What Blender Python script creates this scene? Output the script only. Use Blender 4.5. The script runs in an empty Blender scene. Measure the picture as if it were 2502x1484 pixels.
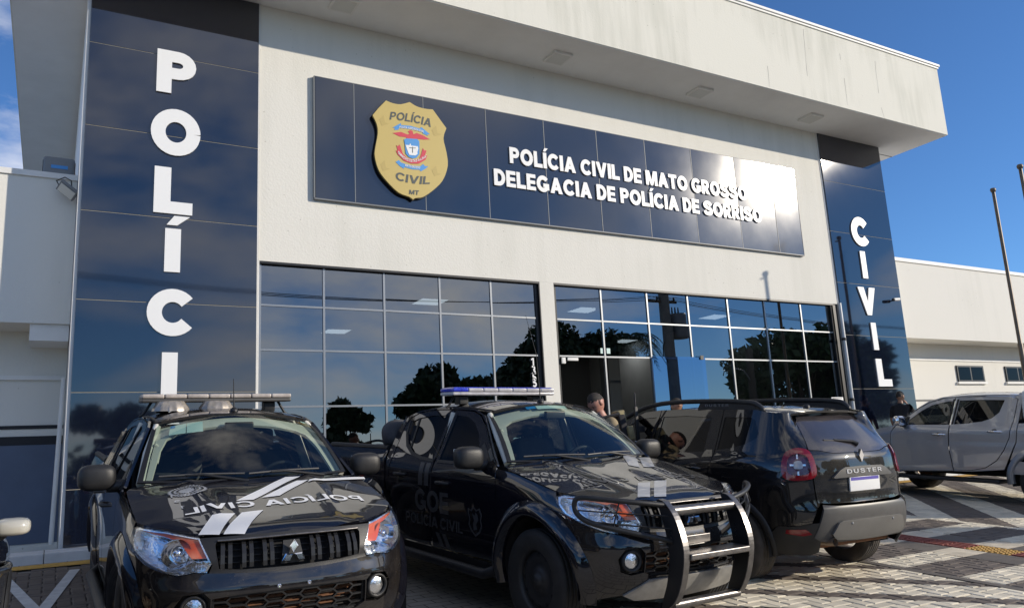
import bpy, bmesh, math, random
import numpy as np
from mathutils import Vector, Matrix
from mathutils.geometry import delaunay_2d_cdt

random.seed(7)
rng = np.random.default_rng(7)
scene = bpy.context.scene
COL = scene.collection
rad = math.radians

# ------------------------------------------------------------------ camera, sky, sun, exposure
CAM = np.array([0.0, 0.0, 1.668])
CM = np.array([[0.86707008, -0.49542309, -0.05239687],
               [-0.04992187, -0.19105069, 0.98030987],
               [0.49567861, 0.84738161, 0.19038679]])      # right, up, forward
FPX = 1937.87
cam = bpy.data.cameras.new('camera')
cam.sensor_width = 36.0
cam.lens = FPX / 2501 * 36
cam.clip_start, cam.clip_end = 0.05, 3000
camo = bpy.data.objects.new('camera', cam)
COL.objects.link(camo)
camo.matrix_world = Matrix(((CM[0][0], CM[1][0], -CM[2][0], CAM[0]), (CM[0][1], CM[1][1], -CM[2][1], CAM[1]),
                            (CM[0][2], CM[1][2], -CM[2][2], CAM[2]), (0, 0, 0, 1)))
scene.camera = camo

SUN_AZ, SUN_EL = 52.5, 19.0          # degrees right of -Y, degrees above the horizon
sx_, sy_ = math.sin(rad(SUN_AZ)), -math.cos(rad(SUN_AZ))
world = bpy.data.worlds.new('World')
scene.world = world
world.use_nodes = True
wn, wl = world.node_tree.nodes, world.node_tree.links
wn.clear()
w_out = wn.new('ShaderNodeOutputWorld')
w_bg = wn.new('ShaderNodeBackground')
w_sky = wn.new('ShaderNodeTexSky')
w_sky.sky_type = 'NISHITA'
w_sky.sun_disc = False
w_sky.sun_elevation = rad(SUN_EL)
w_sky.sun_rotation = math.atan2(sx_, sy_)
w_sky.air_density, w_sky.dust_density, w_sky.ozone_density = 0.92, 0.0, 7.4
w_sky.altitude = 380
w_bg.inputs[1].default_value = 0.132
# broken cumulus, as the window reflections and the wisps in view show it
w_tc = wn.new('ShaderNodeTexCoord')
w_map = wn.new('ShaderNodeMapping')
w_map.inputs['Scale'].default_value = (1.0, 1.0, 2.6)
w_map.inputs['Location'].default_value = (-15.7, 9.9, 11.9)
w_n1 = wn.new('ShaderNodeTexNoise')
w_n1.inputs['Scale'].default_value = 1.9
w_n1.inputs['Detail'].default_value = 9
w_n1.inputs['Roughness'].default_value = 0.56
w_n1.inputs['Distortion'].default_value = 0.25
w_r1 = wn.new('ShaderNodeValToRGB')
w_r1.color_ramp.elements[0].position, w_r1.color_ramp.elements[1].position = 0.49, 0.70
w_mix = wn.new('ShaderNodeMixRGB')
w_mix.inputs[2].default_value = (8.2, 7.9, 7.5, 1)
wl.new(w_tc.outputs['Generated'], w_map.inputs[0])
wl.new(w_map.outputs[0], w_n1.inputs['Vector'])
wl.new(w_n1.outputs['Fac'], w_r1.inputs[0])
wl.new(w_r1.outputs[0], w_mix.inputs[0])
wl.new(w_sky.outputs[0], w_mix.inputs[1])
wl.new(w_mix.outputs[0], w_bg.inputs[0])
wl.new(w_bg.outputs[0], w_out.inputs[0])

sun = bpy.data.lights.new('sun', 'SUN')
sun.energy = 3.45
sun.angle = rad(0.53)
sun.color = (1.0, 0.90, 0.75)
suno = bpy.data.objects.new('sun', sun)
COL.objects.link(suno)
suno.rotation_euler = Vector((-sx_ * math.cos(rad(SUN_EL)), -sy_ * math.cos(rad(SUN_EL)), -math.sin(rad(SUN_EL)))).to_track_quat('-Z', 'Y').to_euler()
suno.location = (30, -25, 20)

scene.view_settings.view_transform = 'Standard'
scene.view_settings.look = 'None'
scene.view_settings.gamma = 1
scene.view_settings.use_curve_mapping = False
scene.view_settings.exposure = 0.27
scene.cycles.max_bounces = 8
scene.cycles.transparent_max_bounces = 24
scene.cycles.caustics_reflective = False
scene.cycles.caustics_refractive = False
scene.cycles.sample_clamp_indirect = 6

# ------------------------------------------------------------------ photo geometry helpers (pixels of a 2501 wide picture -> rays)
SLOPE = 0.069
YF = 11.666
def ray(u, v):
    return np.array([(u - 1250.5) / FPX, -(v - 742) / FPX, 1.0]) @ CM
def on_y(u, v, y=YF):
    d = ray(u, v)
    return CAM + d * (y / d[1])
def on_z(u, v, z):
    d = ray(u, v)
    return CAM + d * ((z - CAM[2]) / d[2])
def gz(y):
    if y < -6: return -6 * SLOPE
    return SLOPE * min(y, 11.05)

# ------------------------------------------------------------------ materials
MATS = {}
def nt(name):
    m = bpy.data.materials.new(name)
    m.use_nodes = True
    t = m.node_tree
    b = t.nodes['Principled BSDF']
    MATS[name] = m
    return m, t, b
def pm(name, col, rough=0.5, metal=0.0, coat=0.0, spec=0.5, coat_rough=0.03, emit=None, estr=0.0, var=0.0, vscale=6.0, bump=0.0, bscale=60.0, trans=0.0, ior=1.5, rvar=0.0):
    m, t, b = nt(name)
    b.inputs['Base Color'].default_value = (*col, 1)
    b.inputs['Roughness'].default_value = rough
    b.inputs['Metallic'].default_value = metal
    b.inputs['Coat Weight'].default_value = coat
    b.inputs['Coat Roughness'].default_value = coat_rough
    b.inputs['Specular IOR Level'].default_value = spec
    b.inputs['IOR'].default_value = ior
    b.inputs['Transmission Weight'].default_value = trans
    if emit:
        b.inputs['Emission Color'].default_value = (*emit, 1)
        b.inputs['Emission Strength'].default_value = estr
    if var or bump or rvar:
        tc = t.nodes.new('ShaderNodeTexCoord')
    if var or rvar:
        n = t.nodes.new('ShaderNodeTexNoise')
        n.inputs['Scale'].default_value = vscale
        n.inputs['Detail'].default_value = 6
        n.inputs['Roughness'].default_value = 0.65
        t.links.new(tc.outputs['Object'], n.inputs['Vector'])
        if var:
            mr = t.nodes.new('ShaderNodeMapRange')
            mr.inputs[1].default_value, mr.inputs[2].default_value = 0.3, 0.7
            mr.inputs[3].default_value, mr.inputs[4].default_value = 1 - var, 1 + var
            mx = t.nodes.new('ShaderNodeMixRGB')
            mx.blend_type = 'MULTIPLY'
            mx.inputs[0].default_value = 1
            mx.inputs[1].default_value = (*col, 1)
            t.links.new(n.outputs['Fac'], mr.inputs[0])
            t.links.new(mr.outputs[0], mx.inputs[2])
            t.links.new(mx.outputs[0], b.inputs['Base Color'])
        if rvar:
            mr = t.nodes.new('ShaderNodeMapRange')
            mr.inputs[1].default_value, mr.inputs[2].default_value = 0.3, 0.7
            mr.inputs[3].default_value, mr.inputs[4].default_value = max(rough - rvar, 0.01), rough + rvar
            t.links.new(n.outputs['Fac'], mr.inputs[0])
            t.links.new(mr.outputs[0], b.inputs['Roughness'])
    if bump:
        n = t.nodes.new('ShaderNodeTexNoise')
        n.inputs['Scale'].default_value = bscale
        n.inputs['Detail'].default_value = 4
        bp = t.nodes.new('ShaderNodeBump')
        bp.inputs['Strength'].default_value = bump
        bp.inputs['Distance'].default_value = 0.01
        t.links.new(tc.outputs['Object'], n.inputs['Vector'])
        t.links.new(n.outputs['Fac'], bp.inputs['Height'])
        t.links.new(bp.outputs[0], b.inputs['Normal'])
    return m

def stucco(name, col, streak=0.12):
    m, t, b = nt(name)
    N, L = t.nodes, t.links
    b.inputs['Roughness'].default_value = 0.85
    b.inputs['Specular IOR Level'].default_value = 0.25
    tc = N.new('ShaderNodeTexCoord')
    # rain streaks: noise squeezed along x, stretched down z
    mp = N.new('ShaderNodeMapping'); mp.inputs['Scale'].default_value = (2.6, 2.6, 0.22)
    n1 = N.new('ShaderNodeTexNoise'); n1.inputs['Scale'].default_value = 1.6; n1.inputs['Detail'].default_value = 7; n1.inputs['Roughness'].default_value = 0.62
    L.new(tc.outputs['Object'], mp.inputs[0]); L.new(mp.outputs[0], n1.inputs['Vector'])
    r1 = N.new('ShaderNodeValToRGB')
    r1.color_ramp.elements[0].position, r1.color_ramp.elements[1].position = 0.40, 0.72
    r1.color_ramp.elements[0].color = (*col, 1)
    r1.color_ramp.elements[1].color = (col[0] * (1 - streak * 2.2), col[1] * (1 - streak * 2.1), col[2] * (1 - streak * 2.3), 1)
    np_ = N.new('ShaderNodeTexNoise'); np_.inputs['Scale'].default_value = 0.45; np_.inputs['Detail'].default_value = 3
    L.new(tc.outputs['Object'], np_.inputs['Vector'])
    mpn = N.new('ShaderNodeMapRange'); mpn.inputs[1].default_value, mpn.inputs[2].default_value = 0.35, 0.65; mpn.inputs[3].default_value, mpn.inputs[4].default_value = 0.55, 1.12
    L.new(np_.outputs['Fac'], mpn.inputs[0])
    mst = N.new('ShaderNodeMath'); mst.operation = 'MULTIPLY'; L.new(n1.outputs['Fac'], mst.inputs[0]); L.new(mpn.outputs[0], mst.inputs[1])
    L.new(mst.outputs[0], r1.inputs[0])
    # mould specks
    n2 = N.new('ShaderNodeTexVoronoi'); n2.inputs['Scale'].default_value = 7.0
    r2 = N.new('ShaderNodeValToRGB')
    r2.color_ramp.elements[0].position, r2.color_ramp.elements[1].position = 0.045, 0.075
    r2.color_ramp.elements[0].color = (0.55, 0.55, 0.5, 1)
    n3 = N.new('ShaderNodeTexNoise'); n3.inputs['Scale'].default_value = 0.9
    L.new(tc.outputs['Object'], n2.inputs['Vector']); L.new(tc.outputs['Object'], n3.inputs['Vector'])
    L.new(n2.outputs['Distance'], r2.inputs[0])
    r3 = N.new('ShaderNodeValToRGB')
    r3.color_ramp.elements[0].position, r3.color_ramp.elements[1].position = 0.45, 0.62
    L.new(n3.outputs['Fac'], r3.inputs[0])
    mx = N.new('ShaderNodeMixRGB'); mx.blend_type = 'MULTIPLY'
    L.new(r3.outputs[0], mx.inputs[0]); L.new(r1.outputs[0], mx.inputs[1]); L.new(r2.outputs[0], mx.inputs[2])
    L.new(mx.outputs[0], b.inputs['Base Color'])
    n4 = N.new('ShaderNodeTexNoise'); n4.inputs['Scale'].default_value = 34; n4.inputs['Detail'].default_value = 3
    bp = N.new('ShaderNodeBump'); bp.inputs['Strength'].default_value = 0.5; bp.inputs['Distance'].default_value = 0.006
    L.new(tc.outputs['Object'], n4.inputs['Vector']); L.new(n4.outputs['Fac'], bp.inputs['Height']); L.new(bp.outputs[0], b.inputs['Normal'])
    return m

def glass(name, tint, ior=1.5, rough=0.0, refl=(1, 1, 1), wob=0.0):
    """thin pane: Fresnel mirror over a tinted see-through film"""
    m = bpy.data.materials.new(name); m.use_nodes = True
    MATS[name] = m
    t = m.node_tree; N, L = t.nodes, t.links
    N.clear()
    out = N.new('ShaderNodeOutputMaterial')
    fr = N.new('ShaderNodeFresnel'); fr.inputs['IOR'].default_value = ior
    g = N.new('ShaderNodeBsdfGlossy'); g.inputs['Color'].default_value = (*refl, 1); g.inputs['Roughness'].default_value = rough
    tr = N.new('ShaderNodeBsdfTransparent'); tr.inputs['Color'].default_value = (*tint, 1)
    mx = N.new('ShaderNodeMixShader')
    # same reflectance from either side of the pane
    geo = N.new('ShaderNodeNewGeometry')
    inv = N.new('ShaderNodeMath'); inv.operation = 'MULTIPLY_ADD'
    inv.inputs[1].default_value = 1.0 / ior - ior; inv.inputs[2].default_value = ior
    L.new(geo.outputs['Backfacing'], inv.inputs[0]); L.new(inv.outputs[0], fr.inputs['IOR'])
    L.new(fr.outputs[0], mx.inputs[0]); L.new(tr.outputs[0], mx.inputs[1]); L.new(g.outputs[0], mx.inputs[2]); L.new(mx.outputs[0], out.inputs[0])
    if wob:
        tc = N.new('ShaderNodeTexCoord')
        n = N.new('ShaderNodeTexNoise'); n.inputs['Scale'].default_value = 0.7; n.inputs['Detail'].default_value = 1
        bp = N.new('ShaderNodeBump'); bp.inputs['Strength'].default_value = wob; bp.inputs['Distance'].default_value = 0.02
        L.new(tc.outputs['Object'], n.inputs['Vector']); L.new(n.outputs['Fac'], bp.inputs['Height'])
        L.new(bp.outputs[0], g.inputs['Normal'])
    return m

def cladding(name, col, rough, wob=0.05):
    m, t, b = nt(name)
    N, L = t.nodes, t.links
    b.inputs['Base Color'].default_value = (*col, 1)
    b.inputs['Specular IOR Level'].default_value = 0.9
    b.inputs['IOR'].default_value = 1.62
    tc = N.new('ShaderNodeTexCoord')
    n = N.new('ShaderNodeTexNoise'); n.inputs['Scale'].default_value = 0.55; n.inputs['Detail'].default_value = 2
    bp = N.new('ShaderNodeBump'); bp.inputs['Strength'].default_value = wob; bp.inputs['Distance'].default_value = 0.05
    L.new(tc.outputs['Object'], n.inputs['Vector']); L.new(n.outputs['Fac'], bp.inputs['Height']); L.new(bp.outputs[0], b.inputs['Normal'])
    n2 = N.new('ShaderNodeTexNoise'); n2.inputs['Scale'].default_value = 2.2; n2.inputs['Detail'].default_value = 5
    mr = N.new('ShaderNodeMapRange'); mr.inputs[3].default_value, mr.inputs[4].default_value = rough * 0.88, rough * 1.12
    L.new(tc.outputs['Object'], n2.inputs['Vector']); L.new(n2.outputs['Fac'], mr.inputs[0]); L.new(mr.outputs[0], b.inputs['Roughness'])
    return m

def car_paint(name, col, metal=0.0, dust=0.25, rough=0.3, dustcol=(0.20, 0.165, 0.13)):
    m, t, b = nt(name)
    N, L = t.nodes, t.links
    b.inputs['Metallic'].default_value = metal
    b.inputs['Coat Weight'].default_value = 1.0
    b.inputs['Coat Roughness'].default_value = 0.015
    b.inputs['Coat IOR'].default_value = 1.72
    tc = N.new('ShaderNodeTexCoord')
    n = N.new('ShaderNodeTexNoise'); n.inputs['Scale'].default_value = 3.0; n.inputs['Detail'].default_value = 8; n.inputs['Roughness'].default_value = 0.7
    n2 = N.new('ShaderNodeTexVoronoi'); n2.inputs['Scale'].default_value = 42.0
    n3 = N.new('ShaderNodeTexNoise'); n3.inputs['Scale'].default_value = 6.0; n3.inputs['Detail'].default_value = 3
    for q in (n, n2, n3): L.new(tc.outputs['Object'], q.inputs['Vector'])
    r = N.new('ShaderNodeValToRGB'); r.color_ramp.elements[0].position, r.color_ramp.elements[1].position = 0.35, 0.85
    r.color_ramp.elements[1].color = (dust, dust, dust, 1)
    L.new(n.outputs['Fac'], r.inputs[0])
    # dried drops
    r2 = N.new('ShaderNodeValToRGB'); r2.color_ramp.elements[0].position, r2.color_ramp.elements[1].position = 0.10, 0.17
    r2.color_ramp.elements[0].color, r2.color_ramp.elements[1].color = (1, 1, 1, 1), (0, 0, 0, 1)
    L.new(n2.outputs['Distance'], r2.inputs[0])
    r3 = N.new('ShaderNodeValToRGB'); r3.color_ramp.elements[0].position, r3.color_ramp.elements[1].position = 0.52, 0.72
    L.new(n3.outputs['Fac'], r3.inputs[0])
    mu = N.new('ShaderNodeMath'); mu.operation = 'MULTIPLY'; L.new(r2.outputs[0], mu.inputs[0]); L.new(r3.outputs[0], mu.inputs[1])
    mu2 = N.new('ShaderNodeMath'); mu2.operation = 'MULTIPLY'; mu2.inputs[1].default_value = min(1.0, dust * 2.2); L.new(mu.outputs[0], mu2.inputs[0])
    ad = N.new('ShaderNodeMath'); ad.operation = 'ADD'; ad.use_clamp = True; L.new(r.outputs[0], ad.inputs[0]); L.new(mu2.outputs[0], ad.inputs[1])
    mx = N.new('ShaderNodeMixRGB'); mx.inputs[1].default_value = (*col, 1); mx.inputs[2].default_value = (*dustcol, 1)
    L.new(ad.outputs[0], mx.inputs[0]); L.new(mx.outputs[0], b.inputs['Base Color'])
    mr = N.new('ShaderNodeMapRange'); mr.inputs[3].default_value, mr.inputs[4].default_value = 1.0, 0.55
    L.new(ad.outputs[0], mr.inputs[0]); L.new(mr.outputs[0], b.inputs['Coat Weight'])
    b.inputs['Roughness'].default_value = rough
    b.inputs['Specular IOR Level'].default_value = 0.5 if metal else 0.05
    return m

M_wall = stucco('white_stucco', (0.77, 0.75, 0.685), 0.03)
M_wing = stucco('wing_stucco', (0.77, 0.75, 0.69), 0.03)
M_soffit = pm('soffit_paint', (0.84, 0.84, 0.82), 0.8, var=0.05, vscale=1.2)
M_trim = pm('white_trim', (0.78, 0.77, 0.74), 0.55, var=0.06, vscale=3)
M_clad = cladding('navy_cladding', (0.006, 0.009, 0.020), 0.035, 0.03)
M_signclad = cladding('sign_cladding', (0.007, 0.011, 0.022), 0.105, 0.06)
M_seam = pm('silicone_joint', (0.42, 0.38, 0.30), 0.7)
M_frame = pm('anodised_frame', (0.30, 0.31, 0.32), 0.35, metal=0.7)
M_darkframe = pm('dark_frame', (0.012, 0.012, 0.013), 0.4)
M_letter = pm('white_letter', (0.86, 0.86, 0.85), 0.35)
M_gold = pm('badge_gold', (0.56, 0.43, 0.14), 0.5)
M_badgegrey = pm('badge_lettering', (0.075, 0.085, 0.08), 0.5)
M_badgeblue = pm('badge_blue', (0.07, 0.30, 0.68), 0.45)
M_badgered = pm('badge_red', (0.62, 0.045, 0.075), 0.45)
M_black = pm('satin_black', (0.010, 0.010, 0.011), 0.45)
M_black2 = pm('matt_black', (0.006, 0.006, 0.007), 0.8)
M_plastic = pm('grained_plastic', (0.017, 0.017, 0.018), 0.46, var=0.25, vscale=9, bump=0.15, bscale=300)
M_grille = pm('grille_plastic', (0.016, 0.016, 0.017), 0.32, spec=0.5)
M_greyplast = pm('grey_plastic', (0.085, 0.082, 0.078), 0.42, var=0.15, vscale=7)
M_wainscot = pm('blue_grey_wainscot', (0.095, 0.125, 0.19), 0.6, var=0.1, vscale=2)
M_stripe = pm('dark_stripe_paint', (0.008, 0.008, 0.012), 0.6)
M_winglass = glass('tinted_facade_glass', (0.10, 0.115, 0.125), ior=2.55, refl=(0.92, 0.96, 1.0), wob=0.03)
M_doorglass = glass('blue_door_glass', (0.05, 0.10, 0.22), ior=3.0, refl=(0.55, 0.75, 1.0), wob=0.03)
M_smallglass = glass('window_glass', (0.05, 0.052, 0.055), ior=1.42, refl=(0.4, 0.4, 0.42))
M_windscreen = glass('windscreen_glass', (0.66, 0.74, 0.70), ior=1.68)
M_sideglass = glass('smoked_car_glass', (0.03, 0.033, 0.036), ior=1.62)
M_rearglass = pm('dusty_rear_screen', (0.050, 0.044, 0.048), 0.22, coat=0.8, coat_rough=0.05, var=0.2, vscale=3)
M_silverletter = pm('silver_lettering', (0.62, 0.62, 0.62), 0.3)
M_horn = pm('dusty_plated_horn', (0.42, 0.37, 0.31), 0.3, metal=0.55, var=0.3, vscale=16)
M_pipe = pm('galvanised_pipe', (0.50, 0.50, 0.50), 0.35, metal=0.3, var=0.1)
M_fascia = stucco('fascia_stucco', (0.77, 0.75, 0.665), 0.075)
M_lens = glass('clear_lens', (0.93, 0.95, 0.97), ior=1.5)
M_paint = car_paint('black_car_paint', (0.004, 0.0045, 0.009), dust=0.035)
M_paintdirty = car_paint('dusty_black_paint', (0.006, 0.006, 0.008), dust=0.20)
M_paintduster = car_paint('black_suv_paint', (0.008, 0.008, 0.009), dust=0.05)
M_painttail = car_paint('dusty_tailgate_paint', (0.010, 0.010, 0.010), dust=0.42, dustcol=(0.12, 0.11, 0.095))
M_silver = car_paint('silver_car_paint', (0.43, 0.44, 0.47), metal=0.75, dust=0.05, rough=0.38)
M_chrome = pm('chrome', (0.86, 0.86, 0.88), 0.06, metal=1.0)
M_dullchrome = pm('lamp_reflector', (0.90, 0.91, 0.93), 0.14, metal=1.0, bump=0.5, bscale=38)
M_steel = pm('worn_steel_tube', (0.20, 0.19, 0.185), 0.36, metal=0.9, var=0.2, vscale=14, rvar=0.1)
M_skid = pm('silver_skid_plate', (0.40, 0.39, 0.37), 0.38, metal=0.5, var=0.2, vscale=8)
M_amber = pm('amber_lens', (0.75, 0.11, 0.015), 0.12, coat=1.0)
M_redlens = pm('red_lens', (0.23, 0.006, 0.012), 0.10, coat=1.0)
M_tailinner = pm('tail_lamp_inner', (0.16, 0.07, 0.10), 0.25, metal=0.6, bump=0.4, bscale=40)
M_tyre = pm('tyre_rubber', (0.020, 0.019, 0.018), 0.75, var=0.35, vscale=10)
M_tyredust = pm('dusty_tyre_rubber', (0.075, 0.066, 0.058), 0.85, var=0.4, vscale=8)
M_rust = pm('red_dust_metal', (0.17, 0.075, 0.035), 0.75, var=0.4, vscale=9)
M_rim = pm('black_steel_rim', (0.022, 0.022, 0.023), 0.5, var=0.2)
M_alloy = pm('dusty_alloy', (0.28, 0.22, 0.17), 0.45, metal=0.6, var=0.3)
M_seat = pm('grey_seat_fabric', (0.055, 0.058, 0.062), 0.8, var=0.15, vscale=12)
M_liner = pm('beige_headliner', (0.62, 0.60, 0.53), 0.9)
M_dash = pm('dark_dashboard', (0.028, 0.028, 0.03), 0.6)
M_decalwhite = pm('white_vinyl', (0.80, 0.80, 0.80), 0.4)
M_decalgrey = pm('grey_vinyl', (0.36, 0.37, 0.39), 0.35, coat=0.6)
M_decaldark = pm('dark_grey_vinyl', (0.055, 0.055, 0.058), 0.4, coat=0.6)
M_paper = pm('pale_green_sticker', (0.62, 0.80, 0.74), 0.6)
M_paperblue = pm('blue_sticker_print', (0.02, 0.28, 0.66), 0.5)
M_dustylens = pm('dusty_light_bar_acrylic', (0.46, 0.41, 0.37), 0.32, coat=0.5, var=0.35, vscale=7)
M_bluelens = pm('blue_light_bar_acrylic', (0.03, 0.05, 0.55), 0.12, coat=1.0, var=0.3, vscale=6)
M_whitelens = pm('clear_light_bar_acrylic', (0.50, 0.485, 0.50), 0.15, coat=1.0, var=0.25, vscale=9)
M_kerb = pm('white_kerb_paint', (0.70, 0.69, 0.66), 0.7, var=0.12, vscale=4)
M_yellow = pm('yellow_line_paint', (0.58, 0.34, 0.07), 0.75, var=0.25, vscale=9)
M_red = pm('red_tactile_tile', (0.33, 0.105, 0.08), 0.75, var=0.18, vscale=9)
M_orange = pm('yellow_tactile_tile', (0.48, 0.30, 0.085), 0.75, var=0.18, vscale=9)
M_line = pm('white_road_paint', (0.62, 0.62, 0.60), 0.7, var=0.2, vscale=9)
M_skin = pm('skin', (0.47, 0.23, 0.17), 0.5, var=0.12, vscale=14)
M_skin2 = pm('tan_skin', (0.36, 0.19, 0.12), 0.5, var=0.1, vscale=14)
M_hair = pm('dark_hair', (0.022, 0.016, 0.012), 0.7, bump=0.5, bscale=120, var=0.4, vscale=60)
M_tan = pm('tan_uniform', (0.30, 0.235, 0.14), 0.85, var=0.3, vscale=11)
M_olive = pm('olive_pouch', (0.26, 0.22, 0.12), 0.85, var=0.3, vscale=14)
M_darkcloth = pm('black_cloth', (0.014, 0.014, 0.018), 0.85, var=0.3, vscale=9)
M_greycloth = pm('grey_tarp', (0.06, 0.06, 0.065), 0.85, var=0.35, vscale=9)
M_gun = pm('gun_metal', (0.012, 0.012, 0.013), 0.45)
M_pole = pm('bronze_pole', (0.16, 0.125, 0.09), 0.45, metal=0.3, var=0.2, vscale=3)
M_conc = pm('weathered_concrete', (0.23, 0.22, 0.20), 0.85, var=0.2, vscale=2)
M_bark = pm('bark', (0.10, 0.075, 0.055), 0.9, var=0.3, vscale=6)
M_leaf = pm('leaf_green', (0.045, 0.085, 0.022), 0.55, var=0.4, vscale=2.5)
M_leaf2 = pm('dark_leaf_green', (0.028, 0.055, 0.018), 0.55, var=0.4, vscale=2.5)
M_wire = pm('black_cable', (0.01, 0.01, 0.01), 0.6)
M_metalgrey = pm('grey_enamel', (0.20, 0.21, 0.22), 0.5)
M_inwall = pm('interior_wall', (0.16, 0.16, 0.155), 0.8)
M_infloor = pm('interior_floor', (0.08, 0.078, 0.075), 0.4)
M_led = pm('led_panel', (0.9, 0.9, 0.9), 0.5, emit=(0.93, 0.98, 1.0), estr=2.6)
M_ledoff = pm('soffit_lamp_glass', (0.66, 0.66, 0.62), 0.4)
M_cream = pm('cream_mirror_cap', (0.80, 0.75, 0.62), 0.25, coat=0.8)
M_asphalt = pm('asphalt', (0.055, 0.054, 0.052), 0.9, var=0.2, vscale=1.5, bump=0.3, bscale=90)

# ------------------------------------------------------------------ object helpers
def mesh(name, verts, faces, mat, parent=None, smooth=False, loc=None, mats=None, mat_idx=None, normals=None):
    me = bpy.data.meshes.new(name)
    me.from_pydata([tuple(map(float, v)) for v in verts], [], [tuple(map(int, f)) for f in faces])
    for m in (mats or [mat]): me.materials.append(m)
    if mat_idx is not None: me.polygons.foreach_set('material_index', np.asarray(mat_idx, dtype=np.int32))
    if smooth: me.polygons.foreach_set('use_smooth', np.ones(len(me.polygons), dtype=bool))
    me.update()
    if normals is not None: me.normals_split_custom_set_from_vertices([tuple(map(float, n)) for n in normals])
    o = bpy.data.objects.new(name, me)
    COL.objects.link(o)
    if parent is not None: o.parent = parent
    if loc is not None: o.location = loc
    return o
def tag(o, label=None, category=None, group=None, kind=None):
    for k, v in (('label', label), ('category', category), ('group', group), ('kind', kind)):
        if v: o[k] = v
    return o
def thing(name, label, category, loc=(0, 0, 0), rotz=0.0, group=None, kind=None):
    o = bpy.data.objects.new(name, None)
    o.empty_display_size = 0.2
    COL.objects.link(o)
    o.location = loc
    o.rotation_euler = (0, 0, rotz)
    return tag(o, label, category, group, kind)
def recalc(me):
    bm = bmesh.new(); bm.from_mesh(me); bmesh.ops.recalc_face_normals(bm, faces=bm.faces); bm.to_mesh(me); bm.free()

class MB:
    """collects plain shapes into one mesh"""
    def __init__(s): s.v, s.f, s.s = [], [], []
    def add(s, vs, fs, smooth=False):
        b = len(s.v); s.v += [tuple(map(float, v)) for v in vs]; s.f += [tuple(b + int(i) for i in f) for f in fs]; s.s += [smooth] * len(fs)
        return s
    def box(s, x0, x1, y0, y1, z0, z1, bev=0.0):
        if bev <= 0:
            return s.add([(x0, y0, z0), (x1, y0, z0), (x1, y1, z0), (x0, y1, z0), (x0, y0, z1), (x1, y0, z1), (x1, y1, z1), (x0, y1, z1)],
                         [(0, 3, 2, 1), (4, 5, 6, 7), (0, 1, 5, 4), (1, 2, 6, 5), (2, 3, 7, 6), (3, 0, 4, 7)])
        bm = bmesh.new(); bmesh.ops.create_cube(bm, size=1)
        for v in bm.verts: v.co = ((x0 + x1) / 2 + v.co.x * (x1 - x0), (y0 + y1) / 2 + v.co.y * (y1 - y0), (z0 + z1) / 2 + v.co.z * (z1 - z0))
        bmesh.ops.bevel(bm, geom=list(bm.edges), offset=bev, segments=3, profile=0.6, affect='EDGES')
        bm.verts.index_update()
        s.add([v.co[:] for v in bm.verts], [[v.index for v in f.verts] for f in bm.faces], True); bm.free()
        return s
    def tube(s, pts, r, n=10, caps=True, closed=False, smooth=True):
        pts = [Vector(p) for p in pts]; m = len(pts)
        rs = r if hasattr(r, '__len__') else [r] * m
        ref = Vector((0, 0, 1)); rings = []; prev = None
        for i in range(m):
            a = pts[(i - 1) % m] if closed else pts[max(i - 1, 0)]
            b = pts[(i + 1) % m] if closed else pts[min(i + 1, m - 1)]
            t = (b - a).normalized()
            if prev is None:
                x = t.cross(ref)
                if x.length < 1e-3: x = t.cross(Vector((1, 0, 0)))
            else: x = prev - t * prev.dot(t)
            x.normalize(); prev = x; y = t.cross(x)
            rings.append([pts[i] + (x * math.cos(2 * math.pi * k / n) + y * math.sin(2 * math.pi * k / n)) * rs[i] for k in range(n)])
        vs = [p for rg in rings for p in rg]; fs = []
        for i in range(m if closed else m - 1):
            j = (i + 1) % m
            for k in range(n): fs.append((i * n + k, i * n + (k + 1) % n, j * n + (k + 1) % n, j * n + k))
        s.add(vs, fs, smooth)
        if caps and not closed:
            s.add(rings[0], [tuple(range(n))[::-1]]); s.add(rings[-1], [tuple(range(n))])
        return s
    def lathe(s, prof, n=32, axis='z', origin=(0, 0, 0), smooth=True, a0=0.0, a1=2 * math.pi):
        full = abs(a1 - a0 - 2 * math.pi) < 1e-6
        k = n if full else n + 1
        vs = []
        for i in range(k):
            a = a0 + (a1 - a0) * i / n
            for r, h in prof:
                c, d = r * math.cos(a), r * math.sin(a)
                p = {'z': (c, d, h), 'y': (c, h, d), 'x': (h, c, d)}[axis]
                vs.append((origin[0] + p[0], origin[1] + p[1], origin[2] + p[2]))
        m = len(prof); fs = []
        for i in range(n):
            j = (i + 1) % k
            for q in range(m - 1): fs.append((i * m + q, j * m + q, j * m + q + 1, i * m + q + 1))
        return s.add(vs, fs, smooth)
    def prism(s, poly, axis, a, b):
        """polygon of 2D points extruded from a to b along an axis ('x': poly is (y,z); 'y': (x,z); 'z': (x,y))"""
        def P(p, h): return {'x': (h, p[0], p[1]), 'y': (p[0], h, p[1]), 'z': (p[0], p[1], h)}[axis]
        n = len(poly)
        s.add([P(p, a) for p in poly] + [P(p, b) for p in poly],
              [tuple(range(n))[::-1], tuple(range(n, 2 * n))] + [(i, (i + 1) % n, n + (i + 1) % n, n + i) for i in range(n)])
        return s
    def build(s, name, mat, parent=None, fix=True, loc=None):
        o = mesh(name, s.v, s.f, mat, parent, loc=loc)
        o.data.polygons.foreach_set('use_smooth', np.array(s.s, dtype=bool))
        if fix: recalc(o.data)
        return o

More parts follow.
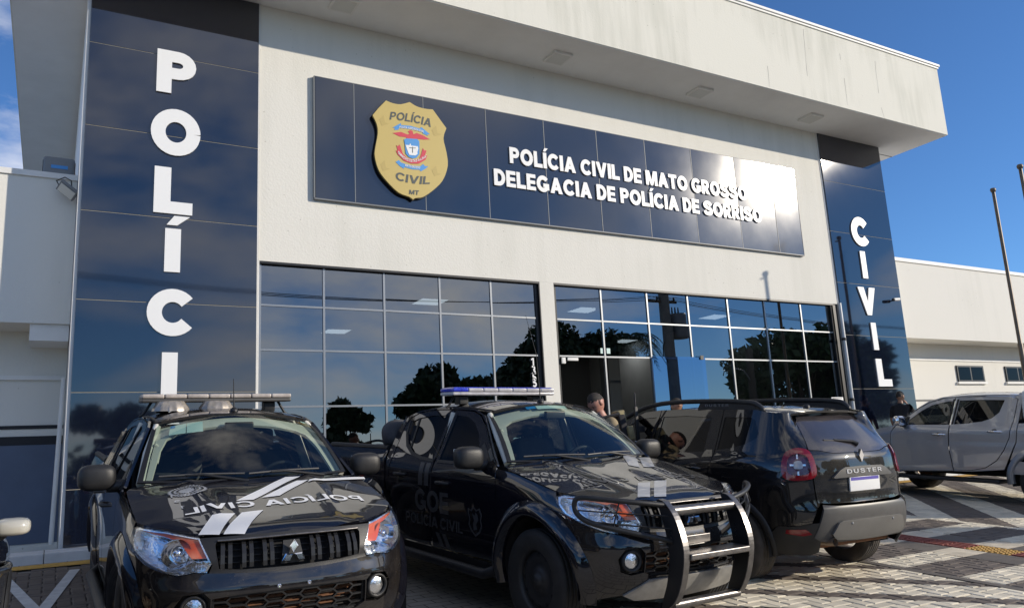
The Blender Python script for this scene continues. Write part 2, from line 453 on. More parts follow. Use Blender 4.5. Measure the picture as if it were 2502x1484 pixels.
# ------------------------------------------------------------------ 2D helpers
def area2(p): return sum(p[i][0] * p[(i + 1) % len(p)][1] - p[(i + 1) % len(p)][0] * p[i][1] for i in range(len(p))) / 2
def in_poly(pts, poly):
    pts = np.asarray(pts); x, y = pts[:, 0], pts[:, 1]; c = np.zeros(len(pts), bool); n = len(poly)
    for i in range(n):
        x0, y0 = poly[i]; x1, y1 = poly[(i + 1) % n]
        if y0 == y1: continue
        c ^= ((y0 > y) != (y1 > y)) & (x < (x1 - x0) * (y - y0) / (y1 - y0) + x0)
    return c
def resample(poly, h, closed=True):
    out = []; n = len(poly)
    for i in range(n if closed else n - 1):
        a, b = np.array(poly[i], float), np.array(poly[(i + 1) % n], float)
        k = max(1, int(math.ceil(np.hypot(*(b - a)) / h)))
        for j in range(k): out.append(tuple(a + (b - a) * j / k))
    if not closed: out.append(tuple(poly[-1]))
    return out
def smooth_poly(poly, closed=True, k=4, keep=()):
    """Catmull-Rom through the points; indices in keep stay sharp"""
    n = len(poly); P = [np.array(p, float) for p in poly]; out = []
    for i in range(n if closed else n - 1):
        p1, p2 = P[i], P[(i + 1) % n]
        p0 = P[(i - 1) % n] if (closed or i > 0) else p1
        p3 = P[(i + 2) % n] if (closed or i + 2 < n) else p2
        if i in keep: p0 = p1
        if (i + 1) % n in keep: p3 = p2
        for j in range(k):
            t = j / k
            out.append(tuple(0.5 * ((2 * p1) + (-p0 + p2) * t + (2 * p0 - 5 * p1 + 4 * p2 - p3) * t * t + (-p0 + 3 * p1 - 3 * p2 + p3) * t ** 3)))
    if not closed: out.append(tuple(poly[-1]))
    return out
def table(pts):
    """smooth 1D function through (x, y) pairs"""
    pts = sorted(pts); xs = [p[0] for p in pts]
    d = smooth_poly(pts, closed=False, k=8)
    X = np.array([p[0] for p in d]); Y = np.array([p[1] for p in d]); o = np.argsort(X, kind='stable')
    X, Y = X[o], Y[o]
    return lambda x: np.interp(x, X, Y)
def sstep(a, b, x):
    t = np.clip((np.asarray(x, float) - a) / (b - a), 0, 1); return t * t * (3 - 2 * t)
def tri2d(polys, h=None, holes=()):
    """union of polygons -> (points, triangles, boundary loops of the input)"""
    vs, es = [], []
    for p in list(polys) + list(holes):
        b = len(vs); vs += [Vector((float(x), float(y))) for x, y in p]; es += [(b + i, b + (i + 1) % len(p)) for i in range(len(p))]
    nb = len(vs)
    if h:
        a = np.array([v[:] for v in vs]); lo, hi = a.min(0), a.max(0)
        gx = np.arange(lo[0] + h * 0.37, hi[0], h); gy = np.arange(lo[1] + h * 0.41, hi[1], h)
        if len(gx) and len(gy):
            g = np.array([(x, y) for x in gx for y in gy])
            ins = np.zeros(len(g), bool)
            for p in polys: ins |= in_poly(g, p)
            for p in holes: ins &= ~in_poly(g, p)
            g = g[ins]
            if len(g):
                A = np.array([vs[i][:] for i, j in es]); B = np.array([vs[j][:] for i, j in es]); D = B - A; LL = (D ** 2).sum(1) + 1e-12
                keep = np.ones(len(g), bool)
                for q in range(0, len(g), 400):
                    gg = g[q:q + 400][:, None, :]
                    t = np.clip(((gg - A) * D).sum(2) / LL, 0, 1)
                    dist = np.sqrt(((gg - (A + t[..., None] * D)) ** 2).sum(2)).min(1)
                    keep[q:q + 400] = dist > 0.35 * h
                vs += [Vector((float(x), float(y))) for x, y in g[keep]]
    ov, oe, of, orig, _, _ = delaunay_2d_cdt(vs, es, [], 0, 1e-7)
    P = np.array([v[:] for v in ov])
    F = np.array([f for f in of if len(f) == 3])
    cen = P[F].mean(1)
    ins = np.zeros(len(F), bool)
    for p in polys: ins |= in_poly(cen, p)
    for p in holes: ins &= ~in_poly(cen, p)
    F = F[ins]
    ar = np.cross(P[F[:, 1]] - P[F[:, 0]], P[F[:, 2]] - P[F[:, 0]])
    F = F[np.abs(ar) > 1e-12]; ar = ar[np.abs(ar) > 1e-12]
    F[ar < 0] = F[ar < 0][:, ::-1]
    return P, F
def boundary_edges(F):
    cnt = {}
    for a, b, c in F:
        for e in ((a, b), (b, c), (c, a)): cnt[e] = cnt.get(e, 0) + 1
    return [e for e in cnt if (e[1], e[0]) not in cnt]

def panel(name, polys, S, mat, parent=None, h=0.05, thick=0.012, off=0.0, holes=(), center=(0, 0, 0.8), out=None, nrm=True):
    """sheet cut from surface S(u,v) along 2D outlines, with rolled-in rim; normals follow the surface"""
    if not isinstance(polys[0][0], (tuple, list, np.ndarray)): polys = [polys]
    polys = [resample(p, h) for p in polys]; holes = [resample(p, h) for p in holes]
    P, F = tri2d(polys, h, holes)
    if len(F) == 0: return None
    u, v = P[:, 0], P[:, 1]; e = 2e-3
    X = S(u, v)
    N = np.cross(S(u + e, v) - S(u - e, v), S(u, v + e) - S(u, v - e))
    N /= np.linalg.norm(N, axis=1)[:, None] + 1e-12
    ref = np.array(out, float)[None, :] if out is not None else X - np.array(center)[None, :]
    sgn = 1.0 if (N * ref).sum() > 0 else -1.0
    N *= sgn
    if sgn < 0: F = F[:, ::-1]
    X = X + N * off
    used = np.unique(F)
    vs, fs, ns = list(X), [tuple(f) for f in F], list(N)
    if thick:
        be = boundary_edges(F)
        for a, b in be:
            d = X[b] - X[a]; sn = np.cross(d, N[a]); sn /= np.linalg.norm(sn) + 1e-12
            k = len(vs)
            vs += [X[a], X[b], X[b] - N[b] * thick, X[a] - N[a] * thick]
            ns += [sn] * 4
            fs.append((k + 1, k, k + 3, k + 2))
    o = mesh(name, vs, fs, mat, parent, smooth=True, normals=ns)
    return o

# ------------------------------------------------------------------ lettering (drawn as strokes, heavy grotesque)
def arc(cx, cy, rx, ry, a0, a1, n=14):
    return [(cx + rx * math.cos(rad(a0 + (a1 - a0) * i / n)), cy + ry * math.sin(rad(a0 + (a1 - a0) * i / n))) for i in range(n + 1)]
def stroke(path, w):
    P = [np.array(p, float) for p in path]; n = len(P); L, R = [], []
    for i in range(n):
        a = P[max(i - 1, 0)]; b = P[min(i + 1, n - 1)]
        t = (b - a) / (np.hypot(*(b - a)) + 1e-9); nn = np.array([-t[1], t[0]])
        L.append(P[i] + nn * w / 2); R.append(P[i] - nn * w / 2)
    return [[tuple(L[i]), tuple(L[i + 1]), tuple(R[i + 1]), tuple(R[i])] for i in range(n - 1)]
def rect(x0, y0, x1, y1): return [(x0, y0), (x1, y0), (x1, y1), (x0, y1)]
def glyph(ch, w=0.24):
    hw = w / 2; acc = None
    base = {'Í': 'I', 'Á': 'A', 'É': 'E'}.get(ch)
    if base:
        p, wd = glyph(base, w); c = wd / 2
        return p + [[(c - w * .45, 1.08), (c + w * .25, 1.08), (c + w * 1.1, 1.3), (c + w * .05, 1.3)]], wd
    if ch == 'I': return [rect(0, 0, w * 1.05, 1)], w * 1.05
    if ch == 'L': return [rect(0, 0, w, 1), rect(0, 0, .68, w * .9)], .68
    if ch == 'E': return [rect(0, 0, w, 1), rect(0, 0, .70, w * .85), rect(0, .5 - w * .4, .66, .5 + w * .4), rect(0, 1 - w * .85, .70, 1)], .70
    if ch == 'F': return [rect(0, 0, w, 1), rect(0, .5 - w * .4, .62, .5 + w * .4), rect(0, 1 - w * .85, .68, 1)], .68
    if ch == 'T': return [rect(.40 - hw, 0, .40 + hw, 1), rect(0, 1 - w * .88, .80, 1)], .80
    if ch == 'P':
        path = [(.1, 1 - hw * .9), (.42, 1 - hw * .9)] + arc(.42, .67, .22, .33 - hw * .9, 90, -90, 10) + [(.1, .34 + hw * .9)]
        return [rect(0, 0, w, 1)] + stroke(path, w * .9), .42 + .22 + hw
    if ch == 'R':
        p, wd = glyph('P', w); return p + [[(.26, .40), (.26 + w * 1.1, .40), (.82, 0), (.82 - w * 1.2, 0)]], .82
    if ch == 'B':
        p = [rect(0, 0, w, 1)]
        for cy, r, x in ((.74, .26, .40), (.27, .27, .44)):
            p += stroke([(.1, cy + r - hw * .8), (x, cy + r - hw * .8)] + arc(x, cy, .2, r - hw * .8, 90, -90, 8) + [(.1, cy - r + hw * .8)], w * .8)
        return p, .76
    if ch == 'D':
        path = [(.1, 1 - hw * .9), (.34, 1 - hw * .9)] + arc(.34, .5, .36, .5 - hw * .9, 90, -90, 14) + [(.1, hw * .9)]
        return [rect(0, 0, w, 1)] + stroke(path, w * .95), .34 + .36 + hw
    if ch in 'O0':
        rx = .50 if ch == 'O' else .36
        return stroke(arc(rx, .5, rx - hw, .52 - hw, 0, 360, 32), w), 2 * rx
    if ch == 'C': return stroke(arc(.50, .5, .50 - hw, .52 - hw, 38, 322, 26), w), .93
    if ch == 'G': return stroke(arc(.50, .5, .50 - hw, .52 - hw, 38, 325, 26), w) + [rect(.52, .30, .97, .30 + w * .85), rect(.97 - w, .12, .97, .40)], .98
    if ch == 'A': return [[(0, 0), (w * 1.15, 0), (.62, 1), (.36, 1)], [(.98, 0), (.98 - w * 1.15, 0), (.36, 1), (.62, 1)], [(.2, .20), (.78, .20), (.72, .20 + w * .8), (.26, .20 + w * .8)]], .98
    if ch == 'V': return [[(0, 1), (w * 1.15, 1), (.60, 0), (.36, 0)], [(.96, 1), (.96 - w * 1.15, 1), (.36, 0), (.60, 0)]], .96
    if ch == 'M': return [rect(0, 0, w * .95, 1), rect(1.1 - w * .95, 0, 1.1, 1), [(.0, 1), (w * 1.35, 1), (.64, 0), (.46, 0)], [(1.1, 1), (1.1 - w * 1.35, 1), (.46, 0), (.64, 0)]], 1.1
    if ch == 'N': return [rect(0, 0, w * .95, 1), rect(.84 - w * .95, 0, .84, 1), [(0, 1), (w * 1.1, 1), (.84, 0), (.84 - w * 1.1, 0)]], .84
    if ch == 'U': return stroke([(hw, 1), (hw, .4)] + arc(.41, .38, .41 - hw, .38 - hw, 180, 360, 14) + [(.82 - hw, .4), (.82 - hw, 1)], w), .82
    if ch == 'J': return stroke([(.56 - hw, 1), (.56 - hw, .32)] + arc(.28, .30, .28 - hw, .30 - hw, 0, -170, 10), w), .56
    if ch == 'S':
        pts = smooth_poly([(.76, .72), (.66, .86), (.43, .90), (.20, .84), (.13, .71), (.24, .60), (.47, .52), (.70, .43), (.78, .28), (.68, .15), (.44, .10), (.20, .15), (.10, .30)], closed=False, k=3)
        return stroke([(.02 + x * .98, .5 + (y - .5) * (1.04 - w) / .8) for x, y in pts], w), .90
    if ch == '1': return [rect(.22, 0, .22 + w, 1), [(.0, .70), (.0, .88), (.22, 1), (.3, .88)]], .22 + w
    if ch == '3': return stroke(arc(.32, .73, .30 - hw, .27 - hw * .8, 150, -90, 12), w) + stroke(arc(.32, .28, .34 - hw, .28 - hw * .8, 90, -150, 12), w), .66
    if ch == '5': return [rect(.10, 1 - w * .85, .62, 1), rect(.08, .48, .08 + w * .9, 1)] + stroke(arc(.32, .31, .34 - hw, .31 - hw * .9, 125, -150, 14), w), .68
    if ch == '2': return stroke(arc(.32, .70, .31 - hw, .30 - hw, 165, -30, 10) + [(.12, hw)], w) + [rect(0, 0, .66, w * .9)], .66
    if ch == '9': return stroke(arc(.33, .66, .33 - hw, .34 - hw, 0, 360, 16), w) + stroke([(.66 - hw, .66), (.62, .30), (.4, hw), (.12, hw * 1.3)], w), .66
    return [rect(0, 0, .5, .12)], .5
def layout(text, w=0.24, gap=0.09, space=0.34):
    """-> list of (char, polygons at unit cap height) and total width"""
    x = 0; out = []
    for ch in text:
        if ch == ' ': x += space; continue
        g, wd = glyph(ch, w)
        out.append((ch, [[(a + x, b) for a, b in p] for p in g])); x += wd + gap
    return out, x - gap
def letter_solid(name, polys, to3, depth, mat, parent, h=None):
    """solid letter: to3(u,v,d) maps plane point and depth (0 front .. 1 back) to 3D"""
    P, F = tri2d(polys, h)
    n = len(P); fr = [to3(u, v, 0) for u, v in P]; bk = [to3(u, v, 1) for u, v in P]
    fs = [tuple(f) for f in F] + [(a, b, b + n) + (a + n,) for a, b in boundary_edges(F)]
    o = mesh(name, fr + bk, fs, mat, parent); return o

# ================================================================== GROUND
def ground_mat():
    m, t, b = nt('paved_ground')
    N, L = t.nodes, t.links
    tc = N.new('ShaderNodeTexCoord')
    br = N.new('ShaderNodeTexBrick')
    br.inputs['Scale'].default_value = 1.0
    br.inputs['Brick Width'].default_value, br.inputs['Row Height'].default_value = 0.24, 0.12
    br.inputs['Mortar Size'].default_value = 0.006
    br.inputs['Color1'].default_value = (0.40, 0.365, 0.31, 1); br.inputs['Color2'].default_value = (0.34, 0.31, 0.26, 1); br.inputs['Mortar'].default_value = (0.09, 0.08, 0.07, 1)
    L.new(tc.outputs['Object'], br.inputs['Vector'])
    n = N.new('ShaderNodeTexNoise'); n.inputs['Scale'].default_value = 0.8; n.inputs['Detail'].default_value = 7
    L.new(tc.outputs['Object'], n.inputs['Vector'])
    mr = N.new('ShaderNodeMapRange'); mr.inputs[3].default_value, mr.inputs[4].default_value = 0.65, 1.35
    L.new(n.outputs['Fac'], mr.inputs[0])
    mx = N.new('ShaderNodeMixRGB'); mx.blend_type = 'MULTIPLY'; mx.inputs[0].default_value = 1
    L.new(br.outputs[0], mx.inputs[1]); L.new(mr.outputs[0], mx.inputs[2]); L.new(mx.outputs[0], b.inputs['Base Color'])
    b.inputs['Roughness'].default_value = 0.8
    return m
prof = [(-900, gz(-7)), (-6.0, gz(-6)), (11.05, gz(11.05)), (900, gz(11.05))]
tag(mesh('ground', [(x, y, z) for x in (-900, 900) for y, z in prof], [(i, i + 4, i + 5, i + 1) for i in range(3)], ground_mat()), kind='structure')
tag(mesh('road', [(x, y, gz(-7) + 0.006) for x in (-400, 400) for y in (-17.5, -8.5)], [(0, 2, 3, 1)], M_asphalt), kind='structure')

# ---- block paving: axis-aligned herringbone, pale and dark fields
def paver_mat(name, col, dark=None):
    """concrete block; where dark is given the pale field colour is painted in bands over the dark blocks"""
    m, t, b = nt(name)
    N, L = t.nodes, t.links
    n = N.new('ShaderNodeTexNoise'); n.inputs['Scale'].default_value = 1.3; n.inputs['Detail'].default_value = 8; n.inputs['Roughness'].default_value = 0.7
    v = N.new('ShaderNodeTexWhiteNoise'); v.noise_dimensions = '2D'
    sn = N.new('ShaderNodeVectorMath'); sn.operation = 'SNAP'; sn.inputs[1].default_value = (0.12, 0.12, 1)
    geo = N.new('ShaderNodeNewGeometry')
    L.new(geo.outputs['Position'], n.inputs['Vector']); L.new(geo.outputs['Position'], sn.inputs[0]); L.new(sn.outputs[0], v.inputs['Vector'])
    a = N.new('ShaderNodeMapRange'); a.inputs[3].default_value, a.inputs[4].default_value = 0.50, 1.42
    c = N.new('ShaderNodeMapRange'); c.inputs[3].default_value, c.inputs[4].default_value = 0.86, 1.10
    L.new(n.outputs['Fac'], a.inputs[0]); L.new(v.outputs['Value'], c.inputs[0])
    mu = N.new('ShaderNodeMath'); mu.operation = 'MULTIPLY'; L.new(a.outputs[0], mu.inputs[0]); L.new(c.outputs[0], mu.inputs[1])
    mx = N.new('ShaderNodeMixRGB'); mx.blend_type = 'MULTIPLY'; mx.inputs[0].default_value = 1; mx.inputs[1].default_value = (*col, 1)
    if dark:
        xyz = N.new('ShaderNodeSeparateXYZ'); L.new(geo.outputs['Position'], xyz.inputs[0])
        X, Y = xyz.outputs[0], xyz.outputs[1]
        def mt(op, p, q=0.0, r=None):
            k = N.new('ShaderNodeMath'); k.operation = op
            for i, z in enumerate((p, q, r)):
                if z is None: continue
                if isinstance(z, (int, float)): k.inputs[i].default_value = z
                else: L.new(z, k.inputs[i])
            return k.outputs[0]
        def band(val, off, per): return mt('FRACT', mt('MULTIPLY', mt('SUBTRACT', val, off), 1.0 / per))
        def sel(c_, p, q): return mt('ADD', mt('MULTIPLY', c_, p), mt('MULTIPLY', mt('SUBTRACT', 1.0, c_), q))
        mid = mt('LESS_THAN', band(Y, 4.36, 0.955), 0.42)
        rgt = mt('LESS_THAN', band(mt('SUBTRACT', X, Y), 3.55, 1.43), 0.45)
        lft = mt('GREATER_THAN', band(mt('ADD', X, Y), 10.80, 0.93), 0.30)
        lft = mt('MULTIPLY', lft, mt('GREATER_THAN', X, 1.6)); lft = mt('MULTIPLY', lft, mt('LESS_THAN', X, 7.40))
        inner = sel(mt('GREATER_THAN', X, 11.02), rgt, mt('MAXIMUM', mid, mt('GREATER_THAN', X, 10.88)))
        mask = sel(mt('GREATER_THAN', X, 7.53), inner, lft)
        m2 = N.new('ShaderNodeMixRGB'); m2.inputs[1].default_value = (*dark, 1); m2.inputs[2].default_value = (*col, 1)
        L.new(mask, m2.inputs[0]); L.new(m2.outputs[0], mx.inputs[1])
    L.new(mu.outputs[0], mx.inputs[2]); L.new(mx.outputs[0], b.inputs['Base Color'])
    b.inputs['Roughness'].default_value = 0.78
    n2 = N.new('ShaderNodeTexNoise'); n2.inputs['Scale'].default_value = 160
    bp = N.new('ShaderNodeBump'); bp.inputs['Strength'].default_value = 0.25; bp.inputs['Distance'].default_value = 0.004
    L.new(geo.outputs['Position'], n2.inputs['Vector']); L.new(n2.outputs['Fac'], bp.inputs['Height']); L.new(bp.outputs[0], b.inputs['Normal'])
    return m
M_pave = paver_mat('banded_paver', (0.78, 0.70, 0.54), (0.15, 0.122, 0.10))
M_slabpale = paver_mat('pale_slab', (0.72, 0.63, 0.48))
M_slabdark = paver_mat('dark_slab', (0.15, 0.13, 0.11))
BARS = [(4.36 + .955 * k, 4.36 + .955 * k + .40) for k in range(-6, 8)]
def pale_at(x, y):
    if x < 1.6: return False
    if 7.53 <= x < 11.02:
        if x > 10.86 or False: return True
        return any(a <= y < b for a, b in BARS)
    if x >= 11.02: return ((x - y - 3.55) % 1.43) < 0.64
    if x >= 7.40: return False
    return ((x + y - 10.80) % 0.93) > 0.28
pavement = thing('pavement', None, None, kind='structure')
PW, PT = 0.12, 0.018
def paver_mesh(name, lx, ly, mat):
    g, c = 0.004, 0.010
    x, y = lx / 2 - g, ly / 2 - g
    vs = [(-x, -y, 0), (x, -y, 0), (x, y, 0), (-x, y, 0), (-x, -y, PT - c * .6), (x, -y, PT - c * .6), (x, y, PT - c * .6), (-x, y, PT - c * .6),
          (-x + c, -y + c, PT), (x - c, -y + c, PT), (x - c, y - c, PT), (-x + c, y - c, PT)]
    fs = [(8, 9, 10, 11)] + [(i, (i + 1) % 4, 4 + (i + 1) % 4, 4 + i) for i in range(4)] + [(4 + i, 4 + (i + 1) % 4, 8 + (i + 1) % 4, 8 + i) for i in range(4)]
    return np.array(vs), fs
proto = {}
for hz, lx, ly in ((1, .24, .12), (0, .12, .24)):
    vs, fs = paver_mesh('p', lx, ly, None)
    for pl in (0, 1):
        me = bpy.data.meshes.new('paver'); me.from_pydata([tuple(v) for v in vs], [], fs); me.materials.append(M_pave); me.update()
        proto[hz, pl] = (me, vs, fs)
cells = []
for i in range(-14, 150):
    for j in range(8, 92):
        k = (i - j) % 4
        if k == 0: x, y, hz = (i + 1) * PW, (j + .5) * PW, 1
        elif k == 3: x, y, hz = (i + .5) * PW, (j + 1) * PW, 0
        else: continue
        if y > 10.55 or (8.52 < x < 9.80 and y > 0.5): continue
        if x > 2.0 and y < 2.0: continue
        if 1.6 < x < 4.2 and y < 9.5: continue          # under the trucks nothing shows
        if x < 1.6 and (y < 6.5 or x > 1.3): continue
        cells.append((x, y, hz))
pr = (np.array([(x, y, SLOPE * y) for x, y, _ in cells]) - CAM) @ CM.T
px = 1250.5 + FPX * pr[:, 0] / pr[:, 2]; py = 742 - FPX * pr[:, 1] / pr[:, 2]
vis = (pr[:, 2] > 0) & (px > 1950) & (px < 2490) & (py < 1476) & (py > 1240)
order = sorted([i for i in range(len(cells)) if vis[i] and not (5.2 < cells[i][0] < 7.6 and cells[i][1] > 5.35)], key=lambda i: pr[i, 2])
single = set(order[:300])
tilt = Matrix.Rotation(math.atan(SLOPE), 4, 'X')
bulk_v, bulk_f, bulk_m = [], [], []
for i, (x, y, hz) in enumerate(cells):
    pl = 1 if pale_at(x, y) else 0
    me, vs, fs = proto[hz, pl]
    dz = random.uniform(-.0025, .0025)
    if i in single:
        o = bpy.data.objects.new('paver', me); COL.objects.link(o); o.parent = pavement
        o.matrix_local = Matrix.Translation((x, y, SLOPE * y + dz - .001)) @ tilt
    else:
        b = len(bulk_v)
        bulk_v += [(x + v[0], y + v[1], SLOPE * (y + v[1]) + v[2] + dz - .001) for v in vs]
        bulk_f += [tuple(b + q for q in f) for f in fs]; bulk_m += [pl] * len(fs)
tag(mesh('paver_field', bulk_v, bulk_f, M_pave, pavement), kind='stuff')
# smooth slabs of the marked footway, cut bar by bar, with the tactile strip set between them
ys = sorted({0.5, 10.55} | {v for b in BARS for v in b if 0.5 < v < 10.55})
for y0, y1 in zip(ys[:-1], ys[1:]):
    pl = pale_at(9.0, (y0 + y1) / 2)
    for x0, x1 in ((8.53, 8.985), (9.375, 9.79)):
        n = max(1, round((y1 - y0) / .5)); 
        for q in range(n):
            a, b_ = y0 + (y1 - y0) * q / n, y0 + (y1 - y0) * (q + 1) / n
            g = .003
            mesh('slab', [(x, y, SLOPE * y + z) for z in (0, .017) for x, y in ((x0 + g, a + g), (x1 - g, a + g), (x1 - g, b_ - g), (x0 + g, b_ - g))],
                 [(4, 5, 6, 7), (0, 1, 5, 4), (1, 2, 6, 5), (2, 3, 7, 6), (3, 0, 4, 7)], M_slabpale if pl else M_slabdark, pavement)
y = 0.6
while y < 10.4:
    orange = 5.08 < y + .1 < 5.56
    mb = MB(); x0, x1, L_ = 9.0, 9.36, .245
    def up(p): return (p[0], p[1], SLOPE * p[1] + p[2])
    q = MB().box(x0, x1, y, y + L_, 0, .012); mb.add([up(v) for v in q.v], q.f)
    if orange:
        for a in range(5):
            for b_ in range(4):
                q = MB().box(x0 + .03 + a * .065, x0 + .07 + a * .065, y + .02 + b_ * .06, y + .055 + b_ * .06, .0122, .022); mb.add([up(v) for v in q.v], q.f)
    else:
        for a in range(4):
            q = MB().box(x0 + .03 + a * .088, x0 + .07 + a * .088, y + .006, y + L_ - .006, .0122, .024); mb.add([up(v) for v in q.v], q.f)
    mb.build('tactile_tile', M_orange if orange else M_red, pavement, fix=False)
    y += .25
# painted lines on the left: white V between two bays, yellow band along the kerb
def flat_strip(name, a, b, w, mat, dz=.0215):
    a, b = np.array(a, float), np.array(b, float); t = (b - a) / np.hypot(*(b - a)); n = np.array([-t[1], t[0]]) * w / 2
    return mesh(name, [(p[0], p[1], SLOPE * p[1] + dz) for p in (a - n, b - n, b + n, a + n)], [(0, 1, 2, 3)], mat, pavement)
flat_strip('painted_line', (-.36, 10.25), (-.04, 8.35), .10, M_line)
flat_strip('painted_line', (.30, 10.25), (.02, 8.35), .10, M_line, .0255)
flat_strip('kerb_line', (-8, 10.70), (19, 10.70), .26, M_yellow, .0235)
flat_strip('border_line', (7.46, 0.8), (7.46, 10.5), .11, M_slabdark)
kb = thing('kerb', None, None, kind='structure')
GB = gz(11.05); FL = 0.871
for i in range(28):
    x = -8 + i
    MB().box(x + .004, x + .996, 11.03, 11.60, GB - .1, FL, bev=.012).build('kerb_stone', M_kerb, kb)
MB().box(-8, 20, 11.60, 11.70, GB - .1, FL - .01).build('walkway_edge', M_conc, kb)

# ================================================================== BUILDING
XA, XB, XC, XD = 0.184, 2.511, 15.452, 17.740
ZC = 8.869
GT, R1, R2, R3 = 4.724, 4.073, 3.407, 2.576
SEAMS = [7.687, 6.454, 5.234, 4.013, 2.790, 1.572]
GX = [2.555, 3.526, 4.504, 5.481, 6.448, 7.364]
HX = [7.750, 8.784, 9.884, 10.927, 12.017, 13.100, 14.225, 15.252]
bld = thing('police_station', 'white and navy two-tower police station behind the parked vehicles', 'building', (9, YF, FL))
def bpart(mb, name, mat, parent=bld):
    o = mb.build(name, mat, parent); o.matrix_parent_inverse = Matrix.Translation((-9, -YF, -FL)); return o
def bkid(o, parent=bld):
    o.parent = parent; o.matrix_parent_inverse = Matrix.Translation((-9, -YF, -FL)) if parent is bld else Matrix.Identity(4)
    return o
bpart(MB().box(XB + .02, XC - .02, YF, YF + .25, GT, ZC), 'facade_wall', M_wall)
bpart(MB().box(GX[-1] + .05, HX[0] - .04, YF + .001, YF + .25, FL, GT - .001), 'pillar', M_wall)
bpart(MB().box(XB + .02, GX[0] - .012, YF + .001, YF + .25, FL, GT - .001), 'window_jamb', M_trim)
bpart(MB().box(HX[-1] + .03, XC - .02, YF + .03, YF + .25, FL, GT - .001), 'window_jamb', M_darkframe)
# towers: white box with navy cladding panels in front
for x0, x1 in ((XA, XB), (XC, XD)):
    bpart(MB().box(x0 - .03, x1 + .015, YF - .012, 21.9, FL - .1, ZC - .002), 'tower_wall', M_trim)
    zs = [FL] + SEAMS[::-1] + [ZC - .004]
    for a, b in zip(zs[:-1], zs[1:]):
        bpart(MB().box(x0 + .012, x1 - .012, YF - .040, YF - .0125, a + .005, b - .005), 'cladding_panel', M_clad)
    for s in SEAMS: bpart(MB().box(x0 + .01, x1 - .01, YF - .034, YF - .013, s - .0045, s + .0045), 'panel_joint', M_seam)
# roof box: fascia, soffit, capping
KX0, KX1, KY = -0.87, 18.74, 10.42
KT = 10.68
bpart(MB().box(KX0, KX1, KY, 22.5, ZC + .012, KT), 'roof_fascia', M_fascia)
bpart(MB().box(KX0 + .02, KX1 - .02, KY + .02, 22.4, ZC, ZC + .0118), 'soffit', M_soffit)
bpart(MB().box(KX0 - .05, KX1 + .05, KY - .05, 22.55, KT + .001, KT + .055), 'roof_capping', M_trim)
bpart(MB().box(KX0 - .025, KX1 + .025, KY - .025, 22.53, KT - .05, KT + .0005), 'roof_capping', M_trim)
for u, v in ((840, 15), (1363, 145), (1709, 229), (1980, 292)):
    p = on_z(u, v, ZC - .05)
    o = bpart(MB().box(p[0] - .20, p[0] + .20, p[1] - .20, p[1] + .20, ZC - .05, ZC - .001), 'soffit_lamp', M_trim)
    q = MB().box(p[0] - .165, p[0] + .165, p[1] - .165, p[1] + .165, ZC - .054, ZC - .0502).build('diffuser', M_ledoff, o)
bpart(MB().box(XD + .016, XD + 1.0, 11.93, 11.945, ZC - .006, ZC - .0005), 'soffit_joint', M_black)
# hairline cracks in the fascia render
for pts in ([(410, 240), (418, 330), (430, 470), (438, 560), (445, 622)], [(996, 500), (1004, 590), (1018, 690), (1026, 760)], [(1048, 880), (1062, 930), (1076, 975)], [(118, 540), (128, 620), (134, 712)], [(744, 640), (756, 720), (772, 860)], [(708, 440), (716, 490)]):
    q = [on_y((2900 + x / 2.12) / 1.577, y / 2.12 / 1.577, KY) for x, y in pts]; vs = []
    for i, p in enumerate(q): w = .006 * (.5 + .5 * math.sin(2.1 * i + 1)) + .002; vs += [(p[0] - w, KY - .0022, p[2]), (p[0] + w, KY - .0022, p[2])]
    bkid(mesh('crack', vs, [(2 * i, 2 * i + 1, 2 * i + 3, 2 * i + 2) for i in range(len(q) - 1)], pm('hairline_crack', (.46, .44, .39), .9)))
# glazing: one pane per field, aluminium bars between
GY = YF + .075
def glaze(xs, rows, skip=()):
    for i, (x0, x1) in enumerate(zip(xs[:-1], xs[1:])):
        for j, (z1, z0) in enumerate(zip(rows[:-1], rows[1:])):
            if (i, j) in skip: continue
            g = .012
            tl = rng.normal(0, .0012, 2)          # panes never sit perfectly true
            vs = [(x, GY + (x - x0) * tl[0] + (z - z0) * tl[1], z) for x, z in ((x0 + g, z0 + g), (x1 - g, z0 + g), (x1 - g, z1 - g), (x0 + g, z1 - g))]
            bkid(mesh('window_pane', vs, [(0, 1, 2, 3)], M_winglass))
rows = [GT - .03, R1, R2, R3, 1.72, FL + .02]
glaze(GX, rows)
glaze(HX, [GT - .03, R1, R2, 1.95, FL + .02], skip={(0, 2), (0, 3), (1, 2), (1, 3)})
for xs, rr in ((GX, rows), (HX, [GT - .03, R1, R2, 1.95, FL + .02])):
    for k, x in enumerate(xs):
        w = .016 if 0 < k < len(xs) - 1 else .03
        bpart(MB().box(x - w, x + w, GY - .022, GY + .03, FL, GT - .002), 'mullion', M_frame if 0 < k < len(xs) - 1 or xs is GX and k == 0 else M_darkframe)
    for k, z in enumerate(rr):
        w = .014
        if xs is HX and k == 3:
            bpart(MB().box(xs[2] + .02, xs[-1] - .02, GY - .018, GY + .028, z - w, z + w), 'transom', M_frame); continue
        bpart(MB().box(xs[0] + .031, xs[-1] - .031, GY - .018, GY + .028, z - w, z + w), 'transom', M_darkframe if k == 0 else M_frame)
bpart(MB().box(GX[0] - .01, GX[-1] + .04, YF + .002, GY - .025, GT - .035, GT - .001), 'window_head', M_darkframe)
bpart(MB().box(HX[0] - .03, HX[-1] + .02, YF + .002, GY - .025, GT - .035, GT - .001), 'window_head', M_darkframe)
bpart(MB().box(GX[-1] + .031, GX[-1] + .049, YF + .002, GY + .03, FL, GT - .04), 'window_reveal', M_darkframe)
